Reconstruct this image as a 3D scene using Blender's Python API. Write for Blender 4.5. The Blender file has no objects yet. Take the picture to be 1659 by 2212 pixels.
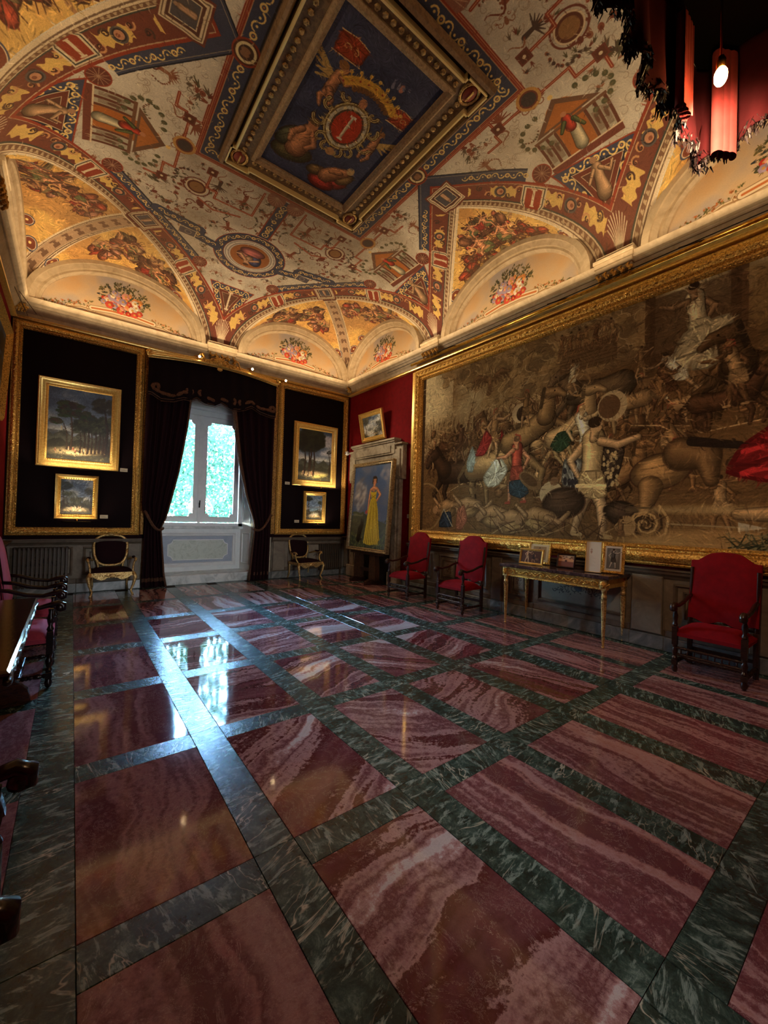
import bpy, bmesh, math, random
import numpy as np
from mathutils import Matrix, Vector
random.seed(7)
PI = math.pi
SC = bpy.context.scene
COL = SC.collection
# ------------------------------------------------------------------ camera
cam_d = bpy.data.cameras.new('camera')
cam_d.sensor_fit = 'HORIZONTAL'; cam_d.sensor_width = 36.0
cam_d.lens = 874.7 / 1659 * 36
cam_d.clip_start = 0.02
cam = bpy.data.objects.new('camera', cam_d); COL.objects.link(cam)
def cam_axes(yaw, pit, rol):
    cy, sy, cp, sp = math.cos(yaw), math.sin(yaw), math.cos(pit), math.sin(pit)
    f = Vector((sy*cp, cy*cp, sp)); r0 = Vector((cy, -sy, 0)); u0 = r0.cross(f)
    r = math.cos(rol)*r0 + math.sin(rol)*u0; u = -math.sin(rol)*r0 + math.cos(rol)*u0
    return r, u, f
_r, _u, _f = cam_axes(0.656361673, 0.0129400833, 0.0291420889)
cam.matrix_world = Matrix(((_r.x, _u.x, -_f.x, 0), (_r.y, _u.y, -_f.y, 0), (_r.z, _u.z, -_f.z, 1.6), (0, 0, 0, 1)))
SC.camera = cam
# ------------------------------------------------------------------ room constants (metres)
XL, XR, YF, YB = -0.95, 6.10, -0.90, 9.70
XC, YC, HX, HY = 2.575, 4.40, 3.525, 5.30
Z0, ZC = 5.30, 6.56
# ------------------------------------------------------------------ world, exposure
vs = SC.view_settings
vs.view_transform = 'Standard'; vs.look = 'None'; vs.gamma = 1.0; vs.use_curve_mapping = False
vs.exposure = 0.15
W = bpy.data.worlds.new('world'); SC.world = W; W.use_nodes = True
wn = W.node_tree.nodes; wl = W.node_tree.links
bgn = wn['Background']
sky = wn.new('ShaderNodeTexSky'); sky.sky_type = 'NISHITA'; sky.sun_disc = False
sky.sun_elevation = math.radians(48); sky.sun_rotation = math.radians(150)
wl.new(sky.outputs[0], bgn.inputs[0]); bgn.inputs[1].default_value = 95.0
SC.cycles.use_denoising = True
SC.cycles.max_bounces = 8; SC.cycles.diffuse_bounces = 5; SC.cycles.glossy_bounces = 4
SC.cycles.transparent_max_bounces = 6; SC.cycles.transmission_bounces = 4
SC.cycles.sample_clamp_indirect = 12.0; SC.cycles.caustics_reflective = False; SC.cycles.caustics_refractive = False
def light(kind, name, loc, energy, color, size=.1, size_y=None, target=None, rot=None, spot=None, blend=.6):
    d = bpy.data.lights.new(name, kind); d.energy = energy; d.color = color
    if kind == 'AREA':
        d.shape = 'RECTANGLE' if size_y else 'SQUARE'; d.size = size
        if size_y: d.size_y = size_y
    else: d.shadow_soft_size = size
    if spot: d.spot_size = math.radians(spot); d.spot_blend = blend
    o = bpy.data.objects.new(name, d); COL.objects.link(o); o.location = loc
    if target is not None:
        o.rotation_euler = (Vector(target)-Vector(loc)).to_track_quat('-Z', 'Y').to_euler()
    if rot: o.rotation_euler = rot
    return o
WARM = (1.0, .72, .42); WARM2 = (1.0, .8, .56)
# daylight: sky light sampled through the window opening
pl = light('AREA', 'sky_portal', (2.4, 10.42, 2.6), 1, (1, 1, 1), 1.9, 2.6, rot=(PI/2, 0, PI)); pl.data.cycles.is_portal = True
pl.rotation_euler = (-PI/2, 0, 0)
sun = light('SUN', 'sun', (0, 30, 30), 4.0, (1, .97, .9), rot=(math.radians(40), 0, math.radians(25))); sun.data.angle = .01
_dl = light('AREA', 'rear_cool_fill', (1.9, YF+.04, 1.5), 26, (.88, .94, 1.0), 1.4, 2.4, target=(2.5, 10, 1.0)); _dl.data.spread = math.radians(55)   # added soft fill behind the viewer; the wall there has no door
# warm strips lying on top of the cornice, washing lunettes and vault
CORN = [('strip_light', (XR-.47, 4.4, 5.15), 9.6, (0, -40)), ('strip_light', (XL+.47, 4.4, 5.15), 9.6, (0, 40)),
        ('strip_light', (XC, YB-.48, 5.16), 6.4, (40, 0)), ('strip_light', (XC, YF+.5, 5.2), 6.4, (-40, 0))]
STRIP_W = (55, 40, 36, 34)
for (n, l, ln, tilt), e in zip(CORN, STRIP_W):
    o = light('AREA', n, l, e, WARM, .05, .05)
    horizontal = tilt[0] != 0
    o.data.size, o.data.size_y = (ln, .06) if horizontal else (.06, ln)
    # aims up and slightly to the room's middle
    o.rotation_euler = (PI + math.radians(-6 if tilt[0] > 0 else 6 if tilt[0] < 0 else 0), math.radians(6 if tilt[1] > 0 else -6 if tilt[1] < 0 else 0), 0)
# ------------------------------------------------------------------ mesh helpers
class MB:
    def __init__(s): s.v = []; s.f = []; s.uv = None
    def add(s, vs_, fs): 
        n = len(s.v); s.v += [tuple(p) for p in vs_]; s.f += [tuple(i+n for i in f) for f in fs]; return s
    def box(s, c, d, rz=0, bev=0):
        x, y, z = d[0]/2, d[1]/2, d[2]/2
        if bev <= 0:
            vs_ = [(sx*x, sy*y, sz*z) for sz in (-1, 1) for sy in (-1, 1) for sx in (-1, 1)]
            fs = [(0, 2, 3, 1), (4, 5, 7, 6), (0, 1, 5, 4), (2, 6, 7, 3), (0, 4, 6, 2), (1, 3, 7, 5)]
        else:
            b = bev; vs_ = []; fs = []
            ring = lambda zz, i: [(sx*(x-i), sy*(y-i), zz) for sx, sy in ((-1, -1), (1, -1), (1, 1), (-1, 1))]
            for zz, i in ((-z, b), (-z+b, 0), (z-b, 0), (z, b)): vs_ += ring(zz, i)
            fs = [(3, 2, 1, 0), (12, 13, 14, 15)]
            for k in range(3):
                for j in range(4): fs.append((k*4+j, k*4+(j+1) % 4, k*4+4+(j+1) % 4, k*4+4+j))
        ca, sa = math.cos(rz), math.sin(rz)
        return s.add([(c[0]+p[0]*ca-p[1]*sa, c[1]+p[0]*sa+p[1]*ca, c[2]+p[2]) for p in vs_], fs)
    def bb(s, x0, x1, y0, y1, z0, z1, bev=0): return s.box(((x0+x1)/2, (y0+y1)/2, (z0+z1)/2), (x1-x0, y1-y0, z1-z0), 0, bev)
    def lathe(s, c, prof, n=12, ax='z', cap=True, sq=0):
        vs_ = []
        for r, h in prof:
            for k in range(n):
                a = 2*PI*k/n + (PI/n if n == 4 else 0); rr = r*(1.414 if n == 4 else 1)
                p = (rr*math.cos(a), rr*math.sin(a), h)
                if ax == 'x': p = (p[2], p[0], p[1])
                if ax == 'y': p = (p[1], p[2], p[0])
                vs_.append((c[0]+p[0], c[1]+p[1], c[2]+p[2]))
        fs = []
        for i in range(len(prof)-1):
            for k in range(n): fs.append((i*n+k, i*n+(k+1) % n, (i+1)*n+(k+1) % n, (i+1)*n+k))
        if cap: fs += [tuple(range(n))[::-1], tuple((len(prof)-1)*n+k for k in range(n))]
        return s.add(vs_, fs)
    def tube(s, pts, r, n=8, cap=True, flat=1.0):
        pts = [Vector(p) for p in pts]; m = len(pts); rr = r if isinstance(r, (list, tuple)) else [r]*m
        vs_ = []; up = Vector((0, 0, 1))
        t0 = (pts[1]-pts[0]).normalized()
        if abs(t0.dot(up)) > .95: up = Vector((1, 0, 0))
        nrm = (up - t0*up.dot(t0)).normalized()
        for i, p in enumerate(pts):
            t = (pts[min(i+1, m-1)]-pts[max(i-1, 0)]).normalized()
            nrm = (nrm - t*nrm.dot(t)).normalized(); b = t.cross(nrm)
            for k in range(n):
                a = 2*PI*k/n; vs_.append(p + (nrm*math.cos(a)*flat + b*math.sin(a))*rr[i])
        fs = []
        for i in range(m-1):
            for k in range(n): fs.append((i*n+k, i*n+(k+1) % n, (i+1)*n+(k+1) % n, (i+1)*n+k))
        if cap: fs += [tuple(range(n))[::-1], tuple((m-1)*n+k for k in range(n))]
        return s.add(vs_, fs)
    def ball(s, c, r, n=8, m=5, sc=(1, 1, 1)):
        pr = [(max(.001, math.sin(PI*i/m)), -math.cos(PI*i/m)) for i in range(m+1)]
        b = MB().lathe((0, 0, 0), pr, n, cap=False)
        return s.add([(c[0]+p[0]*r*sc[0], c[1]+p[1]*r*sc[1], c[2]+p[2]*r*sc[2]) for p in b.v], b.f)
    def ext(s, poly, a0, a1, axis='y'):
        """extrude polygon (in the plane across axis) from a0 to a1"""
        n = len(poly)
        def P(p, a): return {'y': (p[0], a, p[1]), 'x': (a, p[0], p[1]), 'z': (p[0], p[1], a)}[axis]
        vs_ = [P(p, a0) for p in poly]+[P(p, a1) for p in poly]
        fs = [tuple(range(n)), tuple(range(n, 2*n))[::-1]]+[(k, k+n, (k+1) % n+n, (k+1) % n) for k in range(n)]
        return s.add(vs_, fs)
    def grid(s, fn, nu, nv, close_u=False):
        vs_ = [fn(i/(nu if close_u else nu-1), j/(nv-1)) for j in range(nv) for i in range(nu)]; fs = []
        for j in range(nv-1):
            for i in range(nu if close_u else nu-1):
                k = (i+1) % nu; fs.append((j*nu+i, j*nu+k, (j+1)*nu+k, (j+1)*nu+i))
        return s.add(vs_, fs)
    def sweep_rect(s, x0, x1, z0, z1, prof):
        """mitred frame in the local xy plane: prof = [(inset, out)], closed loop of 4 sides"""
        rings = []
        for ins, h in prof:
            rings.append([(x0+ins, z0+ins, h), (x1-ins, z0+ins, h), (x1-ins, z1-ins, h), (x0+ins, z1-ins, h)])
        n = len(s.v); s.v += [p for r_ in rings for p in r_]; m = len(prof)
        for i in range(m):
            j = (i+1) % m
            for k in range(4): s.f.append((n+i*4+k, n+i*4+(k+1) % 4, n+j*4+(k+1) % 4, n+j*4+k))
        return s
def mesh(name, mb, mt, smooth=None, fix=True):
    me = bpy.data.meshes.new(name); me.from_pydata(mb.v, [], mb.f); 
    if fix:
        bm = bmesh.new(); bm.from_mesh(me); bmesh.ops.recalc_face_normals(bm, faces=bm.faces[:]); bm.to_mesh(me); bm.free()
    if mb.uv: 
        ul = me.uv_layers.new(name='UVMap'); co = me.vertices; li = np.zeros(len(me.loops), int); me.loops.foreach_get('vertex_index', li)
        uv = np.array([mb.uv(co[i]) for i in li], np.float32); ul.data.foreach_set('uv', uv.ravel())
    if mt: me.materials.append(mt)
    if smooth: me.polygons.foreach_set('use_smooth', [True]*len(me.polygons)); 
    if smooth and smooth is not True:
        try: me.set_sharp_from_angle(angle=math.radians(smooth))
        except Exception: pass
    me.update(); return me
def obj(name, mb, mt, parent=None, smooth=None, label=None, fix=True, kind=None):
    me = mb if isinstance(mb, bpy.types.Mesh) else mesh(name, mb, mt, smooth, fix)
    o = bpy.data.objects.new(name, me); COL.objects.link(o)
    if parent: o.parent = parent
    if label: o['label'] = label
    if kind: o['kind'] = kind
    return o
def thing(name, label, cat, loc=(0, 0, 0), rz=0, group=None, mw=None):
    o = bpy.data.objects.new(name, None); COL.objects.link(o); o.empty_display_size = .05
    if mw is not None: o.matrix_world = mw
    else: o.location = loc; o.rotation_euler = (0, 0, rz)
    tag(o, label, cat, group); return o
def tag(o, label, cat, group=None):
    o['label'] = label; o['category'] = cat
    if group: o['group'] = group
    return o
def struct(name, mb, mt, smooth=None, parent=None, fix=True):
    o = obj(name, mb, mt, parent, smooth, fix=fix)
    if not parent: o['kind'] = 'structure'
    return o
def wallmw(wall, a, z, out=0.0):
    """local x = right as one faces the wall, local y = up, local z = out of the wall"""
    if wall == 'back': cols = ((1, 0, 0), (0, 0, 1), (0, -1, 0)); o = (a, YB-out, z)
    elif wall == 'right': cols = ((0, -1, 0), (0, 0, 1), (-1, 0, 0)); o = (XR-out, a, z)
    elif wall == 'left': cols = ((0, 1, 0), (0, 0, 1), (1, 0, 0)); o = (XL+out, a, z)
    m = Matrix.Identity(4)
    for j in range(3):
        for i in range(3): m[i][j] = cols[j][i]
    for i in range(3): m[i][3] = o[i]
    return m
def copytree(o, parent=None):
    c = o.copy(); COL.objects.link(c); c.parent = parent
    for ch in [k for k in bpy.data.objects if k.parent == o]:
        cc = ch.copy(); COL.objects.link(cc); cc.parent = c
        for g in [k for k in bpy.data.objects if k.parent == ch]:
            gg = g.copy(); COL.objects.link(gg); gg.parent = cc
    return c
# ------------------------------------------------------------------ materials
def lin(c): return tuple(((x/255) / 12.92 if x/255 <= .04045 else ((x/255+.055)/1.055)**2.4) for x in c[:3]) + (1,)
def mat(name, col=(128, 128, 128), rough=.5, metal=0, spec=.5, sheen=0, coat=0, trans=0, emit=None, es=0):
    m = bpy.data.materials.new(name); m.use_nodes = True; b = m.node_tree.nodes['Principled BSDF']
    b.inputs['Base Color'].default_value = lin(col); b.inputs['Roughness'].default_value = rough
    b.inputs['Metallic'].default_value = metal; b.inputs['Specular IOR Level'].default_value = spec
    b.inputs['Sheen Weight'].default_value = sheen; b.inputs['Coat Weight'].default_value = coat
    b.inputs['Transmission Weight'].default_value = trans
    if emit: b.inputs['Emission Color'].default_value = lin(emit); b.inputs['Emission Strength'].default_value = es
    return m
class NT:
    def __init__(s, m): s.m = m; s.n = m.node_tree.nodes; s.l = m.node_tree.links; s.b = s.n['Principled BSDF']
    def new(s, t, **k):
        n = s.n.new('ShaderNode'+t)
        for a, v in k.items(): setattr(n, a, v)
        return n
    def tc(s, out='Object', scale=(1, 1, 1), rot=(0, 0, 0)):
        t = s.new('TexCoord'); mp = s.new('Mapping'); s.l.new(t.outputs[out], mp.inputs[0])
        mp.inputs['Scale'].default_value = scale; mp.inputs['Rotation'].default_value = rot; return mp.outputs[0]
    def noise(s, vec, scale=5, detail=4, rough=.6, dist=0):
        n = s.new('TexNoise'); s.l.new(vec, n.inputs['Vector']); n.inputs['Scale'].default_value = scale
        n.inputs['Detail'].default_value = detail; n.inputs['Roughness'].default_value = rough; n.inputs['Distortion'].default_value = dist; return n
    def ramp(s, fac, stops, interp='LINEAR'):
        r = s.new('ValToRGB'); s.l.new(fac, r.inputs[0]); r.color_ramp.interpolation = interp
        while len(r.color_ramp.elements) < len(stops): r.color_ramp.elements.new(.5)
        for e, (p, c) in zip(r.color_ramp.elements, stops): e.position = p; e.color = lin(c) if len(c) == 3 else c
        return r.outputs[0]
    def mix(s, fac, a, b, mode='MIX'):
        n = s.new('Mix', data_type='RGBA', blend_type=mode)
        for i, x in ((0, fac), (6, a), (7, b)):
            if hasattr(x, 'links'): s.l.new(x, n.inputs[i])
            elif i == 0: n.inputs[0].default_value = x
            else: n.inputs[i].default_value = lin(x)
        return n.outputs[2]
    def math(s, op, a, b=0):
        n = s.new('Math', operation=op)
        for i, x in ((0, a), (1, b)):
            if hasattr(x, 'links'): s.l.new(x, n.inputs[i])
            else: n.inputs[i].default_value = x
        return n.outputs[0]
    def bump(s, h, strength=.3, dist=.01):
        n = s.new('Bump'); n.inputs['Strength'].default_value = strength; n.inputs['Distance'].default_value = dist
        s.l.new(h, n.inputs['Height']); s.l.new(n.outputs[0], s.b.inputs['Normal']); return n
    def col(s, c): s.l.new(c, s.b.inputs['Base Color'])
    def rgh(s, c): s.l.new(c, s.b.inputs['Roughness'])
def gold_mat(name, a=(215, 160, 70), b=(95, 60, 20), rough=.32, bs=.5, scale=60, carve=True):
    m = mat(name, a, rough, .7); t = NT(m); v = t.tc('Object')
    n = t.noise(v, scale*.9, 4); t.col(t.ramp(n.outputs[0], [(.35, b), (.52, a), (.75, (min(255, a[0]+20), min(255, a[1]+25), a[2]+25))]))
    if carve:
        vo = t.new('TexVoronoi', feature='SMOOTH_F1'); t.l.new(v, vo.inputs['Vector']); vo.inputs['Scale'].default_value = scale
        t.bump(t.math('ADD', vo.outputs['Distance'], n.outputs[0]), bs, .02)
    else: t.bump(t.noise(v, scale, 3).outputs[0], bs*.3, .004)
    return m
def stone_mat(name, stops, scale=6, rough=.5, bs=.15, dist=1.0):
    m = mat(name, stops[0][1], rough); t = NT(m); v = t.tc('Object'); n = t.noise(v, scale, 6, .65, dist)
    t.col(t.ramp(n.outputs[0], stops)); t.bump(t.noise(v, scale*8, 3).outputs[0], bs, .004); return m
GOLD = gold_mat('carved_gilding', (232, 184, 92), (140, 96, 40)); GOLDS = gold_mat('smooth_gilding', (244, 202, 112), (228, 182, 96), .28, .3, 40, False)
GOLDP = gold_mat('pale_gilding', (220, 186, 120), (150, 112, 62), .4, .4, 45)
GOLDD = gold_mat('aged_gilding', (176, 130, 66), (96, 64, 30), .45, .7, 40)
def velvet(name, c, c2, sheen=.5):
    m = mat(name, c, .85, 0, .15, sheen); t = NT(m); v = t.tc('Object'); n = t.noise(v, 9, 5, .7)
    m.node_tree.nodes['Principled BSDF'].inputs['Sheen Tint'].default_value = lin(c2)
    t.col(t.ramp(n.outputs[0], [(.3, tuple(int(x*.8) for x in c)), (.7, c)])); t.bump(t.noise(v, 300, 2).outputs[0], .2, .002); return m
VELD = velvet('dark_velvet', (34, 8, 14), (60, 12, 20), .12); VELB = velvet('black_red_velvet', (20, 6, 9), (40, 10, 14), .06)
VELR = velvet('crimson_velvet', (138, 12, 24), (210, 40, 50), .35); VELP = velvet('rose_velvet', (172, 66, 88), (220, 120, 130), .6)
VELC = velvet('canopy_velvet', (64, 14, 18), (120, 40, 40), .15)
DAMR = velvet('red_wall_fabric', (128, 12, 18), (150, 30, 35), .2)
def wood_mat(name, a, b, rough=.3):
    m = mat(name, a, rough); t = NT(m); v = t.tc('Object', (3, 3, 14)); n = t.noise(v, 6, 5, .6, 1.2)
    t.col(t.ramp(n.outputs[0], [(.35, b), (.65, a)])); t.bump(n.outputs[0], .1, .003); return m
WOOD = wood_mat('dark_walnut', (62, 36, 26), (26, 14, 10)); WOODB = wood_mat('black_walnut', (30, 16, 13), (10, 6, 6), .22)
WOODT = wood_mat('table_wood', (72, 44, 30), (34, 20, 14), .12); WOODM = wood_mat('mid_brown_wood', (88, 58, 36), (45, 28, 17), .45)
TRAV = stone_mat('travertine', [(.3, (120, 108, 88)), (.5, (168, 154, 128)), (.7, (190, 178, 152))], 5, .6)
DADO = stone_mat('painted_dado', [(.3, (98, 88, 74)), (.55, (122, 112, 95)), (.75, (140, 130, 112))], 4, .65)
DADOD = stone_mat('dado_moulding', [(.3, (78, 66, 52)), (.6, (104, 90, 72))], 6, .6)
SKIRT = stone_mat('grey_skirting_marble', [(.3, (78, 82, 80)), (.5, (112, 114, 110)), (.7, (150, 148, 142))], 3, .3, .05, 2)
WPAINT = stone_mat('white_painted_wood', [(.3, (216, 221, 220)), (.7, (232, 235, 232))], 4, .45)
WMARB = stone_mat('white_marble', [(.35, (175, 182, 180)), (.5, (205, 212, 210)), (.6, (222, 226, 222))], 3, .25, .04, 2)
CORNM = stone_mat('cornice_plaster', [(.3, (168, 146, 112)), (.7, (205, 184, 148))], 5, .6)
BLACKM = mat('black_metal', (18, 16, 15), .4, .5); WHITEP = mat('white_plastic', (225, 222, 212), .4); BRASS = mat('brass', (200, 150, 70), .25, 1)
CARD = mat('ivory_card', (214, 200, 168), .7)
BULB = mat('lit_bulb', (255, 240, 210), .5, emit=(255, 215, 160), es=40)
# ------------------------------------------------------------------ procedural painter: rasterises frescoes, tapestry and canvases from code
class Cv:
    def __init__(s, w, h, ppm, base, seed=1):
        s.W = int(w*ppm); s.H = int(h*ppm); s.p = ppm; s.a = np.empty((s.H, s.W, 3), np.float32); s.a[:] = np.array(base, np.float32)/255
        s.r = random.Random(seed); s.w = w; s.h = h
    def win(s, x0, x1, y0, y1):
        p = s.p; i0 = max(0, int(x0*p)-1); i1 = min(s.W, int(x1*p)+2); j0 = max(0, int(y0*p)-1); j1 = min(s.H, int(y1*p)+2)
        if i0 >= i1 or j0 >= j1: return None
        X, Y = np.meshgrid((np.arange(i0, i1, dtype=np.float32)+.5)/p, (np.arange(j0, j1, dtype=np.float32)+.5)/p)
        return s.a[j0:j1, i0:i1], X, Y
    def put(s, sub, m, c, al=1):
        m = (np.clip(m, 0, 1)*al)[..., None]; sub += m*(np.array(c, np.float32)/255-sub)
    def ell(s, x, y, rx, ry, c, al=1, an=0, soft=0):
        R = max(rx, ry)*1.05+soft; q = s.win(x-R, x+R, y-R, y+R)
        if q is None: return
        sub, X, Y = q; dx, dy = X-x, Y-y
        if an: ca, sa = math.cos(an), math.sin(an); dx, dy = dx*ca+dy*sa, -dx*sa+dy*ca
        d = (1-np.sqrt((dx/rx)**2+(dy/ry)**2))*min(rx, ry)
        s.put(sub, d/soft+.5 if soft else d*s.p+.5, c, al)
    def ring(s, x, y, r, w, c, al=1, ry=None):
        ry = ry or r; R = max(r, ry)+w; q = s.win(x-R, x+R, y-R, y+R)
        if q is None: return
        sub, X, Y = q; d = np.abs(np.sqrt(((X-x)/r)**2+((Y-y)/ry)**2)-1)*min(r, ry); s.put(sub, (w/2-d)*s.p+.5, c, al)
    def line(s, pts, w, c, al=1, taper=None):
        n = len(pts)
        for k in range(n-1):
            w0, w1 = (w, w) if taper is None else (w*(1+(taper-1)*k/(n-1)), w*(1+(taper-1)*(k+1)/(n-1)))
            s.cap(pts[k], pts[k+1], w0/2, w1/2, c, al)
    def cap(s, a, b, r0, r1, c, al=1, soft=0):
        R = max(r0, r1)+1.5/s.p; q = s.win(min(a[0], b[0])-R, max(a[0], b[0])+R, min(a[1], b[1])-R, max(a[1], b[1])+R)
        if q is None: return
        sub, X, Y = q; dx, dy = b[0]-a[0], b[1]-a[1]; L = dx*dx+dy*dy+1e-9
        t = np.clip(((X-a[0])*dx+(Y-a[1])*dy)/L, 0, 1); d = (r0+(r1-r0)*t)-np.hypot(X-a[0]-t*dx, Y-a[1]-t*dy)
        s.put(sub, d*s.p+.5 if not soft else d/soft+.5, c, al)
    def poly(s, pts, c, al=1, clip=None):
        xs = [p[0] for p in pts]; ys = [p[1] for p in pts]; q = s.win(min(xs), max(xs), min(ys), max(ys))
        if q is None: return
        sub, X, Y = q; ins = np.zeros(X.shape, bool); dm = np.full(X.shape, 1e9, np.float32); n = len(pts)
        for k in range(n):
            (x0, y0), (x1, y1) = pts[k], pts[(k+1) % n]
            if y0 != y1: ins ^= ((Y < y0) != (Y < y1)) & (X < (x1-x0)*(Y-y0)/(y1-y0)+x0)
            dx, dy = x1-x0, y1-y0; t = np.clip(((X-x0)*dx+(Y-y0)*dy)/(dx*dx+dy*dy+1e-9), 0, 1); dm = np.minimum(dm, np.hypot(X-x0-t*dx, Y-y0-t*dy))
        s.put(sub, np.where(ins, dm, -dm)*s.p+.5, c, al)
    def rect(s, x0, x1, y0, y1, c, al=1): s.poly([(x0, y0), (x1, y0), (x1, y1), (x0, y1)], c, al)
    def noise(s, sc, seed=0, oct=3, aspect=1, H=None, W_=None):
        H = H or s.H; W_ = W_ or s.W; rg = np.random.RandomState(seed); out = np.zeros((H, W_), np.float32); amp = 1; tot = 0
        for o in range(oct):
            cx = max(2, int(W_/s.p/sc*2**o)+2); cy = max(2, int(H/s.p/sc*2**o*aspect)+2); g = rg.rand(cy, cx).astype(np.float32)
            xi = np.linspace(0, cx-1.001, W_); yi = np.linspace(0, cy-1.001, H); x0 = xi.astype(int); y0 = yi.astype(int)
            fx = xi-x0; fy = yi-y0; fx = fx*fx*(3-2*fx); fy = (fy*fy*(3-2*fy))[:, None]
            r0 = g[y0][:, x0]*(1-fx)+g[y0][:, x0+1]*fx; r1 = g[y0+1][:, x0]*(1-fx)+g[y0+1][:, x0+1]*fx
            out += amp*(r0*(1-fy)+r1*fy); tot += amp; amp *= .55
        return out/tot
    def grain(s, k, seed=3): s.a *= (1+k*(np.random.RandomState(seed).rand(s.H, s.W, 1).astype(np.float32)-.5))
    def mask(s, m, c, al=1): s.a += (np.clip(m, 0, 1)*al)[..., None]*(np.array(c, np.float32)/255-s.a)
    # ---- motifs
    def scroll(s, x, y, r, an, turn, w, c, al=1, hand=1):
        pts = [(x+r*(1-k/14)*math.cos(an+hand*turn*2*PI*k/14), y+r*(1-k/14)*math.sin(an+hand*turn*2*PI*k/14)) for k in range(13)]
        s.line(pts, w, c, al, .5)
    def leaf(s, x, y, L, an, c, al=1): 
        for k in range(3):
            b = an+(k-1)*.45; l = L*(1 if k == 1 else .7); s.cap((x, y), (x+l*math.cos(b), y+l*math.sin(b)), L*.14, L*.03, c, al)
    def chain(s, pts, step, r, c, bend=True):
        tot = 0; k = 0
        for (x0, y0), (x1, y1) in zip(pts, pts[1:]):
            L = math.hypot(x1-x0, y1-y0); an = math.atan2(y1-y0, x1-x0); t = step*.5
            while t < L:
                x, y = x0+(x1-x0)*t/L, y0+(y1-y0)*t/L; sg = 1 if k % 2 else -1
                if k % 3 == 1: s.ring(x, y, r*.62, r*.42, c); s.ell(x, y, r*.2, r*.2, (190, 120, 70))
                else:
                    s.line([(x+r*math.cos(an+sg*(.3+q*.55)), y+r*math.sin(an+sg*(.3+q*.55))) for q in range(6)], r*.42, c, 1, .6)
                    s.ell(x, y-sg*r*.1, r*.28, r*.28, c)
                t += step; k += 1
    def grot(s, x, y, sz, an, pal, mirror=True):
        R = s.r; ca, sa = math.cos(an), math.sin(an)
        def T(u, v): return (x+u*ca-v*sa, y+u*sa+v*ca)
        c1, c2 = R.choice(pal), R.choice(pal); kind = R.randrange(4)
        if kind == 0:   # winged creature with a curling tail
            p, q = T(0, 0), T(0, sz*.6); s.cap(p, q, sz*.13, sz*.09, c1); s.ell(*T(0, sz*.78), sz*.1, sz*.12, c2)
            for sg in (-1, 1):
                for k in range(4): a = .3+k*.3; s.cap(T(0, sz*.5), T(sg*sz*(.62-.09*k)*math.cos(a), sz*.5+sz*.55*math.sin(a)), sz*.06, sz*.02, c1)
            s.line([T(sz*.35*math.sin(k*.7)*(1-k/10), -sz*.12*k) for k in range(8)], sz*.09, c2, 1, .3)
        elif kind == 1:  # acanthus scrolls about an urn
            s.ell(*T(0, 0), sz*.16, sz*.24, c1, 1, an); s.ell(*T(0, sz*.28), sz*.1, sz*.05, c2, 1, an)
            for sg in (-1, 1):
                s.scroll(*T(sg*sz*.45, 0), sz*.24, an+(PI if sg > 0 else 0), 1.3, sz*.06, c1, 1, sg); s.scroll(*T(sg*sz*.3, sz*.42), sz*.15, an, 1.2, sz*.05, c2, 1, -sg)
                s.leaf(*T(sg*sz*.6, sz*.15), sz*.3, an+(.6 if sg > 0 else PI-.6), c1)
        elif kind == 2:  # garland
            for k in range(9): u = (k/8-.5)*sz*1.5; s.ell(*T(u, u*u/sz*.9-sz*.2), sz*.09, sz*.07, R.choice(pal)); s.leaf(*T(u, u*u/sz*.9-sz*.2), sz*.18, R.random()*6, c2)
        else:           # small sprays
            for k in range(6): s.leaf(*T(R.uniform(-.3, .3)*sz, R.uniform(-.3, .3)*sz), sz*.38, R.random()*6.3, R.choice(pal))
            s.ell(*T(0, 0), sz*.12, sz*.12, c2)
    def blob(s, x, y, r, c, an=0, asp=.6, rim=(62, 38, 26)):
        s.ell(x, y, r*1.06, r*asp*1.08, rim, .8, an); s.ell(x, y, r, r*asp, tuple(int(q*.55) for q in c), 1, an)
        for k, f in ((.84, .8), (.66, 1.0), (.45, 1.18), (.24, 1.38)): s.ell(x-r*(.9-k)*.35, y+r*asp*(.9-k)*.5, r*k, r*asp*k, tuple(min(255, int(q*f)) for q in c), .8, an, r*.14)
        for q in range(4): o = .7-q*.42; g = .6 if q % 2 else 1.3; s.line([(x+math.cos(an)*r*t-math.sin(an)*r*asp*(o+.2*t*t), y+math.sin(an)*r*t+math.cos(an)*r*asp*(o+.2*t*t)) for t in (-.6, -.2, .2, .6)], r*.07, tuple(min(255, int(v*g)) for v in c), .5)
    def limb(s, pts, rs, c, hi=1.3, lo=.55, rim=(52, 34, 22)):
        r = rs[0]; dk = tuple(int(q*lo) for q in c); n = len(pts)-1
        for k in range(n): s.cap(pts[k], pts[k+1], rs[k]*1.1, rs[k+1]*1.1, rim, .7)
        for k in range(n): s.cap(pts[k], pts[k+1], rs[k], rs[k+1], dk)
        for w_, o_, f in ((.88, .1, .8), (.68, .2, 1.0), (.42, .3, (1+hi)/2), (.2, .38, hi)):
            for k in range(n):
                a, b = rs[k]*o_, rs[k+1]*o_; s.cap((pts[k][0]-a, pts[k][1]+a), (pts[k+1][0]-b, pts[k+1][1]+b), rs[k]*w_, rs[k+1]*w_, tuple(min(255, int(q*f)) for q in c), .65, max(rs[k]*.3, 1/s.p))
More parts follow.
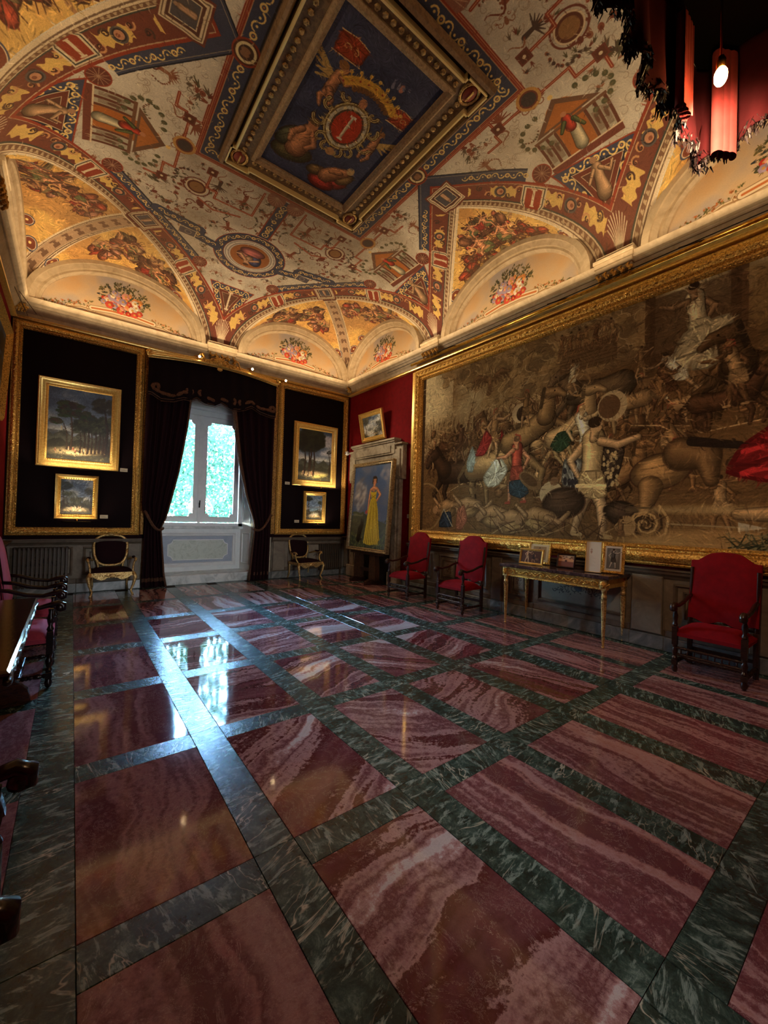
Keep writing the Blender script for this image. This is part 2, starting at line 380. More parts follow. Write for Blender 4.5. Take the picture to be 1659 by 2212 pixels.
    def hatch(s, n, L, w, amp=.3, x0=0, x1=None, y0=0, y1=None, al=.5, curl=3.0):
        x1 = x1 or s.w; y1 = y1 or s.h; R = s.r
        for k in range(n):
            x, y = R.uniform(x0, x1), R.uniform(y0, y1); j, i = min(s.H-1, int(y*s.p)), min(s.W-1, int(x*s.p)); c = s.a[j, i]*255*(1+R.choice((-1, 1))*R.uniform(.3, 1)*amp)
            a = math.sin(x*curl+math.cos(y*curl*1.3)*2)*2+math.cos(y*curl*.9)*1.5; l = L*R.uniform(.4, 1); b = a+R.uniform(-.5, .5)
            p = (x+l*.5*math.cos(a), y+l*.5*math.sin(a)); s.cap((x, y), p, w/2, w/2, c, al); s.cap(p, (p[0]+l*.5*math.cos(b), p[1]+l*.5*math.sin(b)), w/2, w/5, c, al)
    def cloth(s, pts, c, n=9, an=1.2):
        # rounded outline, then soft folds
        m = len(pts); P = []
        for k in range(m):
            a, b, d = pts[k-1], pts[k], pts[(k+1) % m]; P += [((a[0]+3*b[0])/4, (a[1]+3*b[1])/4), (b[0]*.9+(a[0]+d[0])*.05, b[1]*.9+(a[1]+d[1])*.05), ((d[0]+3*b[0])/4, (d[1]+3*b[1])/4)]
        s.poly(P, tuple(int(q*.6) for q in c)); cx = sum(p[0] for p in pts)/m; cy = sum(p[1] for p in pts)/m
        s.poly([(cx+(p[0]-cx)*.9, cy+(p[1]-cy)*.9) for p in P], tuple(int(q*.85) for q in c)); N = n*3
        for k in range(N):
            i = int(k/N*len(P)); p = P[i]; q = P[(i+len(P)//2+s.r.randint(-1, 1)) % len(P)]
            p = (cx+(p[0]-cx)*.86, cy+(p[1]-cy)*.86); f = s.r.uniform(-.1, .4); q = (cx+(q[0]-cx)*f, cy+(q[1]-cy)*f); d = s.r.uniform(-.22, .22)
            mid = ((p[0]+q[0])/2+(p[1]-q[1])*d, (p[1]+q[1])/2-(p[0]-q[0])*d); w = math.hypot(p[0]-q[0], p[1]-q[1])*s.r.uniform(.05, .11); g = s.r.choice((.5, .7, 1.25, 1.45))
            s.line([p, ((p[0]+mid[0])/2, (p[1]+mid[1])/2), mid, q], w, tuple(min(255, int(z*g)) for z in c), .6, .35)
    def man(s, x, y, h, lean=0, face=1, skin=(158, 118, 80), tunic=(130, 90, 55), arm=.6, legs=.35, helmet=None, rim=(30, 18, 12)):
        u = h/7.5; hip = (x, y+3.7*u); nk = (x+lean*u*2.6, y+6.2*u); f = face
        kn = [(hip[0]+f*legs*u*2.2, y+1.9*u), (hip[0]-f*legs*u*1.6, y+1.9*u)]; ft = [(kn[0][0]+f*u*.1, y), (kn[1][0]-f*u*.9*legs*2, y+.1*u)]
        for k in (1, 0): s.limb([hip, kn[k], ft[k]], [.5*u, .34*u, .2*u], skin, rim=rim); s.cap(ft[k], (ft[k][0]+f*.5*u, ft[k][1]-.05*u), .17*u, .12*u, tunic)
        s.limb([(nk[0]-f*.5*u, nk[1]-.2*u), (nk[0]-f*1.5*u, nk[1]-1.3*u), (nk[0]-f*.9*u, nk[1]-2.4*u)], [.3*u, .24*u, .17*u], skin, rim=rim)
        s.limb([hip, ((hip[0]+nk[0])/2, (hip[1]+nk[1])/2), nk], [.62*u, .6*u, .7*u], tunic, rim=rim)
        s.cloth([(hip[0]-.75*u, hip[1]+.5*u), (hip[0]+.75*u, hip[1]+.5*u), (hip[0]+1.1*u, hip[1]-1.2*u), (hip[0]+.3*u, hip[1]-1.4*u), (hip[0]-.9*u, hip[1]-1.2*u)], tunic, 8)
        a = arm; s.limb([(nk[0]+f*.5*u, nk[1]-.2*u), (nk[0]+f*1.5*u, nk[1]-.9*u+a*u), (nk[0]+f*2.6*u, nk[1]-.9*u+2*a*u)], [.3*u, .24*u, .17*u], skin, rim=rim)
        hd = (nk[0]+f*.15*u, nk[1]+.75*u); s.limb([(nk[0], nk[1]), hd], [.25*u, .3*u], skin, rim=rim); s.ell(hd[0], hd[1]+.1*u, .38*u, .48*u, skin)
        s.ell(hd[0]-f*.1*u, hd[1]+.32*u, .42*u, .36*u, helmet or (50, 34, 22)); 
        if helmet: s.line([(hd[0]-f*.6*u, hd[1]), (hd[0]-f*.5*u, hd[1]+.6*u), (hd[0]+f*.1*u, hd[1]+.8*u)], .16*u, (150, 60, 40)); s.ell(hd[0]-f*.2*u, hd[1]+.42*u, .15*u, .12*u, tuple(min(255, int(q*1.4)) for q in helmet))
        s.ell(hd[0]+f*.18*u, hd[1]+.1*u, .05*u, .05*u, (30, 18, 12))
    def horse(s, x, y, L, face=1, c=(120, 84, 50), rear=0.0, rim=(30, 18, 12)):
        f = face; T = lambda a, b: (x+f*L*(a*math.cos(rear)-b*math.sin(rear)), y+L*(a*math.sin(rear)+b*math.cos(rear)))
        for a, b, k in ((-.42, .1, -.1), (-.3, .08, .06), (.3, .05, .12), (.4, .08, .28)): s.limb([T(a, b), T(a+k, -.24), T(a+k*.6, -.5)], [.085*L, .045*L, .03*L], tuple(int(q*.85) for q in c), rim=rim)
        s.limb([T(-.42, .08), T(-.1, .04), T(.35, .1)], [.2*L, .18*L, .19*L], c, rim=rim); s.limb([T(.38, .16), T(.6, .46)], [.16*L, .09*L], c, rim=rim)
        s.limb([T(.58, .48), T(.72, .42), T(.8, .3)], [.1*L, .075*L, .045*L], c, rim=rim); s.cap(T(.57, .56), T(.56, .64), .025*L, .01*L, c)
        s.ell(*T(.68, .46), .014*L, .014*L, (20, 12, 8)); s.line([T(.36, .34), T(.45, .48), T(.53, .6)], .07*L, tuple(int(q*.5) for q in c)); s.line([T(-.6, .14), T(-.75, .0), T(-.74, -.25)], .07*L, tuple(int(q*.6) for q in c), 1, .3)
    def tree(s, x, y, h, sp, c, trunk=(40, 28, 18), n=60, base=True):
        if base: s.limb([(x, y), (x+h*.03, y+h*.4), (x-h*.02, y+h*.75)], [h*.025, h*.018, h*.01], trunk)
        for k in range(n):
            a = s.r.random()*2*PI; q = s.r.random()**.5; r = sp*.22*(.6+s.r.random()*.7); g = .65+.6*s.r.random()+.25*math.sin(a)*q
            s.ell(x+sp*q*math.cos(a), y+h*.8+sp*.62*q*math.sin(a), r, r*.62, tuple(int(v*g) for v in c), .8, s.r.random(), r*.35)
    def image(s, name):
        im = bpy.data.images.new(name, s.W, s.H); px = np.ones((s.H, s.W, 4), np.float32); px[..., :3] = np.clip(s.a, 0, 1); im.pixels.foreach_set(px.ravel()); im.update(); im.pack(); return im
def cv_mat(name, cv, rough=.6, weave=0, spec=.4, metal_gold=False, craq=.0, coat=0):
    m = mat(name, (128, 128, 128), rough, 0, spec, coat=coat); t = NT(m); im = t.new('TexImage'); im.image = cv.image(name); im.extension = 'EXTEND'; im.interpolation = 'Cubic'
    uv = t.new('TexCoord').outputs['UV']; t.l.new(uv, im.inputs[0]); t.col(im.outputs[0])
    v = t.tc('Object')
    if weave: 
        w1 = t.new('TexWave'); t.l.new(v, w1.inputs[0]); w1.inputs['Scale'].default_value = weave; w2 = t.noise(v, 120, 2)
        t.bump(t.math('ADD', w1.outputs['Color'], w2.outputs[0]), .25, .003)
    elif craq: t.bump(t.noise(v, 30, 4).outputs[0], craq, .004)
    return m
# ------------------------------------------------------------------ the frescoed vault: shape and painting share these plan coordinates
DG, LW, HB, HM = 1.42, 1.5, 1.08, 1.22
def cove(d): return Z0+HM*np.sqrt(np.clip(1-(1-np.clip(d/1.5, 0, 1))**2, 0, 1))+.05*np.clip(d/3, 0, 1)
def vault_z(X, Y):
    u = np.abs(X-XC); v = np.abs(Y-YC); du = np.maximum(HX-u, 0); dv = np.maximum(HY-v, 0); z = cove(np.minimum(du, dv)); kind = np.zeros(X.shape, int)
    zt = float(cove(np.array(DG)))
    for i, (c, dw) in enumerate(((v, du), (v-3.7, du), (u-1.87, dv))):
        s = np.clip(1-(c/LW)**2, 0, 1); b = Z0+(HB+(zt-Z0-HB)*np.clip(dw/DG, 0, 1))*np.sqrt(s); b = np.where(np.abs(c) < LW, b, 0)
        kind = np.where(b > z, i+1, kind); z = np.maximum(z, b)
    return z, kind
GW = (214, 205, 184); MAR = (118, 66, 50); NAV = (72, 74, 92); GLD = (240, 206, 128); CRM = (222, 202, 165); BRN = (104, 62, 44)
PAL = [(142, 84, 60), (120, 66, 48), (92, 84, 60), (108, 92, 72), (150, 100, 72), (84, 66, 56)]
def paint_quarter():
    P = 260; c = Cv(HX+.03, HY+.03, P, GW, 11)
    U, V = np.meshgrid((np.arange(c.W)+.5)/P, (np.arange(c.H)+.5)/P); U = U.astype(np.float32); V = V.astype(np.float32)
    n = c.noise(.5, 5, 4); c.mask(np.clip((n-.45)*2.5, 0, .5), (168, 158, 140)); c.mask(np.clip((.45-n)*2, 0, .4), (228, 220, 200))
    for k in range(900):   # faint tendrils on the white ground
        x, y = c.r.uniform(.1, HX), c.r.uniform(.1, HY); c.scroll(x, y, .03+.05*c.r.random(), c.r.random()*6, 1, .008, (150, 128, 104), .6, c.r.choice((-1, 1)))
    hyp0 = math.hypot(1.5, 1.42)
    # field ornaments
    for (x, y, s_, a) in ((1.5, .75, .3, 1.3), (1.6, 1.2, .26, 1.2), (1.75, 2.45, .3, 1.6), (1.45, 2.1, .26, .8), (.55, 2.0, .26, 0), (.95, 1.95, .22, 0), (.25, 2.15, .18, 0), (1.1, 2.6, .34, .5), (1.5, 2.9, .28, .8),
                          (.62, 2.75, .24, .3), (1.25, 3.1, .22, 0), (.95, 4.0, .3, 0), (.75, 4.35, .22, .3), (.55, 3.95, .16, 0), (1.35, 3.75, .2, .6), (1.15, 4.0, .2, 0), (.4, 4.25, .16, 0), (1.95, .75, .2, 1.5), (1.62, 1.62, .22, 1.5)):
        c.grot(x, y, s_, a, PAL); c.ell(x, y, .01, .01, MAR)
    for k in range(70):
        x, y = c.r.uniform(.1, 2.6), c.r.uniform(1.7, 4.6)
        for q in range(3): c.leaf(x+c.r.uniform(-.05, .05), y+c.r.uniform(-.05, .05), .07, c.r.random()*6.3, c.r.choice(PAL), .9)
    occ = [(2.15, 1.8, .62), (0, 3.42, .72), (1.22, 2.28, .3)]
    for k in range(420):
        x, y, s_ = c.r.uniform(.08, 3.0), c.r.uniform(.08, 5.0), c.r.uniform(.11, .2); sm = max((x+y-5.66)/1.414, ((x-2.105)*1.5-y*1.42)/hyp0)
        if -sm < .66+s_*.6 or (x < 1.42+s_*.6 and y < 1.7+s_*.6) or any(math.hypot(x-a, y-b) < r_+s_*.7 for a, b, r_ in occ): continue
        c.grot(x, y, s_, c.r.random()*6.3, PAL); occ.append((x, y, s_*.75))
    # medallion at the corner diagonal and its figures
    c.grot(1.3, 2.3, .42, .75, PAL); c.ell(1.22, 2.28, .15, .15, BRN); c.ring(1.22, 2.28, .14, .02, CRM); c.ell(1.22, 2.28, .1, .1, (150, 110, 70)); c.ring(1.22, 2.28, .18, .02, MAR)
    # red strapwork brackets
    R1 = (150, 66, 44)
    for pts in (([1.4, .85], [1.4, 1.15], [1.55, 1.15], [1.55, 1.5], [1.5, 1.5]), ([1.5, 1.76], [1.56, 1.76], [1.56, 2.1], [1.7, 2.1], [1.7, 2.4], [1.9, 2.4]), ([.35, 1.75], [.35, 2.35], [.95, 2.35], [.95, 2.2], [1.1, 2.2], [1.1, 1.8]),
                ([1.38, .0], [1.38, 1.66], [0, 1.66]), ([1.72, .9], [1.72, 1.1], [1.6, 1.1]), ([.5, 2.5], [.9, 2.62], [1.15, 2.5])):
        c.line(pts, .035, R1); c.line(pts, .008, (205, 150, 110))
    for x, y in ((1.55, 1.18), (1.68, 2.38), (1.1, 1.85)): c.rect(x-.07, x+.07, y-.07, y+.07, MAR); c.rect(x-.05, x+.05, y-.05, y+.05, BRN); c.ell(x, y, .02, .02, CRM)
    c.ell(1.52, 1.63, .14, .14, (200, 150, 84)); c.ell(1.52, 1.63, .105, .105, MAR); c.ell(1.52, 1.63, .085, .085, (78, 66, 60))
    # aedicule (little painted temple)
    T = lambda a, b: (2.62-b, 1.8+a*(1+.0*b))     # a across, b up from its base
    def Q(a0, a1, b0, b1, col, al=1): c.poly([T(a0, b0), T(a1, b0), T(a1, b1), T(a0, b1)], col, al)
    Q(-.45, .45, .0, .1, MAR); Q(-.47, .47, .08, .1, CRM); Q(-.42, -.16, .1, .5, (176, 168, 146)); Q(.16, .42, .1, .5, (176, 168, 146)); Q(-.17, .17, .1, .72, (176, 104, 48)); c.ell(*T(0, .7), .15, .17, (190, 112, 50))
    for a in (-.42, -.3, -.19, .19, .3, .42): Q(a-.018, a+.018, .1, .5, BRN)
    for a in (-.25, .36, -.36, .25): c.ell(*T(a, .3), .07, .02, BRN); c.leaf(*T(a, .33), .07, 2, (92, 84, 60)); Q(a-.03, a+.03, .14, .4, (120, 96, 76), .5)
    Q(-.45, .45, .49, .53, (120, 84, 60)); c.poly([T(-.4, .55), T(.4, .55), T(0, .9)], (116, 84, 62)); c.poly([T(-.28, .58), T(.28, .58), T(0, .82)], (178, 110, 54)); c.ell(*T(0, .93), .03, .03, GLD)
    c.limb([T(0, .16), T(.02, .4), T(0, .55)], [.075, .06, .06], (196, 184, 150)); c.limb([T(-.01, .42), T(0, .56)], [.06, .05], (178, 66, 44)); c.limb([T(-.05, .52), T(-.13, .42)], [.03, .02], (86, 92, 56)); c.ell(*T(0, .63), .035, .035, (190, 130, 90)); c.limb([T(.06, .5), T(.12, .35)], [.03, .02], (90, 96, 58))
    for sg in (-1, 1):
        for k in range(9): a = .5+k*.12; c.ell(*T(sg*(.25+.3*math.sin(k*.38)), .62+.22*math.cos(k*.38)), .035, .03, (92, 92, 64)) ; c.leaf(*T(sg*(.25+.3*math.sin(k*.38)), .62+.22*math.cos(k*.38)), .06, k, (110, 100, 70))
        c.grot(*T(sg*.42, .62), .15, PI/2, PAL)
    # distance fields of the bands
    hyp = math.hypot(1.5, 1.42); s2 = ((U-2.105)*1.5-V*1.42)/hyp; t2 = ((U-2.105)*1.42+V*1.5)/hyp
    s1 = (U+V-5.66)/math.sqrt(2); t1 = (V-U-1.86)/math.sqrt(2)
    near1 = s1 > s2; S = np.maximum(s1, s2); t = np.where(near1, np.abs(t1), t2+.1); b = -S
    inn = (S < 0)
    # navy strip with gilt chain beyond the bands
    c.mask(((b > .44) & (b < .62) & (t < 1.05)).astype(np.float32), NAV); c.mask(((b > .605) & (b < .62) & (t < 1.05)).astype(np.float32), (44, 44, 50)); c.mask(((b > .575) & (b < .583) & (t < 1.05)).astype(np.float32), (150, 140, 120))
    P2 = lambda tt, bb: (2.105+(tt*1.42-bb*1.5)/hyp, (tt*1.5+bb*1.42)/hyp)
    P1 = lambda tt, bb: ((5.66-bb*math.sqrt(2)-1.86-tt*math.sqrt(2))/2, (5.66-bb*math.sqrt(2)+1.86+tt*math.sqrt(2))/2)
    c.chain([P2(.05, .52), P2(.95, .52)], .085, .042, GLD)
    for sg in (-1, 1): c.chain([P1(0, .52), P1(sg*1.0, .52)], .085, .042, GLD)
    # pendentive triangle between the two right-hand bands, and half of the one on the end wall
    def tri(pts, side):
        cx, cy = sum(p[0] for p in pts)/3, sum(p[1] for p in pts)/3; sh = lambda k: [(cx+(p[0]-cx)*k, cy+(p[1]-cy)*k) for p in pts]
        c.poly(sh(1.1), R1); c.poly(sh(1.03), NAV); ch = sh(.84); c.poly(sh(.72), (50, 48, 56)); c.poly(sh(.64), CRM); c.poly(sh(.61), (112, 60, 44)); c.poly(sh(.42), CRM); c.poly(sh(.4), (96, 62, 46))
        for i in range(3): c.chain([ch[i], ch[(i+1) % 3]], .1, .05, GLD)
        return cx, cy
    cx, cy = tri([(2.62, 1.33), (2.74, 2.36), (3.5, 1.74)], 0); cx -= .06
    c.limb([(cx+.18, cy+.0), (cx+.05, cy), (cx-.08, cy+.01)], [.09, .06, .06], (176, 140, 104)); c.ell(cx-.17, cy, .04, .04, (170, 130, 96)); c.limb([(cx-.06, cy+.04), (cx+.02, cy+.14), (cx-.06, cy+.2)], [.025, .02, .015], (176, 140, 104)); c.limb([(cx-.06, cy-.04), (cx+.05, cy-.14)], [.025, .02], (176, 140, 104))
    tri([(-.42, 4.47), (.42, 4.47), (0, 5.28)], 1); c.rect(-.02, .018, 4.6, 4.92, CRM); c.rect(-.05, .05, 4.58, 4.61, CRM); c.rect(-.05, .045, 4.9, 4.93, CRM)
    # fan shells at the ends of the chains
    for (x, y) in (P2(1.15, .56), P1(1.08, .56), P1(-1.08, .56)):
        c.ell(x, y, .13, .13, R1); c.ell(x, y, .115, .115, (110, 62, 48))
        for k in range(12): c.line([(x, y), (x+.11*math.cos(k*PI/6), y+.11*math.sin(k*PI/6))], .007, (178, 140, 110))
    # the bands themselves
    bz = lambda lo, hi: ((b >= lo) & (b < hi)).astype(np.float32)
    c.mask(bz(-.02, .44), MAR); c.mask(bz(-.02, .02), CRM); c.mask(bz(.02, .035), (120, 96, 74)); c.mask(bz(.035, .055), CRM); c.mask(bz(.055, .105), (128, 96, 72)); c.mask(bz(.105, .118), CRM)
    c.mask(bz(.118, .135), (74, 74, 64)); c.mask(bz(.395, .405), (190, 160, 124)); c.mask(bz(.405, .44), R1)
    kf = ((t*14) % 1 < .55) & ((((t*14) % 1) > .18) | (b < .08)); c.mask(bz(.062, .098)*kf, (196, 170, 132))
    wav = np.abs(b-.265) < (.075+.02*np.sin(t*60)); gold = wav & (np.sin(t*9.5+.6) > -.2) & (t < 2.2) & (t > .25); c.mask(gold.astype(np.float32), (222, 184, 104))
    for PP, rng_ in ((P2, [.32+.14*k for k in range(13)]), (P1, [sg*(.32+.14*k) for k in range(13) for sg in (-1, 1)])):
        for i, tt in enumerate(rng_):
            x, y = PP(tt, .265+.05*(-1)**i)
            if (near(x, y) == (PP is P1)): c.scroll(x, y, .055, tt*9, 1.2, .022, (206, 150, 100) if i % 3 else (84, 60, 48), 1, (-1)**i); c.scroll(x+.01, y, .03, tt*5, 1, .014, (66, 46, 38))
        for tt in (.62, 1.62, -.62, -1.62):
            x, y = PP(tt, .265)
            if (PP is P1 or tt > 0) and near(x, y) == (PP is P1): c.ell(x, y, .085, .085, (94, 86, 82)); c.ell(x, y, .066, .066, (60, 52, 48)); c.ell(x, y, .05, .05, (196, 140, 104)); c.ell(x+.01, y+.01, .022, .022, (140, 84, 60))
        # column shields in stepped cream frames
        for tt in (1.1, -1.1):
            if PP is P2 and tt < 0: continue
            an = math.atan2(*[PP(tt, .3)[i]-PP(tt, .1)[i] for i in (1, 0)])
            def TT(p, q): x, y = PP(tt, .26); return (x+p*-math.sin(an)+q*math.cos(an), y+p*math.cos(an)+q*math.sin(an))
            for k, (w_, h0, h1, col_) in enumerate(((.17, -.16, .13, CRM), (.15, -.16, .115, (74, 72, 62)), (.135, -.16, .1, CRM), (.11, -.17, .085, (150, 66, 42)))): c.poly([TT(-w_, h0+.04), TT(-w_*.8, h0), TT(w_*.8, h0), TT(w_, h0+.04), TT(w_, h1), TT(-w_, h1)], col_)
            c.poly([TT(-.018, -.14), TT(.018, -.14), TT(.018, .07), TT(-.018, .07)], CRM); c.poly([TT(-.04, .06), TT(.04, .06), TT(.04, .08), TT(-.04, .08)], CRM); c.poly([TT(-.03, -.15), TT(.03, -.15), TT(.03, -.135), TT(-.03, -.135)], CRM)
    # apex cartouches
    def cart(x, y, an, s_):
        def TT(p, q): return (x+s_*(p*math.cos(an)-q*math.sin(an)), y+s_*(p*math.sin(an)+q*math.cos(an)))
        for k, col_ in ((1.25, MAR), (1.12, CRM), (1.04, (120, 96, 74)), (.98, CRM), (.86, (92, 60, 48)), (.7, CRM), (.64, (84, 80, 84))): c.poly([TT(-k*.17, -k*.17), TT(k*.17, -k*.17), TT(k*.17, k*.17), TT(-k*.17, k*.17)], col_)
        c.limb([TT(-.07, 0), TT(.05, 0)], [.035, .03], (176, 140, 110)); c.ell(*TT(.08, 0), .02, .02, (170, 130, 100))
    cart(1.84, 0, 0, 1.1); cart(*P1(0, .25), PI/4, 1.0)
    # corbel shells at the feet, stepped cream lines
    for (x, y) in ((3.42, 1.85), (.02, 5.2)):
        ss = np.maximum(np.abs(U-x), np.abs(V-y)*.8)
        for k in range(10): c.line([(x+.12, y) if x > 1 else (x, y+.12), (x-.13*math.cos((k-4.5)*.3), y+.13*math.sin((k-4.5)*.3)) if x > 1 else (x+.13*math.sin((k-4.5)*.3), y-.13*math.cos((k-4.5)*.3))], .012, CRM)
    # webs over the lunettes
    web = (S > .03).astype(np.float32); base = c.a.copy()
    c.mask(web, (222, 180, 100)); c.mask(web*np.clip((n-.38)*3, 0, .6), (176, 122, 72))
    def tro(cx_, cy_, R_, N):
        for k in range(N):
            a = c.r.random()*6.3; q = c.r.random()**.6*R_; col_ = c.r.choice([(150, 88, 62), (178, 128, 84), (112, 96, 66), (196, 156, 110), (164, 74, 52), (128, 88, 62), (92, 60, 44), (170, 120, 96)])
            c.blob(cx_+q*math.cos(a)*.8, cy_+q*math.sin(a), c.r.uniform(.06, .15), col_, c.r.random()*3, c.r.uniform(.25, .75))
        for k in range(N//2): a = c.r.random()*6.3; c.line([(cx_, cy_), (cx_+R_*1.1*math.cos(a), cy_+R_*1.2*math.sin(a))], .022, (84, 54, 38), 1, .4)
    tro(3.1, .25, .4, 44); tro(2.65, .12, .28, 22); tro(3.25, .7, .2, 16); tro(3.05, 3.3, .42, 50); tro(2.55, 3.7, .3, 26); tro(1.4, 4.9, .4, 46); tro(1.9, 4.5, .3, 26); tro(2.2, 4.75, .25, 16); tro(3.15, 2.95, .25, 16)
    def fig(x, y, a, s_):
        ca, sa = math.cos(a), math.sin(a); T = lambda p, q: (x+s_*(p*ca-q*sa), y+s_*(p*sa+q*ca)); FL = (196, 140, 100)
        for col_ in ((150, 62, 48), (176, 140, 96), (110, 112, 72)): 
            o = c.r.uniform(-.4, .4); c.cloth([T(o-.35, -.5), T(o-.3, .05), T(o+.1, .2), T(o+.4, -.1), T(o+.3, -.55)], col_, 7)
        c.limb([T(0, -.1), T(.02, .2), T(0, .4)], [s_*.17, s_*.15, s_*.15], FL); c.limb([T(.12, .36), T(.42, .3), T(.5, .55)], [s_*.07, s_*.055, s_*.04], FL); c.limb([T(-.12, .36), T(-.4, .15), T(-.6, .25)], [s_*.07, s_*.055, s_*.04], FL)
        c.limb([T(.0, -.1), T(.3, -.3), T(.35, -.65)], [s_*.1, s_*.08, s_*.05], FL); c.ell(*T(.02, .6), s_*.1, s_*.12, FL); c.ell(*T(.02, .67), s_*.12, s_*.08, (96, 66, 44)); c.line([T(-.6, -.1), T(-.62, .8)], s_*.05, (100, 70, 48)); c.ring(*T(.55, .1), s_*.2, s_*.07, (206, 160, 96))
    for x, y, a, s_ in ((3.0, .22, PI/2, .34), (2.62, .12, PI/2, .22), (3.0, 3.35, PI/2+.2, .34), (2.6, 3.7, 1.2, .22), (1.4, 4.9, PI, .34), (1.9, 4.5, PI+.5, .22), (2.3, 4.6, 2.6, .2), (3.2, 2.95, 1.3, .2)): fig(x, y, a, s_)
    for k in range(60):
        x, y = c.r.choice(((3.05, .3), (3.05, 3.3), (1.45, 4.85))); x += c.r.uniform(-.35, .35); y += c.r.uniform(-.4, .4); a = c.r.random()*6.3; c.cap((x, y), (x+.16*math.cos(a), y+.16*math.sin(a)), .03, .008, c.r.choice([(96, 66, 48), (176, 132, 88), (120, 104, 70), (84, 58, 44)]))
    tro(1.1, 5.0, .15, 6); tro(3.25, 2.8, .12, 5)
    c.hatch(5000, .09, .012, .4, 1.0, HX, 0, HY, .55, 6)
    dg = ((HX-U)-(HY-V))/math.sqrt(2); dwm = np.minimum(HX-U, HY-V)
    rib = (np.abs(dg) < .155) & (U+V > 5.7)
    c.mask(rib.astype(np.float32), CRM); c.mask((rib & (np.abs(dg) < .09)).astype(np.float32), (170, 140, 108)); tt = (U+V)*10
    c.mask((rib & (np.abs(dg) < .065) & (np.sin(tt*1.9) > .1) & ((np.abs(dg) > .02) | (np.sin(tt*1.9) > .75))).astype(np.float32), (112, 84, 62)); c.mask((rib & (np.abs(np.abs(dg)-.125) < .008)).astype(np.float32), (120, 94, 70)); c.mask((rib & (np.abs(np.abs(dg)-.1) < .006)).astype(np.float32), (96, 72, 54))
    c.mask(((dwm < .12) & (S > .0)).astype(np.float32), (190, 164, 124)); c.mask(((dwm < .07) & (S > .0)).astype(np.float32), (150, 122, 90))
    for (x, y, a) in ((3.2, 2.75, 2.2), (3.28, 4.75, 2.6), (3.0, 5.07, 2.2), (.95, 5.1, .5), (3.3, 1.12, -2), (3.3, 4.4, 2.4)):
        c.ell(x, y, .1, .1, NAV); c.ell(x, y, .085, .085, CRM); c.ell(x, y, .075, .075, (122, 66, 46)); c.cap((x, y), (x+.28*math.cos(a)*-1, y+.2*math.sin(a)), .06, .01, (122, 66, 46)); c.ell(x, y, .02, .02, GLD)
    c.a = base*(1-web[..., None])+c.a*web[..., None]
    # tondo on the long axis with its navy surround
    for r_, col_ in ((.66, R1), (.645, NAV), (.49, MAR), (.475, (206, 198, 184)), (.45, (120, 104, 92)), (.44, (214, 206, 190)), (.40, (110, 92, 84)), (.39, (200, 190, 176)), (.36, (164, 104, 58))): c.ell(0, 3.42, r_, r_, col_)
    c.chain([(.57*math.sin(a*.16), 3.42-.57*math.cos(a*.16)) for a in range(0, 21)], .08, .045, GLD)
    for pts in ([(.62, 3.5), (.95, 3.42), (.95, 3.25), (1.62, 3.15)],): c.line(pts, .2, (50, 50, 56)); c.line(pts, .18, NAV); c.chain(pts, .095, .045, GLD)
    c.rect(.98, 1.25, 3.34, 3.52, (92, 88, 96)); c.ring(1.1, 3.43, .05, .015, (150, 140, 130)); c.line([(.98, 3.34), (1.25, 3.34), (1.25, 3.52), (.98, 3.52), (.98, 3.34)], .015, CRM)
    c.rect(0, .09, 1.7, 2.75, NAV); c.chain([(.0, 1.8), (.0, 2.72)], .1, .05, GLD); c.line([(.1, 1.7), (.1, 2.75)], .02, R1)
    c.ell(.16, 1.75, .14, .16, (150, 100, 80)); [c.line([(.16, 1.7), (.16+.13*math.cos(k*.35), 1.72+.16*math.sin(k*.35))], .008, (196, 160, 130)) for k in range(9)]
    # frame zone of the central panel: stone mouldings, navy strip, gilt chain
    A = lambda hu, hv, col_: c.rect(-.1, hu, -.1, hv, col_)
    A(1.36, 1.64, R1); A(1.34, 1.62, (196, 150, 110)); A(1.33, 1.61, NAV); c.chain([(1.235, .05), (1.235, 1.515), (.05, 1.515)], .1, .05, GLD); A(1.14, 1.43, (52, 48, 50)); A(1.12, 1.41, (120, 96, 74)); A(1.1, 1.39, (74, 60, 50)); A(1.0, 1.3, (96, 76, 58))
    c.ell(1.24, 0, .15, .15, R1); c.ell(1.24, 0, .13, .13, (96, 60, 44)); c.ell(1.24, 0, .11, .11, (236, 216, 160)); c.ell(1.24, 0, .08, .08, (84, 64, 52)); c.ell(1.25, .02, .05, .03, (150, 110, 80))
    return c
def near(x, y):
    s2 = ((x-2.105)*1.5-y*1.42)/math.hypot(1.5, 1.42); s1 = (x+y-5.66)/math.sqrt(2); return s1 > s2
cq = paint_quarter()
nx, ny = int(HX*cq.p), int(HY*cq.p); q = cq.a[:ny, :nx]
full = Cv(2*nx/cq.p, 2*ny/cq.p, cq.p, GW, 3); full.a = np.concatenate([np.concatenate([q[::-1, ::-1], q[::-1]], 1), np.concatenate([q[:, ::-1], q], 1)], 0); full.H, full.W = full.a.shape[:2]
# seated figures in the two tondi
for yy, sg in ((HY+3.42, 1), (HY-3.42, -1)):
    x = HX; full.blob(x-.05, yy+.02*sg, .2, (170, 110, 100), .3, .7); full.blob(x+.1, yy+.05, .2, (84, 88, 128), 1.2, .6); full.blob(x, yy-.15, .22, (184, 110, 104), 0, .55); full.limb([(x, yy+.05), (x-.02, yy+.17)], [.07, .05], (196, 156, 120)); full.ell(x, yy+.23, .05, .06, (200, 156, 120)); full.ell(x, yy+.27, .055, .04, (90, 60, 40)); full.limb([(x-.05, yy+.12), (x-.17, yy), (x-.24, yy+.02)], [.035, .03, .02], (200, 156, 120)); full.limb([(x+.05, yy+.12), (x+.17, yy+.04)], [.035, .03], (200, 156, 120))
full.mask(np.clip((full.noise(1.2, 8, 4)-.5)*2, 0, .25), (110, 90, 66)); full.hatch(14000, .07, .01, .22, al=.5, curl=5); full.grain(.2)
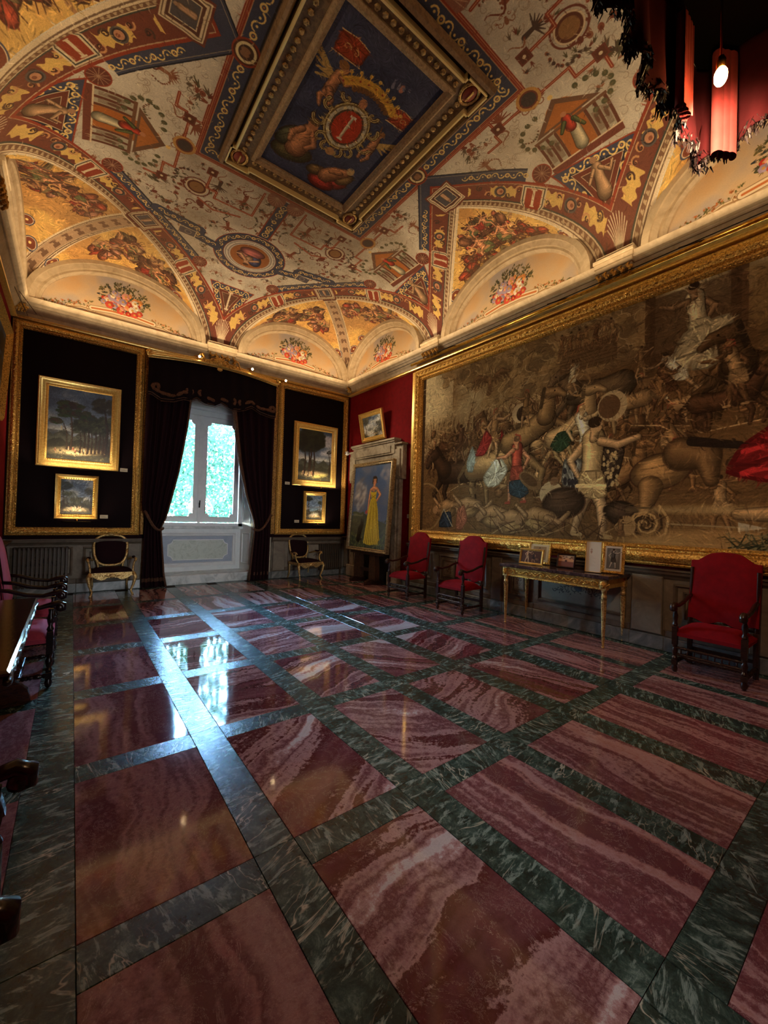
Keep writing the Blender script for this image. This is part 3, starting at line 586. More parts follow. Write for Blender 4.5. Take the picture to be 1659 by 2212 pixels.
VAULT = cv_mat('frescoed_vault', full, .75, craq=.2, spec=.25)
nxg, nyg = 236, 354
gx = np.linspace(XL, XR, nxg); gy = np.linspace(YF, YB, nyg); GX, GY = np.meshgrid(gx, gy); GZ, KD = vault_z(GX, GY)
uu, vv = np.abs(GX-XC), np.abs(GY-YC)
s2 = ((uu-2.105)*1.5-vv*1.42)/math.hypot(1.5, 1.42); s1 = (uu+vv-5.66)/math.sqrt(2); bb = -np.maximum(s1, s2)
GZ -= .03*np.exp(-((bb-.05)/.05)**2)+.015*np.exp(-((bb-.42)/.03)**2)
dgg = np.abs((HX-uu)-(HY-vv))/math.sqrt(2); GZ -= np.where((uu+vv > 5.6), .035*np.clip((.17-dgg)/.03, 0, 1), 0)
mb = MB(); mb.v = np.stack([GX.ravel(), GY.ravel(), GZ.ravel()], 1).tolist()
mb.f = [(j*nxg+i, (j+1)*nxg+i, (j+1)*nxg+i+1, j*nxg+i+1) for j in range(nyg-1) for i in range(nxg-1)]
mb.uv = lambda v: ((v.co.x-XL)/(2*HX), (v.co.y-YF)/(2*HY))
ceil = struct('ceiling', mb, VAULT, smooth=40, fix=False)
# thin roof slab above so no daylight leaks
struct('trim_1', MB().bb(XL-.4, XR+.4, YF-.4, YB+1.3, 6.75, 6.9), DADOD)
# lunette pictures on the walls under the vault
def paint_lunette():
    c = Cv(2.8, 1.16, 320, (212, 184, 144), 5); n = c.noise(.6, 2, 4); c.mask(np.clip((n-.45)*3, 0, .8), (218, 172, 116)); c.mask(np.clip((.45-n)*4, 0, .8), (176, 168, 164))
    yy = (np.arange(c.H)/c.H)[:, None]*np.ones((1, c.W), np.float32); c.mask(np.clip(yy-.45, 0, 1)*1.2*(1-n), (160, 158, 164)); X = 1.4
    for sg in (-1, 1):
        for w_, col_ in ((.075, (150, 120, 84)), (.06, (232, 212, 172)), (.02, (176, 140, 96))):
            c.line([(X+sg*1.3, .03), (X+sg*1.0, .05), (X+sg*.85, .12), (X+sg*.7, .17), (X+sg*.5, .16)], w_, col_); c.scroll(X+sg*.55, .2, .09, 0, 1.4, w_*.7, col_, 1, sg); c.scroll(X+sg*.86, .1, .07, 1, 1.2, w_*.6, col_, 1, -sg)
        c.poly([(X+sg*.48, .05), (X+sg*.9, .02), (X+sg*.6, .12)], (214, 140, 78))
        for k in range(60): t = c.r.random(); c.leaf(X+sg*(.5+.75*t), .28-.2*t+c.r.uniform(-.03, .05), .04, c.r.random()*6, c.r.choice([(120, 112, 60), (150, 96, 50), (96, 92, 52), (190, 110, 60)]))
    for w_, col_ in ((.11, (150, 120, 84)), (.09, (236, 216, 178)), (.03, (200, 120, 66))): c.line([(X-.52, .2), (X-.2, .24), (X+.2, .24), (X+.52, .2)], w_, col_)
    for k in range(230):
        a = c.r.random()*6.3; q_ = c.r.random()**.6; x = X+.46*q_*math.cos(a); y = .5+.3*q_*math.sin(a)+.1*(1-abs(math.cos(a)))*q_; c.leaf(x, y, c.r.uniform(.04, .08), c.r.random()*6, c.r.choice([(84, 84, 52), (70, 70, 50), (116, 104, 60), (56, 60, 62)]))
    for k in range(60):
        a = c.r.random()*6.3; q_ = c.r.random()**.7; x = X+.36*q_*math.cos(a); y = .46+.22*q_*math.sin(a); r_ = c.r.uniform(.028, .07); col_ = c.r.choice([(206, 84, 64), (226, 160, 140), (238, 222, 196), (190, 60, 44), (226, 150, 84), (170, 150, 170)])
        for p in range(6): c.ell(x+r_*.6*math.cos(p), y+r_*.6*math.sin(p), r_*.55, r_*.5, tuple(int(v*(.85+.05*p)) for v in col_))
        c.ell(x, y, r_*.35, r_*.35, (210, 160, 80))
    for k in range(40): a = c.r.uniform(.2, 2.9); q_ = c.r.uniform(.2, .45); c.leaf(X+q_*1.1*math.cos(a), .5+q_*.7*math.sin(a), .05, a, (90, 84, 60))
    c.grain(.08); return c
LUN = cv_mat('lunette_fresco', paint_lunette(), .75, craq=.15, spec=.2)
def arc(c, w, h, n=28): return [(c+w*math.cos(PI-PI*k/n), h*math.sin(PI*k/n)) for k in range(n+1)]
lun_list = [('right', 8.1), ('right', 4.4), ('right', .7), ('back', XC-1.87), ('back', XC+1.87), ('left', 8.1), ('left', 4.4), ('left', .7)]
LAB = {('right', 8.1): 'painted lunette with flower bouquet above the red wall in the far right corner', ('right', 4.4): 'painted lunette with flowers above the left part of the tapestry', ('right', .7): 'painted lunette with flowers at the right edge above the tapestry',
       ('back', XC-1.87): 'wide painted lunette with flowers above the left velvet panel', ('back', XC+1.87): 'painted lunette with flowers right of the window pelmet'}
_lun = {}
for wall, c0 in lun_list:
    if 'fld' not in _lun:
        mb = MB(); p = [(0, 0)]+[(x, y) for x, y in arc(0, 1.36, .98)]; mb.v = [(x, y, .012) for x, y in p]; mb.f = [(0, k, k+1)[::-1] for k in range(1, len(p)-1)]
        mb.uv = lambda v: ((v.co.x+1.4)/2.8, v.co.y/1.16+.01); _lun['fld'] = mesh('lunette_painting', mb, LUN, fix=False)
        mb2 = MB(); prof = [(-.0, 0), (-.0, .05), (.035, .09), (.07, .09), (.075, .13), (.15, .16), (.155, .19), (.24, .2), (.25, 0)]; n = 32
        for r_, o_ in prof: mb2.v += [((1.28+r_)*math.cos(PI-PI*k/n), (.9+r_*.9)*math.sin(PI*k/n), o_) for k in range(n+1)]
        mb2.f = [(i*(n+1)+k, i*(n+1)+k+1, (i+1)*(n+1)+k+1, (i+1)*(n+1)+k) for i in range(len(prof)-1) for k in range(n)]; _lun['arc'] = mesh('arch_moulding', mb2, CORNM, 30)
    m = wallmw(wall, c0, Z0+.0)
    for nm, me in (('lunette_painting', _lun['fld']), ('arch_moulding', _lun['arc'])):
        o = obj(nm, me, None, ceil); o.matrix_world = m
# central panel: raised stone frame, gilt fillet with eared corners, canvas
def paint_centre():
    c = Cv(1.34, 2.2, 520, (62, 66, 92), 9); n = c.noise(.4, 3, 4); c.mask(np.clip((n-.4)*2, 0, .7), (84, 86, 108)); c.mask(np.clip((.42-n)*3, 0, .6), (44, 46, 66))
    FL = (186, 128, 88)
    for (x, y, r_, col_, a) in ((.3, .35, .26, (104, 96, 60), .3), (.18, .55, .2, (86, 84, 60), 1), (1.0, .25, .2, (176, 70, 56), .6), (.85, .15, .2, (170, 60, 48), 0), (.7, .3, .14, (120, 96, 60), .4), (1.1, .4, .14, (140, 110, 70), 1)): c.blob(x, y, r_, col_, a)
    c.limb([(.32, .42), (.34, .62), (.36, .75)], [.13, .12, .1], FL); c.limb([(.42, .74), (.5, .6), (.42, .5)], [.045, .04, .03], FL); c.limb([(.27, .74), (.18, .62), (.2, .5)], [.045, .04, .03], FL); c.ell(.36, .87, .065, .08, FL); c.ell(.36, .92, .075, .055, (110, 84, 56))
    c.limb([(.85, .3), (.95, .42), (1.05, .5)], [.11, .1, .07], FL); c.ell(1.1, .58, .055, .065, (190, 160, 110)); c.limb([(1.0, .46), (.88, .4)], [.04, .03], FL)
    CX, CY = .7, 1.1
    def putto(x, y, s_, f):
        for k in range(5): c.cap((x-f*.05*s_, y+.18*s_), (x-f*(.34+.05*k)*s_, y+(.05+.12*k)*s_), .045*s_, .02*s_, (190, 156, 92))
        c.limb([(x, y-.05*s_), (x, y+.15*s_), (x+f*.02*s_, y+.28*s_)], [.11*s_, .1*s_, .1*s_], FL); c.limb([(x, y-.05*s_), (x-f*.1*s_, y-.25*s_), (x-f*.02*s_, y-.42*s_)], [.07*s_, .055*s_, .035*s_], FL); c.limb([(x, y-.05*s_), (x+f*.12*s_, y-.2*s_), (x+f*.1*s_, y-.38*s_)], [.07*s_, .055*s_, .035*s_], FL)
        c.limb([(x+f*.06*s_, y+.26*s_), (x+f*.2*s_, y+.2*s_), (x+f*.3*s_, y+.3*s_)], [.045*s_, .04*s_, .03*s_], FL); c.ell(x+f*.03*s_, y+.42*s_, .09*s_, .1*s_, FL); c.ell(x+f*.0*s_, y+.48*s_, .1*s_, .07*s_, (150, 104, 60))
    for (x, y, w_, h_, f) in ((.28, 1.86, .34, .22, 1), (1.15, 1.6, .26, .2, -1)):
        c.line([(x+f*.1, y-.2), (x-f*.02, y-.62)], .02, (110, 70, 44)); c.cloth([(x-w_/2, y-h_*.5), (x+w_/2, y-h_*.4), (x+w_/2, y+h_*.5), (x, y+h_*.62), (x-w_/2, y+h_*.5)], (186, 78, 46), 6)
        c.line([(x-w_/2, y-h_*.5), (x+w_/2, y-h_*.42)], .012, (220, 180, 120)); c.line([(x-w_/2, y+h_*.5), (x, y+h_*.62), (x+w_/2, y+h_*.5)], .012, (220, 180, 120)); c.scroll(x-f*.05, y, .05, 0, 1, .014, (214, 170, 100)); c.scroll(x+f*.06, y, .04, 2, 1, .014, (214, 170, 100), 1, -1)
    putto(.3, 1.4, .62, 1); putto(1.1, 1.05, .55, -1)
    for k in range(10): a = 1.0+k*.13*1.0; c.ell(CX+.05+.42*math.cos(a), CY+.12+.42*math.sin(a), .05, .03, (120, 84, 50), 1, a)
    cr = [(CX+.04+r_*math.cos(a), CY+.1+r_*math.sin(a)) for r_, rg in ((.46, range(9)), (.56, range(8, -1, -1))) for a in [.85+.19*k for k in rg]]
    c.poly(cr, (214, 164, 66))
    for k in range(9): a = .85+.19*k; x, y = CX+.04+.6*math.cos(a), CY+.1+.6*math.sin(a); c.ell(x, y, .022, .022, (232, 190, 96)); c.line([(x, y), (CX+.04+.54*math.cos(a), CY+.1+.54*math.sin(a))], .014, (214, 164, 66)); c.ell(CX+.04+.51*math.cos(a), CY+.1+.51*math.sin(a), .012, .012, (150, 60, 44))
    # shield with the white column in a scrolled cartouche
    for w_, col_ in ((.06, (60, 30, 20)), (.042, (204, 184, 120)), (.016, (120, 96, 56))):
        for sg in (-1, 1):
            for (dx, dy, r_, a0, tn) in ((.3, .12, .09, 1, .9), (.31, -.1, .1, 0, .9), (.2, -.32, .09, 2, .9), (.08, -.4, .08, 1, .8), (.18, .33, .07, 0, .8)): c.scroll(CX+sg*dx, CY+dy, r_, a0 if sg > 0 else PI-a0, tn, w_, col_, 1, -sg)
        c.ring(CX, CY, .25, w_*1.1, col_, 1, .31)
    c.ell(CX, CY, .24, .30, (196, 190, 164)); c.ell(CX, CY, .2, .26, (90, 70, 50)); c.ell(CX, CY, .175, .235, (184, 62, 34))
    for k in range(12): c.ell(CX+.215*math.cos(k*PI/6+.2), CY+.275*math.sin(k*PI/6+.2), .02, .02, (232, 214, 160))
    c.rect(CX-.018, CX+.018, CY-.17, CY+.16, (222, 212, 180)); c.rect(CX-.04, CX+.04, CY+.15, CY+.185, (232, 222, 190)); c.rect(CX-.04, CX+.04, CY-.195, CY-.165, (232, 222, 190)); c.rect(CX+.004, CX+.018, CY-.17, CY+.16, (170, 156, 124))
    c.ell(CX, CY+.38, .05, .06, FL); c.ell(CX, CY-.42, .06, .06, (186, 140, 90)); c.ell(.95, 1.9, .03, .05, (190, 130, 110)); [c.cap((.85+.06*k, 1.85+.03*k), (.83+.07*k, 1.93), .02, .008, (120, 120, 140)) for k in range(4)]
    c.hatch(9000, .05, .008, .3, al=.45, curl=7); c.grain(.14); return c
CEN = cv_mat('central_fresco', paint_centre(), .7, craq=.15, spec=.2)
pm = Matrix(((1, 0, 0, XC), (0, 1, 0, YC), (0, 0, 1, ZC-.03), (0, 0, 0, 1)))
cp = MB(); cp.v = [(-.67, -1.1, -.005), (.67, -1.1, -.005), (.67, 1.1, -.005), (-.67, 1.1, -.005)]; cp.f = [(3, 2, 1, 0)]; cp.uv = lambda v: ((v.co.x+.67)/1.34, .5-v.co.y/2.2)
o = obj('central_painting', cp, CEN, ceil, fix=False); o.matrix_world = pm
FRST = stone_mat('ceiling_frame_plaster', [(.35, (140, 116, 86)), (.6, (184, 158, 122))], 30, .6, .5)
FRSD = stone_mat('ceiling_frame_dark', [(.35, (104, 82, 60)), (.6, (142, 116, 84))], 20, .5, .4)
GILT_C = mat('bright_fillet_gilding', (255, 232, 165), .35, .2)
f1 = MB().sweep_rect(-.76, .76, -1.19, 1.19, [(0, 0), (0, -.05), (.03, -.07), (.05, -.04), (.09, -.03), (.09, 0)])
o = obj('inner_frame', f1, FRST, ceil); o.matrix_world = pm
f2 = MB().sweep_rect(-1.0, 1.0, -1.36, 1.36, [(0, 0), (0, -.02), (.24, -.02), (.24, 0)]); o = obj('frame_frieze', f2, FRSD, ceil); o.matrix_world = pm
f3 = MB().sweep_rect(-1.12, 1.12, -1.5, 1.5, [(0, 0), (.02, -.07), (.05, -.09), (.08, -.05), (.1, 0)]); o = obj('outer_frame', f3, FRSD, ceil); o.matrix_world = pm
gl = MB()
for sx in (-1, 1):
    gl.bb(sx*.99-.011, sx*.99+.011, -1.1, 1.1, -.09, 0)
for sy in (-1, 1):
    gl.bb(-.72, .72, sy*1.35-.011, sy*1.35+.011, -.09, 0)
for sx in (-1, 1):
    for sy in (-1, 1):
        for (x0, x1, y0, y1) in ((.72, .74, 1.35, 1.42), (.72, 1.06, 1.4, 1.42), (1.04, 1.06, 1.1, 1.42), (.98, 1.06, 1.1, 1.12)):
            a, b_ = sorted((sx*x0, sx*x1)); c_, d_ = sorted((sy*y0, sy*y1)); gl.bb(a, b_, c_, d_, -.085, 0)
o = obj('gilt_fillet', gl, GILT_C, ceil); o.matrix_world = pm
orn = MB()
for k in range(-12, 13):
    for sx in (-1, 1): orn.ball((sx*.88, k*.1, -.03), .035, 6, 4, (1, 1, .5))
for k in range(-7, 8):
    for sy in (-1, 1): orn.ball((k*.1, sy*1.24, -.03), .035, 6, 4, (1, 1, .5))
o = obj('frieze_bosses', orn, gold_mat('dull_frieze_gilding', (190, 160, 110), (110, 84, 56), .5, .4, 40), ceil, kind='stuff'); o.matrix_world = pm
SHD = mat('shield_red', (140, 52, 32), .5)
for i, (sx, sy) in enumerate(((-1, -1), (1, -1), (-1, 1), (1, 1))):
    m_ = MB().ball((0, 0, 0), .1, 12, 6, (.8, 1.0, .3)); o = obj('corner_shield', m_, SHD, ceil, True); o.matrix_world = pm@Matrix.Translation((sx*.9, sy*1.27, -.03))
    r2 = MB().tube([(.1*math.cos(k*PI/8), .12*math.sin(k*PI/8), -.0) for k in range(17)], .018, 6).box((0, 0, -.03), (.02, .13, .02)); rr = obj('shield_rim', r2, GOLDP, ceil); rr.matrix_world = o.matrix_world
# ------------------------------------------------------------------ floor of marble slabs and green marble bands
def slab_mat(name, rows, seed):
    m = mat(name, (140, 80, 78), .2, 0, .5); t = NT(m); uv = t.new('TexCoord').outputs['UV']
    n0 = t.noise(uv, 1.1, 3, .5); n1 = t.noise(uv, 26, 6, .75); sp = t.new('SeparateXYZ'); t.l.new(uv, sp.inputs[0])
    x = t.math('ADD', t.math('MULTIPLY', sp.outputs[0], 1.5), t.math('MULTIPLY', n0.outputs[0], .7))
    cb = t.new('CombineXYZ'); t.l.new(x, cb.inputs[0]); t.l.new(t.math('MULTIPLY', sp.outputs[1], .12), cb.inputs[1]); st = t.noise(cb.outputs[0], 1.8, 4, .55)
    f = t.math('ADD', st.outputs[0], t.math('MULTIPLY', t.math('SUBTRACT', n1.outputs[0], .5), .16))
    c = t.ramp(f, rows); sp2 = t.noise(uv, 120, 3, .8)
    c = t.mix(t.math('MULTIPLY', sp2.outputs[0], .5), c, (100, 60, 58), 'MULTIPLY'); t.col(c)
    ve = t.noise(uv, 4, 6, .8, 1.5); vf = t.ramp(ve.outputs[0], [(.492, (0, 0, 0)), (.5, (255, 255, 255)), (.508, (0, 0, 0))]); t.col(t.mix(t.math('MULTIPLY', vf, .45), c, (205, 180, 168)))
    t.bump(t.noise(uv, 45, 3).outputs[0], .05, .002); t.rgh(t.ramp(sp2.outputs[0], [(.3, (58, 58, 58)), (.7, (74, 74, 74))])); return m
DK, MD, LT, WH = (116, 66, 70), (140, 88, 90), (196, 154, 150), (222, 214, 210)
SLABS = [slab_mat('striped_marble', [(.36, DK), (.44, MD), (.46, LT), (.5, DK), (.53, MD), (.56, LT), (.6, (182, 130, 122)), (.63, DK)], 1),
         slab_mat('veined_marble', [(.34, MD), (.42, DK), (.48, (98, 46, 46)), (.5, LT), (.55, DK), (.59, LT), (.61, WH), (.7, (186, 168, 160))], 2),
         slab_mat('dusky_marble', [(.35, (128, 80, 82)), (.46, (112, 66, 70)), (.52, (170, 124, 122)), (.56, (120, 74, 78)), (.64, (176, 136, 132))], 3),
         slab_mat('pale_striped_marble', [(.34, LT), (.41, (186, 138, 128)), (.44, DK), (.48, MD), (.5, LT), (.55, WH), (.6, LT), (.63, DK)], 4)]
def green_mat():
    m = mat('green_marble', (50, 68, 60), .25, 0, .5); t = NT(m); uv = t.new('TexCoord').outputs['UV']
    n = t.noise(uv, 9, 8, .8, .4); c = t.ramp(n.outputs[0], [(.32, (16, 30, 28)), (.46, (34, 54, 48)), (.55, (54, 78, 70)), (.66, (104, 126, 114))])
    mp = t.new('Mapping'); t.l.new(uv, mp.inputs[0]); mp.inputs['Scale'].default_value = (1, 3.2, 1); mp.inputs['Rotation'].default_value = (0, 0, .5); st = t.noise(mp.outputs[0], 7, 6, .72, .5)
    c = t.mix(t.math('MULTIPLY', t.ramp(st.outputs[0], [(.54, (0, 0, 0)), (.61, (255, 255, 255))]), .65), c, (146, 168, 156))
    v = t.noise(mp.outputs[0], 1.6, 4, .6, .8); vf = t.ramp(v.outputs[0], [(.488, (0, 0, 0)), (.5, (255, 255, 255)), (.51, (0, 0, 0))]); m2 = t.noise(uv, 2.2, 2); vf = t.math('MULTIPLY', vf, t.ramp(m2.outputs[0], [(.45, (0, 0, 0)), (.6, (255, 255, 255))])); t.col(t.mix(vf, c, (186, 186, 164)))
    t.bump(t.noise(uv, 45, 3).outputs[0], .05, .002); return m
GREEN = green_mat()
floor = struct('floor', MB().bb(XL-.3, XR+.3, YF-.3, YB+.1, -.12, -.006), mat('floor_bedding', (40, 30, 26), .9))
CX_ = [(-.93, -.18), (.06, .72), (.92, 1.58), (1.79, 2.43), (2.63, 3.27), (3.5, 4.16), (4.44, 4.98), (5.13, 5.88)]
RY_ = [(-.74, .36), (.54, 1.66), (1.85, 2.95), (3.14, 4.23), (4.43, 5.5), (5.72, 6.77), (6.98, 8.1), (8.27, 9.4)]
ANG = {}
rr_ = random.Random(21)
def tile(name, x0, x1, y0, y1, mt, an, z=0, parent=floor):
    g = .0012; mb = MB().bb(x0+g, x1-g, y0+g, y1-g, -.02, z, .0015); ox, oy = rr_.uniform(0, 40), rr_.uniform(0, 40); ca, sa = math.cos(an), math.sin(an)
    mb.uv = lambda v: (v.co.x*ca-v.co.y*sa+ox, v.co.x*sa+v.co.y*ca+oy); return obj(name, mb, mt, parent)
for j, (y0, y1) in enumerate(RY_):
    for i, (x0, x1) in enumerate(CX_):
        key = (i, j); an = rr_.uniform(-.08, .08); mt = SLABS[0]
        if i in (2, 3, 4, 5) and j >= 1:
            an = {(2, 1): 1.45, (3, 2): -.9, (4, 2): 1.25, (5, 2): -.35, (3, 3): 1.2, (4, 3): -.8, (5, 3): 1.2, (2, 2): .9}.get(key, 1.5+rr_.uniform(-.25, .25) if j > 3 else rr_.uniform(.6, 1.6)); mt = SLABS[1] if j < 6 else SLABS[3]
        if key in ((3, 1), (4, 1), (5, 1), (6, 1), (3, 0), (4, 0), (2, 0)): an = 0.0; mt = SLABS[0]
        if i >= 6: an = 0; mt = SLABS[0]
        if i == 1: mt = SLABS[2]; an = 0
        if key in ((1, 0),): mt = SLABS[3]
        if i == 0: mt = SLABS[2]
        if j >= 6 and i > 1: an = 1.57 if (i+j) % 3 else 0; an = 0
        tile('marble_slab', x0, x1, y0, y1, mt, an)
xs = [(CX_[i][1], CX_[i+1][0]) for i in range(len(CX_)-1)]; ys = [(RY_[j][1], RY_[j+1][0]) for j in range(len(RY_)-1)]
for (x0, x1) in xs+[(5.88, XR)]:
    for j, (y0, y1) in enumerate(RY_): tile('green_band', x0, x1, y0, y1 if j == len(RY_)-1 else RY_[j+1][0], GREEN, rr_.uniform(-.5, .5))
for (y0, y1) in ys+[(9.4, YB)]:
    for (x0, x1) in CX_: tile('green_band', x0, x1, y0, y1, GREEN, 1.57+rr_.uniform(-.5, .5))
tile('green_band', 5.88, XR, 9.4, YB, GREEN, 0)
# ------------------------------------------------------------------ walls
AX0, AX1, AYW, AZT = 1.43, 3.40, 10.34, 4.45     # window recess
wb = MB(); wb.bb(XL-.3, 1.38, YB, YB+.2, -.1, 6.7); wb.bb(3.48, XR+.3, YB, YB+.2, -.1, 6.7); wb.bb(1.38, 3.48, YB, YB+.2, AZT, 6.7); wb.bb(1.38, 3.48, YB, YB+.2, -.1, .0)
wall_back = struct('wall_back', wb, TRAV)
wall_right = struct('wall_right', MB().bb(XR, XR+.2, YF-.3, YB+.3, -.1, 6.7), DAMR)
wall_left = struct('wall_left', MB().bb(XL-.2, XL, YF-.3, YB+.3, -.1, 6.7), DAMR)
wall_front = struct('wall_front', MB().bb(XL-.3, XR+.3, YF-.2, YF, -.1, 6.7), DAMR)
# cornice: swept profile on the four walls, with a gilt picture rail under it
def run(prof, mt, name, walls, smooth=30, parent=None):
    for w in walls:
        L0, L1 = {'right': (YF, YB), 'left': (YF, YB), 'back': (XL, XR), 'front': (XL, XR)}[w]; mb = MB()
        for a in (L0, L1):
            for o_, z_ in prof:
                mb.v.append({'right': (XR-o_, a, z_), 'left': (XL+o_, a, z_), 'back': (a, YB-o_, z_), 'front': (a, YF+o_, z_)}[w])
        n = len(prof); mb.f = [(i, (i+1) % n, (i+1) % n+n, i+n) for i in range(n)]+[tuple(range(n)), tuple(range(n, 2*n))[::-1]]
        o = struct(name(w) if callable(name) else name, mb, mt, smooth, parent)
W4 = ('right', 'back', 'left', 'front'); TRN = {'right': 2, 'back': 3, 'left': 4, 'front': 5}
run([(0, 5.0), (.05, 5.0), (.06, 5.06), (.1, 5.1), (.13, 5.17), (.15, 5.17), (.16, 5.2), (.2, 5.22), (.22, 5.25), (.23, 5.3), (.0, 5.3)], CORNM, lambda w: 'trim_%d' % TRN[w], W4, 25)
run([(0, 4.93), (.05, 4.93), (.075, 4.945), (.08, 4.965), (.06, 4.985), (.055, 5.0), (0, 5.0)], GOLDS, lambda w: 'trim_%d' % (TRN[w]+4), W4, 40)
# corbel capitals under the vault feet
cb_i = 0
def corbel(wall, a, w_):
    mb = MB()
    for o_, z0, z1, ww in ((.2, 5.1, 5.17, .9), (.23, 5.17, 5.24, .97), (.25, 5.24, 5.3, 1.02), (.27, 5.3, 5.35, 1.06), (.22, 5.35, 5.41, .98)):
        mb.box((0, (z0+z1)/2-5.0, o_/2), (w_*ww, z1-z0, o_), 0, .006)
    o = obj('corbel_capital', mb, CORNM, None); o.matrix_world = wallmw(wall, a, 5.0); o['kind'] = 'structure'; o.name = 'trim_%d' % (20+cb_list.index((wall, a, w_)))
    lf = MB()
    for k in range(5):
        x = (k-2)*w_*.2; lf.tube([(x, .02, .2), (x+.02, .07, .24), (x-.02, .12, .25), (x, .15, .22)], .018, 6); lf.ball((x+.03, .09, .23), .028, 6, 4)
    g = obj('gilt_leaves', lf, GOLD, o, True)
cb_list = [('right', 6.21, .5), ('right', 2.55, .5), ('back', XC, .62), ('left', 6.21, .5), ('left', 2.55, .5), ('back', XR-.1, .22), ('back', XL+.1, .22)]
for a in cb_list: corbel(*a)
# ------------------------------------------------------------------ dado: rail, base, panels with raised frames
def arabesque():
    c = Cv(.5, .5, 400, (140, 130, 110), 4); n = c.noise(.15, 3, 3); c.mask(np.clip((n-.5)*3, 0, .5), (118, 106, 88)); INK = (66, 52, 40)
    for sg in (-1, 1):
        c.scroll(.25+sg*.09, .25, .07, 0, 1.3, .014, INK, 1, sg); c.scroll(.25+sg*.06, .35, .05, 1, 1.2, .012, INK, 1, -sg); c.scroll(.25+sg*.06, .15, .05, 4, 1.2, .012, INK, 1, sg)
        for k in range(10): c.leaf(.25+sg*c.r.uniform(.01, .17), c.r.uniform(.12, .38), .035, c.r.random()*6, INK)
    c.ell(.25, .25, .025, .035, (110, 70, 46)); c.line([(.03, .03), (.47, .03), (.47, .47), (.03, .47), (.03, .03)], .008, INK); c.grain(.12); return c
ARAB = cv_mat('arabesque_panel', arabesque(), .6)
def swag():
    c = Cv(1.2, .42, 300, (142, 134, 116), 6); n = c.noise(.2, 3, 3); c.mask(np.clip((n-.5)*3, 0, .5), (120, 110, 92)); INK = (56, 54, 48)
    for sg in (-1, 1):
        for k in range(4): c.scroll(.6+sg*(.07+.1*k), .22-.02*k, .06-.008*k, k, 1.2, .012, INK, 1, sg*(-1)**k)
        for k in range(26): c.leaf(.6+sg*c.r.random()*.42, .22+c.r.uniform(-.09, .07), .03, c.r.random()*6, INK)
    c.ell(.6, .23, .06, .05, (72, 78, 86)); c.grain(.12); return c
SWAG = cv_mat('swag_panel', swag(), .6)
def quad(w, h, z=0): 
    m = MB(); m.v = [(-w/2, -h/2, z), (w/2, -h/2, z), (w/2, h/2, z), (-w/2, h/2, z)]; m.f = [(0, 1, 2, 3)]; m.uv = lambda v: (v.co.x/w+.5, v.co.y/h+.5); return m
def dado_run(wall, par, segs, ztop=1.04):
    for (a0, a1, typ) in segs:
        mid, L = (a0+a1)/2, a1-a0
        def P(nm, mb, mt, z=.0, **k): o = obj(nm, mb, mt, par, **k); o.matrix_world = wallmw(wall, mid, z); return o
        P('dado_board', MB().bb(-L/2, L/2, .0, ztop-.04, 0, .05), DADO)
        P('dado_rail', MB().ext([(b_, a_) for a_, b_ in [(0, ztop-.12), (.06, ztop-.12), (.075, ztop-.09), (.11, ztop-.06), (.12, ztop-.02), (.14, ztop-.015), (.14, ztop), (0, ztop)]], -L/2, L/2, 'x'), DADOD)
        P('dado_base', MB().bb(-L/2, L/2, .18, .27, .05, .075, .008), DADOD)
        P('skirting', MB().bb(-L/2, L/2, 0.002, .18, .05, .095, .008), SKIRT)
        if typ == 'p':
            w2 = min(L-.16, .62); 
            P('panel_frame', MB().sweep_rect(-w2/2, w2/2, .33, .87, [(0, .05), (0, .07), (.025, .08), (.04, .06), (.045, .05)]), DADOD)
            P('panel_frame', MB().sweep_rect(-w2/2+.1, w2/2-.1, .42, .78, [(0, .05), (0, .066), (.02, .07), (.03, .05)]), DADOD)
            o = obj('painted_panel', quad(w2-.26, .3, .054), ARAB, par, fix=False); o.matrix_world = wallmw(wall, mid, .6)
        if typ == 'w':
            P('panel_frame', MB().sweep_rect(-L/2+.06, L/2-.06, .33, .87, [(0, .05), (0, .07), (.025, .08), (.04, .06), (.045, .05)]), DADOD)
            o = obj('painted_panel', quad(L-.26, .42, .054), SWAG, par, fix=False); o.matrix_world = wallmw(wall, mid, .6)
        if typ == 's': P('pilaster', MB().bb(-L/2+.02, L/2-.02, 0.2, ztop-.1, .05, .1, .01), DADO)
BASE = {w: struct('baseboard_'+w, m_, SKIRT) for w, m_ in (('right', MB().bb(XR-.03, XR-.001, YF, YB, .001, .16)), ('back', MB().bb(XL, 1.2, YB-.03, YB-.001, .001, .16).bb(3.7, XR, YB-.03, YB-.001, .001, .16)), ('left', MB().bb(XL+.001, XL+.03, YF, YB, .001, .16)))}
dado_run('right', BASE['right'], [(-.9, .1, 'w'), (.1, .85, 'p'), (.85, 1.1, 's'), (1.1, 1.9, 'p'), (1.9, 2.3, 's'), (2.3, 3.75, 'w'), (3.75, 4.35, 'p'), (4.35, 4.6, 's'), (4.6, 5.3, 'p'), (5.3, 6.0, 'p'), (6.0, 6.9, 'p'), (9.4, 9.6, 's')])
dado_run('back', BASE['back'], [(-.9, .1, 'w'), (.1, .9, 'p'), (.9, 1.15, 's'), (3.95, 4.3, 's'), (4.3, 4.85, 'p'), (4.85, 5.9, 'w'), (5.9, 6.05, 's')], 1.02)
dado_run('left', BASE['left'], [(2, 4, 'w'), (4, 6, 'w'), (6, 8, 'w'), (8, 9.6, 'w')], 1.0)
# red fabric on the upper back wall beside the window
for nm, x0, x1 in (('wall_fabric', -.95, 1.25), ('wall_fabric', 3.75, XR)):
    obj(nm, MB().bb(x0, x1, YB-.012, YB-.001, 1.02, 4.95), VELD, wall_back)
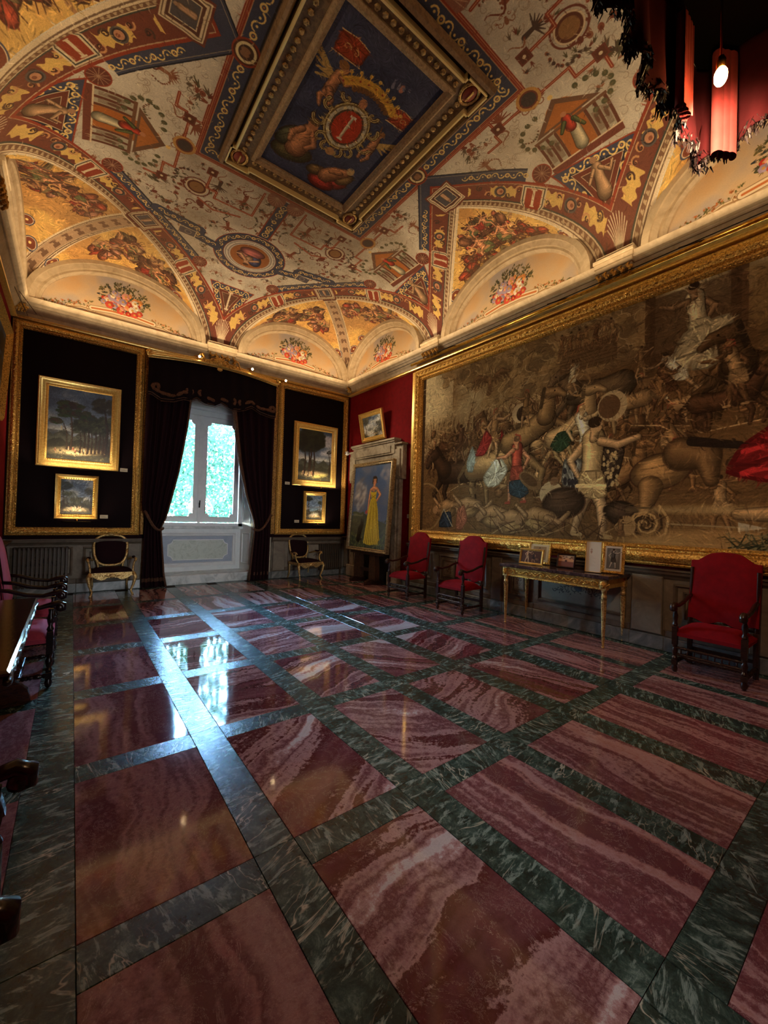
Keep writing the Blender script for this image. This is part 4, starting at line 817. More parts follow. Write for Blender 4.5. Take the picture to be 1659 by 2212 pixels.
# ------------------------------------------------------------------ window recess, casements, daylight scene
WN = 'window_1'
rec = MB()
rec.bb(1.2, AX0-.02, YB+.0, 10.55, .2, AZT+.1); rec.bb(AX1+.0, 3.75, YB+.0, 10.55, .2, AZT+.1)
rec2 = MB(); rec2.bb(1.3, 3.6, YB+.2, 10.6, -.2, .0); rec2.bb(1.3, 3.6, 10.36, 10.6, .0, 1.22)
rec2.bb(1.3, 3.6, YB+.2, 10.6, AZT, AZT+.2); rec2.bb(1.3, 3.6, 10.36, 10.6, 4.1, AZT)
window = struct(WN, rec2, WPAINT)
def jamb(x, sg):
    m = MB(); dx = .1; m.v = [(x, 9.7, .2), (x-sg*.0, 9.7, AZT), (x-sg*dx, 10.36, AZT), (x-sg*dx, 10.36, .2), (x+sg*.15, 9.7, .2), (x+sg*.15, 9.7, AZT), (x+sg*.15, 10.36, AZT), (x+sg*.15, 10.36, .2)]
    m.f = [(0, 1, 2, 3), (4, 7, 6, 5), (0, 4, 5, 1), (3, 2, 6, 7), (1, 5, 6, 2), (0, 3, 7, 4)]; return m
obj('jamb', jamb(1.36, -1), WPAINT, window); obj('jamb', jamb(3.5, 1), WPAINT, window)
obj('step', MB().bb(1.36, 3.5, 9.66, 10.38, 0.001, .2, .01), WMARB, window, label='white marble step')
obj('window_sill', MB().bb(1.36, 3.5, 10.24, 10.4, 1.2, 1.26, .01), WMARB, window)
pw = Matrix(((1, 0, 0, 2.42), (0, 0, -1, 10.36), (0, 1, 0, .7), (0, 0, 0, 1)))
def fr(nm, mb, mt, z=0.0, **k): o = obj(nm, mb, mt, window, **k); o.matrix_world = pw@Matrix.Translation((0, 0, z)); return o
fr('panel_frame', MB().sweep_rect(-.9, .88, -.4, .42, [(0, 0), (0, .05), (.03, .06), (.06, .03), (.08, .03), (.1, 0)]), WPAINT)
BLUP = stone_mat('pale_blue_paint', [(.3, (150, 162, 178)), (.7, (170, 180, 192))], 5, .6); STON = stone_mat('pale_green_marble', [(.4, (176, 186, 172)), (.5, (198, 206, 194)), (.6, (186, 196, 184))], 4, .4, .05, 2)
fr('blue_field', MB().bb(-.8, .78, -.3, .32, .0, .012), BLUP)
def cutpoly(w, h, r, n=5):
    """rectangle whose corners are bitten by quarter circles"""
    p = []
    for cx, cy, a0, a1 in ((w, h, 1.5*PI, PI), (-w, h, 2*PI, 1.5*PI), (-w, -h, PI/2, 0), (w, -h, PI, PI/2)):
        s_ = .35*r
        p += [(cx+r*math.cos(a0+(a1-a0)*k/n), cy+r*math.sin(a0+(a1-a0)*k/n)) for k in range(n+1)]
    return p
PM = cutpoly(.66, .23, .1); fr('marble_panel', MB().ext(PM, .012, .03, 'z'), STON)
fr('panel_bead', MB().tube([(x, y, .02) for x, y in PM+[PM[0]]], .016, 6), WPAINT)
GLASS = bpy.data.materials.new('window_glass'); GLASS.use_nodes = True; gn = GLASS.node_tree; gn.nodes.remove(gn.nodes['Principled BSDF'])
_tr = gn.nodes.new('ShaderNodeBsdfTransparent'); _tr.inputs[0].default_value = (.86, .97, 1.0, 1); _gl = gn.nodes.new('ShaderNodeBsdfGlossy'); _gl.inputs['Roughness'].default_value = .02
_fr = gn.nodes.new('ShaderNodeFresnel'); _mx = gn.nodes.new('ShaderNodeMixShader'); gn.links.new(_fr.outputs[0], _mx.inputs[0]); gn.links.new(_tr.outputs[0], _mx.inputs[1]); gn.links.new(_gl.outputs[0], _mx.inputs[2]); gn.links.new(_mx.outputs[0], gn.nodes['Material Output'].inputs[0])
# frame posts, then two casements with scalloped lights
def wpart(nm, mb, mt, par=window, **k): o = obj(nm, mb, mt, par, **k); return o
wpart('window_frame', MB().bb(1.43, 1.5, 10.24, 10.36, 1.26, 3.98, .008).bb(3.3, 3.39, 10.24, 10.36, 1.26, 3.98, .008).bb(1.43, 3.39, 10.22, 10.36, 3.88, 4.0, .008).bb(1.43, 3.39, 10.24, 10.36, 1.26, 1.34, .008), WPAINT)
wpart('head_cornice', MB().bb(1.4, 3.44, 10.1, 10.36, 4.0, 4.06, .01).bb(1.4, 3.44, 10.16, 10.36, 4.06, 4.12, .01).bb(1.4, 3.44, 10.2, 10.36, 4.12, 4.42), WPAINT)
for cx in (1.92, 2.85):
    zc, hw, hh = 2.62, .44, 1.26
    outer = [(hw, hh), (-hw, hh), (-hw, -hh), (hw, -hh)]; inner = cutpoly(hw-.11, hh-.12, .09, 4)
    mb = MB(); ni = len(inner); M_ = []
    for d in (0, .045):
        # pair every inner point with a point on the outer rectangle
        for q, (x, y) in enumerate(inner):
            cn, k = divmod(q, 5); ox, oy = math.copysign(hw, x), math.copysign(hh, y); first = (k < 2) == (cn % 2 == 0)
            M_.append((ox, oy, d) if k == 2 else (ox, y, d) if first else (x, oy, d)); M_.append((x, y, d))
    mb.v = [(cx+x, 10.34-d, zc+y) for x, y, d in M_]; N = 2*ni
    for k in range(ni):
        a, b_ = 2*k, 2*((k+1) % ni); mb.f += [(a, b_, b_+1, a+1), (a+N, a+1+N, b_+1+N, b_+N), (a+1, b_+1, b_+1+N, a+1+N), (a, a+N, b_+N, b_)]
    cs = wpart('casement', mb, WPAINT)
    obj('glass_pane', MB().ext([(cx+x, zc+y) for x, y in cutpoly(hw-.1, hh-.11, .085, 4)], 10.318, 10.322, 'y'), GLASS, cs)
    obj('glazing_bead', MB().tube([(cx+x, 10.295, zc+y) for x, y in inner+[inner[0]]], .011, 6), WPAINT, cs)
wpart('meeting_bar', MB().bb(2.345, 2.425, 10.27, 10.33, 1.34, 3.9, .012), WPAINT)
wpart('window_latch', MB().tube([(2.385, 10.27, 1.75), (2.385, 10.24, 1.75), (2.385, 10.23, 1.87)], .012, 8).box((2.385, 10.265, 1.76), (.03, .01, .12)), BLACKM)
# bead-scalloped lights: reveal panels on the right jamb
for z0, z1 in ((1.35, 3.3), (.35, 1.12)):
    o = obj('reveal_panel', MB().sweep_rect(-.2, .2, -(z1-z0)/2, (z1-z0)/2, [(0, 0), (0, .02), (.02, .025), (.035, 0)]), WPAINT, window); o.matrix_world = Matrix(((.15, 0, -1, 3.435), (-.99, 0, -.15, 10.02), (0, 1, 0, (z0+z1)/2), (0, 0, 0, 1)))
# garden outside: ground, climbing hedge of leaves, stems
g = obj('trim_30', MB().bb(-6, 12, 10.9, 30, -.9, -.8), stone_mat('garden_ground', [(.3, (80, 90, 60)), (.7, (120, 120, 90))], 2, .9)); g['kind'] = 'structure'
def leaf_mat():
    m = mat('ivy_leaf', (80, 120, 80), .9, 0, .03); t = NT(m); oi = t.tc('Object'); n = t.noise(oi, 1.4, 3); n2 = t.noise(oi, 14, 2)
    t.col(t.ramp(t.math('ADD', t.math('MULTIPLY', n.outputs[0], .5), t.math('MULTIPLY', n2.outputs[0], .5)), [(.35, (7, 13, 13)), (.48, (18, 32, 29)), (.58, (38, 56, 50)), (.7, (84, 102, 94))]))
    b = t.b; tr = t.new('BsdfTranslucent'); tr.inputs[0].default_value = lin((60, 100, 66)); mx = t.new('MixShader'); mx.inputs[0].default_value = .35; t.l.new(b.outputs[0], mx.inputs[1]); t.l.new(tr.outputs[0], mx.inputs[2]); t.l.new(mx.outputs[0], t.n['Material Output'].inputs[0]); return m
rg = random.Random(5); lv = MB(); 
holes = [(rg.uniform(-1, 8), rg.uniform(.5, 6), rg.uniform(.15, .45)) for k in range(26)]+[(5.1, 4.9, .6), (5.4, 4.2, .45), (5.6, 5.6, .8), (1.6, 2.6, .35), (3.3, 5.3, .5)]
cnt = 0
while cnt < 60000:
    x, z = rg.uniform(-1.5, 9), rg.uniform(-.8, 5.6); y = 14+rg.uniform(-.5, .6)
    if any((x-a)**2+(z-b)**2 < r*r for a, b, r in holes): 
        if rg.random() > .06: cnt += 1; continue
    s = rg.uniform(.035, .085); a = rg.random()*6.3; t = rg.uniform(-1, 1); q = rg.uniform(-.9, .9)
    d = Vector((math.cos(a), q*.6, math.sin(a))).normalized()*s; e = Vector((-math.sin(a), t*.7, math.cos(a))).normalized()*s*.55; p = Vector((x, y, z))
    lv.add([p-d, p+e, p+d, p-e], [(0, 1, 2, 3)]); cnt += 1
hd = obj('ivy_hedge_leaves', lv, leaf_mat(), None, fix=False, kind='stuff'); tag(hd, 'bright green climbing ivy hedge seen through the window panes', 'hedge')
st = MB()
for k in range(26):
    x = rg.uniform(-1, 8.5); pts = [(x+.15*math.sin(j*.8+k), 14.3+rg.uniform(-.1, .1), -.8+j*.62) for j in range(11)]; st.tube(pts, [.05*(1-j/14) for j in range(11)], 6)
obj('hedge_stems', st, stone_mat('bark', [(.3, (60, 56, 52)), (.7, (100, 94, 84))], 8, .9), hd, kind='stuff')
# ------------------------------------------------------------------ big gilt frames, velvet panels, pictures
def beads(L, step, r, along='x', y=0, z=0, sc=(1, 1, 1)):
    mb = MB(); n = int(L/step)
    for k in range(n):
        a = -L/2+(k+.5)*L/n; mb.ball((a, y, z) if along == 'x' else (y, a, z), r, 5, 3, sc)
    return mb
def merge(*ms):
    m = MB()
    for q in ms: m.add(q.v, q.f)
    return m
def big_frame(root, x0, x1, y0, y1, w=.16, mt=None, d=.1):
    mt = mt or GOLD
    # four mitred rails, each a part, plus rows of carved beads
    for side in range(4):
        pr = [(0, 0), (0, d*.5), (w*.08, d*.62), (w*.16, d*.55), (w*.2, d*.8), (w*.42, d), (w*.62, d*.85), (w*.7, d*.55), (w*.78, d*.55), (w*.84, d*.72), (w*.94, d*.5), (w, d*.25), (w, 0)]
        m = MB().sweep_rect(x0, x1, y0, y1, pr); n = len(pr); keep = [f for f in range(n*4) if f % 4 == side]; m.f = [m.f[k] for k in keep]
        m.f += [tuple(i*4+side for i in range(n)), tuple(i*4+(side+1) % 4 for i in range(n))[::-1]]
        used = sorted({i for f in m.f for i in f}); mp = {u: k for k, u in enumerate(used)}; m.v = [m.v[u] for u in used]; m.f = [tuple(mp[i] for i in f) for f in m.f]
        obj('frame_rail', m, mt, root, 35)
    W_, H_ = x1-x0, y1-y0; cx, cy = (x0+x1)/2, (y0+y1)/2; i = w*.88; b = MB(); c = MB()
    for sy in (y0+i, y1-i): q = beads(W_-2*i, .05, .016, 'x', 0, 0, (1.3, 1, .8)); b.add([(p[0]+cx, p[1]+sy, p[2]+d*.58) for p in q.v], q.f)
    for sx in (x0+i, x1-i): q = beads(H_-2*i, .05, .016, 'y', 0, 0, (1, 1.3, .8)); b.add([(p[0]+sx, p[1]+cy, p[2]+d*.58) for p in q.v], q.f)
    i = w*.42
    for k, (L, al) in enumerate(((W_-2*i, 'x'), (H_-2*i, 'y'))):
        for s_ in (0, 1):
            o_ = ((y0+i, y1-i) if al == 'x' else (x0+i, x1-i))[s_]; q = beads(L, .11, .035, al, 0, 0, (1.25, .9, .5) if al == 'x' else (.9, 1.25, .5))
            c.add([(p[0]+cx, p[1]+o_, p[2]+d*.98) if al == 'x' else (p[0]+o_, p[1]+cy, p[2]+d*.98) for p in q.v], q.f)
    obj('bead_moulding', b, mt, root, kind='stuff'); obj('leaf_carving', c, mt, root, kind='stuff')
F1 = thing('velvet_display_panel', 'tall black velvet panel in a carved gilt frame, left of the window', 'wall panel', mw=wallmw('back', 0, 0, .015))
big_frame(F1, -.93, 1.10, 1.09, 4.92, .15); obj('velvet_field', MB().bb(-.82, .99, 1.2, 4.81, 0.002, .03), VELB, F1)
F2 = thing('velvet_display_panel', 'tall dark velvet panel in a carved gilt frame, right of the window', 'wall panel', mw=wallmw('back', 0, 0, .015))
big_frame(F2, 4.01, 6.06, 1.09, 4.92, .15); obj('velvet_field', MB().bb(4.12, 5.95, 1.2, 4.81, 0.002, .03), VELB, F2)
obj('edge_strip', MB().bb(3.9, 4.0, 1.1, 4.92, 0, .06, .01), GOLDD, F2); obj('edge_strip', MB().bb(1.11, 1.18, 1.1, 4.92, 0, .06, .01), GOLDD, F1)
def picture(label, wall, cx, cy, w, h, fw, cmat, out=.05, tilt=0, bar=None, name='framed_painting', gm=None, group=None, d=.07, plate=None):
    gm = gm or GOLDS; root = thing(name, label, 'painting', group=group, mw=wallmw(wall, cx, cy, out)@Matrix.Rotation(tilt, 4, 'X'))
    pr = [(0, 0), (0, d*.6), (fw*.1, d*.8), (fw*.2, d*.75), (fw*.28, d), (fw*.42, d*.92), (fw*.55, d*.6), (fw*.72, d*.45), (fw*.78, d*.5), (fw*.95, d*.3), (fw, d*.2), (fw, 0)]
    fo = obj('gilt_frame', MB().sweep_rect(-w/2, w/2, -h/2, h/2, pr), gm, root, 35)
    i = fw*.86; b = MB()
    for s_ in (-1, 1):
        q = beads(w-2*i, .035, .011, 'x'); b.add([(p[0], p[1]+s_*(h/2-i), p[2]+d*.42) for p in q.v], q.f); q = beads(h-2*i, .035, .011, 'y'); b.add([(p[0]+s_*(w/2-i), p[1], p[2]+d*.42) for p in q.v], q.f)
    obj('inner_beading', b, gm, fo, kind='stuff')
    m = MB(); a, c_ = w/2-fw*.95, h/2-fw*.95; m.v = [(-a, -c_, .012), (a, -c_, .012), (a, c_, .012), (-a, c_, .012)]; m.f = [(0, 1, 2, 3)]; m.uv = lambda v: (v.co.x/(2*a)+.5, v.co.y/(2*c_)+.5)
    obj('canvas', m, cmat, root, fix=False)
    if plate: obj('name_plate', MB().box((0, -h/2+fw*.35, d*.95), (.1, .022, .01), 0, .002), GOLDD, fo)
    return root
def landscape(w, h, seed, style):
    c = Cv(w, h, 420, (96, 104, 112), seed); R = c.r; yy = (np.arange(c.H)/c.H)[:, None]*np.ones((1, c.W), np.float32); n = c.noise(w*.5, seed, 5, 1.6)
    c.a = np.stack([.42-.16*yy, .44-.12*yy, .47-.08*yy], 2).astype(np.float32)
    c.mask(np.clip((n-.48)*4, 0, .7)*(yy > .35), (150, 146, 136)); c.mask(np.clip((.44-n)*4, 0, .7), (54, 62, 76)); c.mask(np.clip(.55-np.abs(yy-.42)*7, 0, .8), (196, 188, 168))
    hor = h*.38
    pts = [(0, hor)]+[(w*k/12, hor+h*.05*math.sin(k*1.7+seed)+(h*.16*max(0, 1-abs(k/12-.3)*4) if style == 1 else 0)) for k in range(13)]+[(w, 0), (0, 0)]
    c.poly(pts, (66, 66, 54)); c.poly([(0, hor*.75)]+[(w*k/10, hor*.72+h*.04*math.cos(k*2+seed)) for k in range(11)]+[(w, 0), (0, 0)], (44, 42, 30))
    c.mask(np.clip((c.noise(w*.2, seed+1, 4)-.45)*3, 0, .5)*(yy < .4), (30, 28, 20)); c.ell(w*.45, h*.13, w*.38, h*.05, (176, 150, 104), .8, .05, h*.05); c.ell(w*.4, h*.1, w*.2, h*.02, (208, 184, 136), .8, 0, h*.03)
    G1, G2, G3 = (34, 36, 22), (48, 50, 30), (26, 26, 18)
    if style == 0:   # tall umbrella pine before a dark wood
        for k in range(9): c.tree(w*(.5+.06*k), h*.12, h*(.45+.06*(k % 3)), w*.17, G1 if k % 2 else G2, n=40)
        c.tree(w*.9, h*.1, h*.9, w*.22, (40, 36, 22), n=60)
        c.limb([(w*.36, h*.15), (w*.38, h*.4), (w*.35, h*.62)], [w*.016, w*.013, w*.01], (60, 44, 30)); c.limb([(w*.3, h*.15), (w*.29, h*.4), (w*.24, h*.5)], [w*.012, w*.01, w*.007], (54, 40, 28))
        for x, y, a, b in ((.36, .72, .2, .1), (.26, .66, .13, .08), (.5, .66, .13, .07), (.6, .63, .08, .05), (.3, .76, .14, .07), (.12, .53, .07, .035)):
            for k in range(26): t = R.random()*6.3; q = R.random()**.5; c.ell(w*(x+a*q*math.cos(t)), h*(y+b*q*math.sin(t)*.8), w*.05, h*.025, tuple(int(v*R.uniform(.7, 1.35)) for v in (40, 42, 26)), .9)
        c.rect(w*.2, w*.225, h*.41, h*.47, (150, 138, 110))
    elif style == 1:   # mountain valley between two groves
        c.poly([(w*.15, h*.34), (w*.36, h*.66), (w*.44, h*.6), (w*.62, h*.36)], (84, 88, 84)); c.ell(w*.5, h*.42, w*.2, h*.09, (56, 54, 38)); 
        c.tree(w*.08, h*.05, h*.95, w*.24, G1, n=70); c.tree(w*.2, h*.2, h*.5, w*.14, G2, n=40); c.tree(w*.92, h*.12, h*.68, w*.2, (46, 42, 26), n=50)
        for k in range(14): c.ell(w*R.uniform(.25, .7), h*R.uniform(.08, .2), w*.03, h*.012, (226, 214, 180))
    elif style == 2:   # great oak on the left, cloudy sky to the right
        c.mask(np.clip((n-.42)*4, 0, .8)*(yy > .5)*(np.arange(c.W)/c.W > .5)[None, :], (170, 166, 168))
        for x, y, s_ in ((.3, .1, .36), (.45, .1, .3), (.18, .1, .26), (.35, .2, .4)): c.tree(w*x, h*y, h*.8, w*s_, G1, n=90)
        c.tree(w*.93, h*.15, h*.55, w*.08, G3, n=40); c.ell(w*.65, h*.1, w*.22, h*.04, (170, 160, 84), .8, .2, h*.03)
    elif style == 3:   # river between trees, blue sky
        c.mask((yy > .55).astype(np.float32), (96, 124, 156), .5); c.tree(w*.14, h*.08, h*.95, w*.2, G1, n=60); c.tree(w*.82, h*.1, h*.75, w*.16, G2, n=50); c.ell(w*.5, h*.42, w*.3, h*.07, (92, 112, 124)); c.ell(w*.5, h*.2, w*.25, h*.07, (184, 178, 156), .8, .2, h*.05)
    else:              # stormy waterfall scene
        c.mask(np.clip((n-.4)*4, 0, .9), (186, 184, 172)); c.tree(w*.12, h*.1, h*.9, w*.2, (64, 62, 50), n=50); c.tree(w*.85, h*.1, h*.6, w*.18, (70, 66, 52), n=40)
        c.line([(w*.3, h*.2), (w*.5, h*.3), (w*.8, h*.46)], h*.05, (196, 188, 164), .8, .4); c.line([(w*.25, h*.1), (w*.55, h*.25), (w*.6, h*.4)], h*.07, (206, 200, 180), .7, .3)
    for k in range(5):
        x = w*R.uniform(.12, .6); y = h*R.uniform(.1, .17); f = R.choice((-1, 1)); c.limb([(x, y), (x, y+h*.03)], [h*.007, h*.006], R.choice([(196, 150, 110), (214, 190, 150), (150, 70, 50)])); c.ell(x, y+h*.04, h*.006, h*.007, (206, 160, 120)); c.line([(x, y), (x+f*.01, y-h*.025)], h*.006, (190, 150, 110))
    for k in range(60): c.leaf(R.random()*w, R.random()*h*.14, h*.03, R.random()*6, R.choice([(70, 66, 36), (40, 38, 24), (96, 84, 48)]), .8)
    c.hatch(5000, .04, .007, .3, al=.5, curl=8); c.a = c.a*1.12; c.grain(.16); return c
LS = [cv_mat('landscape_canvas', landscape(w, h, s_, st), .45, craq=.12, spec=.5) for w, h, s_, st in ((1.0, 1.3, 3, 0), (.5, .65, 4, 1), (.98, 1.32, 5, 2), (.44, .66, 6, 3), (.7, .5, 7, 4))]
P1 = picture('large gilt-framed landscape with an umbrella pine, on the left velvet panel', 'back', .08, 3.17, 1.26, 1.62, .15, LS[0], .068, .02)
P2 = picture('small gilt-framed mountain valley painting, below the umbrella pine landscape', 'back', .065, 1.815, .66, .83, .09, LS[1], .068, .02, plate=1)
P3 = picture('large gilt-framed landscape with a great dark oak, on the right velvet panel', 'back', 5.06, 3.18, 1.28, 1.64, .16, LS[2], .068, .02)
P4 = picture('small gilt-framed river landscape, below the great oak landscape', 'back', 5.075, 1.805, .66, .83, .1, LS[3], .068, .02, plate=1)
P5 = picture('gilt-framed stormy landscape tilted forward, above the stone doorway', 'right', 8.32, 3.9, 1.0, .74, .12, LS[4], .13, .2, gm=GOLDS)
obj('wall_bracket', MB().bb(-.03, .03, .1, .16, -.16, .0), BRASS, P5)
# thin picture lamps below the paintings on the velvet
def lamp_bar(label, cx, z, L, e):
    r = thing('picture_light', label, 'picture light', mw=wallmw('back', cx, z, .05)); obj('lamp_tube', MB().tube([(-L/2, 0, .2), (L/2, 0, .2)], .008, 8), BLACKM, r, True)
    obj('arm', MB().tube([(0, .03, 0), (0, .0, .1), (0, 0, .2)], .007, 6).ball((0, .03, .01), .02, 8, 5), BRASS, r, True)
    l = light('AREA', 'picture_light_beam', (0, 0, 0), e, WARM2, L, .02); l.parent = r; l.matrix_local = Matrix.Translation((0, .014, .2))@Vector((0, .85, -.3)).to_track_quat('-Z', 'Y').to_matrix().to_4x4(); l.data.spread = math.radians(150)
    return r
lamp_bar('thin picture light under the umbrella pine landscape', .1, 2.33, 1, 9); lamp_bar('thin picture light under the small mountain valley painting', .08, 1.35, .42, 3)
lamp_bar('thin picture light under the great oak landscape', 5.27, 2.31, 1, 9); lamp_bar('thin picture light under the small river landscape', 5.2, 1.34, .42, 3)
def card(label, wall, a, z, w=.13, h=.07, out=.046): 
    m = MB().bb(-w/2, w/2, -h/2, h/2, 0, .008, .002); o = obj('caption_card', m, CARD, None); o.matrix_world = wallmw(wall, a, z, out); tag(o, label, 'label card', 'caption cards beside the paintings')
    tx = MB()
    for k in range(3): tx.bb(-w*.36, w*(.1+.12*k), h*(.16-.18*k), h*(.2-.18*k)+.001, .008, .0084)
    obj('printed_lines', tx, mat('caption_ink', (90, 80, 64), .8), o)
card('ivory caption card right of the umbrella pine landscape', 'back', .8, 2.395); card('ivory caption card right of the small mountain valley painting', 'back', .5, 1.45)
card('ivory caption card left of the great oak landscape', 'back', 4.31, 2.395); card('ivory caption card left of the small river landscape', 'back', 4.6, 1.43); card('ivory caption card on the red wall beside the tapestry frame', 'right', 6.98, 1.64, .12, .09, .002)
camo = thing('security_camera', 'white round security camera on the red wall near the corner', 'camera', mw=wallmw('right', 9.47, 3.33, .1)); obj('bracket', MB().tube([(0, 0, -.1), (0, 0, .02)], .018, 8), WHITEP, camo, True); obj('housing', MB().ball((0, 0, .05), .06, 14, 8).lathe((0, 0, 0), [(.045, 0), (.045, .03)], 14), WHITEP, camo, True); obj('lens', MB().ball((.0, -.01, .1), .022, 10, 6), BLACKM, camo, True)
# ------------------------------------------------------------------ tapestry
TX0, TX1 = -.4, 6.5          # along the wall
def paint_tapestry():
    w, h = TX1-TX0, 3.4; c = Cv(w, h, 210, (96, 66, 36), 13); R = c.r; X = lambda y: TX1-y      # canvas x runs from the far end (left as seen)
    yy = (np.arange(c.H)/c.H)[:, None]*np.ones((1, c.W), np.float32); xx = (np.arange(c.W)/c.W)[None, :]*np.ones((c.H, 1), np.float32)
    n = c.noise(.7, 3, 5); c.mask(np.clip((yy-.62+(.3-xx)*.35)*5, 0, 1), (186, 162, 118)); c.mask(np.clip((n-.42)*5, 0, 1)*np.clip((yy-.6)*4, 0, 1)*(xx > .12), (122, 92, 54)); 
    c.mask(np.clip(.5-yy, 0, 1)*np.clip((n-.4)*4, 0, 1), (128, 92, 52)); c.mask(np.clip(.25-yy, 0, 1)*4*np.clip(xx-.5, 0, 1)*2, (150, 108, 60))
    def smoke(x, y, r, k):
        for q in range(k):
            a = R.random()*6.3; d = R.random()**.6*r; px, py = x+d*math.cos(a)*1.4, y+d*math.sin(a)*.7; s_ = R.uniform(.06, .16); b = R.uniform(.75, 1.25)
            c.ell(px, py, s_, s_*.7, tuple(int(v*b) for v in (134, 104, 64)), .8, R.random()); c.line([(px+s_*math.cos(t*.4+a), py+s_*.7*math.sin(t*.4+a)) for t in range(6)], .016, (188, 154, 104) if q % 2 else (78, 56, 32), .8)
    for x, y, r, k in ((1.7, 3.1, .5, 40), (2.4, 2.95, .5, 50), (3.1, 2.8, .5, 50), (2.2, 2.5, .4, 30), (3.4, 3.2, .45, 40), (1.0, 3.25, .35, 24), (4.4, 2.9, .4, 30)): smoke(x, y, r, k)
    # bird of prey
    for sg in (-1, 1): c.limb([(1.75, 2.88), (1.75+sg*.25, 3.0), (1.75+sg*.42, 2.95)], [.05, .05, .015], (104, 72, 42)); [c.cap((1.75+sg*(.1+.06*k), 2.94), (1.75+sg*(.12+.08*k), 2.8), .022, .01, (84, 58, 34)) for k in range(5)]
    c.limb([(1.75, 2.93), (1.75, 2.78)], [.06, .04], (130, 94, 56)); c.cap((1.75, 2.78), (1.72, 2.66), .04, .06, (90, 62, 36))
    # far crowd: hundreds of heads, helmets, lances
    for k in range(520):
        x = R.random()**.9*3.4+.03; y = 1.5+.62*R.random()*min(1, .5+x*.5)+min(.2, x*.12)
        col_ = R.choice([(120, 86, 50), (146, 110, 68), (92, 62, 36), (170, 134, 90), (104, 66, 40)]); c.cap((x, y-.1), (x, y), .035, .03, tuple(int(v*.8) for v in col_)); c.ell(x, y+.045, .022, .028, col_); c.line([(x-.02, y+.06), (x+.005, y+.075), (x+.025, y+.05)], .01, (196, 160, 110))
    for k in range(120): x = R.random()*3.2; y = 1.95+.25*R.random(); c.line([(x, y-.2), (x+R.uniform(-.1, .12), y+.2+.12*R.random())], .009, (66, 44, 26) if k % 2 else (176, 144, 96))
    c.line([(1.2, 2.0), (1.42, 2.78)], .035, (84, 56, 34), 1, .3); c.poly([(.95, 2.2), (1.02, 2.55), (.98, 2.2)], (170, 136, 90))
    # middle ground melee
    def rnd(): return R.choice([(128, 88, 50), (150, 108, 64), (104, 70, 40), (88, 56, 34), (166, 124, 78)])
    for k in range(46): 
        x = R.uniform(.2, 5.2); y = R.uniform(1.0, 1.75)+(.25 if x > 3 else 0); s_ = R.uniform(.42, .6)
        if k % 3 == 0: c.horse(x, y+.25, s_*1.05, R.choice((-1, 1)), rnd(), R.uniform(-.1, .5))
        else: c.man(x, y-.15, s_, R.uniform(-.4, .4), R.choice((-1, 1)), rnd(), rnd(), R.uniform(0, .9), R.uniform(.2, .6), rnd() if k % 2 else None)
    for k in range(30): x, y = R.uniform(.2, 5.6), R.uniform(.6, 2.1); c.blob(x, y, R.uniform(.06, .13), rnd(), R.random()*3, R.uniform(.4, .9)); 
    for k in range(26): x, y = R.uniform(.1, 5), R.uniform(.8, 2.2); a = R.uniform(-.6, .9); c.line([(x, y), (x+.7*math.cos(a), y+.7*math.sin(a))], .014, (70, 46, 26) if k % 2 else (180, 140, 92))
    # castle on the back of a beast and the enthroned statue with architecture, upper right
    c.horse(3.65, 2.2, .9, -1, (96, 74, 50), 0); c.rect(3.1, 3.95, 2.62, 2.98, (104, 76, 46)); [c.rect(3.1+.13*k, 3.18+.13*k, 2.98, 3.06, (126, 94, 58)) for k in range(7)]
    for k in range(7): c.line([(3.1, 2.66+.05*k), (3.95, 2.66+.05*k)], .008, (66, 44, 26)); c.man(3.12+.13*k, 2.9, .36, R.uniform(-.3, .3), R.choice((-1, 1)), (120, 84, 52), rnd(), .8)
    c.man(3.3, 2.3, .5, .1, -1, (140, 104, 68), (206, 186, 146), .4); c.ring(3.42, 2.4, .16, .03, (150, 112, 68))
    c.rect(4.3, 4.42, 2.2, 3.35, (84, 58, 34)); c.rect(4.22, 5.0, 2.16, 2.26, (120, 86, 52)); c.rect(5.2, 5.36, 2.3, 3.4, (88, 60, 36)); c.rect(4.36, 5.3, 2.4, 3.3, (70, 48, 30), .7)
    c.man(4.26, 2.3, .42, 0, 1, (150, 112, 70), (130, 94, 56)); c.man(4.9, 2.28, 1.05, -.15, -1, (126, 92, 60), (196, 172, 128), .5, .5); c.cloth([(4.55, 2.3), (4.72, 2.75), (5.2, 2.85), (5.3, 2.4), (5.0, 2.2)], (190, 166, 124), 12)
    c.man(4.72, 1.95, .6, -.8, -1, (150, 114, 76), (214, 196, 158), .1, .8); c.horse(5.6, 1.95, 1.0, -1, (92, 64, 38), .3)
    for k in range(60):
        x = R.uniform(2.9, 6.8); y = R.uniform(.15, 1.9); s_ = R.uniform(.4, .8)
        if k % 4 == 0: c.horse(x, y+.3, s_, R.choice((-1, 1)), rnd(), R.uniform(-.2, .5))
        elif k % 4 == 1: c.cloth([(x+s_*.3*R.uniform(.5, 1)*math.cos(q*1.25), y+s_*.3*R.uniform(.5, 1)*math.sin(q*1.25)) for q in range(5)], rnd(), 7)
        else: c.man(x, y, s_, R.uniform(-.6, .6), R.choice((-1, 1)), rnd(), rnd(), R.uniform(0, .9), R.uniform(.2, .7), rnd() if k % 2 else None)
    c.hatch(9000, .12, .014, .32, al=.55, curl=4)
    # principal riders and soldiers
    c.horse(1.1, 1.18, 1.15, -1, (62, 40, 26), -.12); c.man(1.05, 1.42, .75, .1, -1, (110, 76, 48), (84, 54, 34), .5, .4)
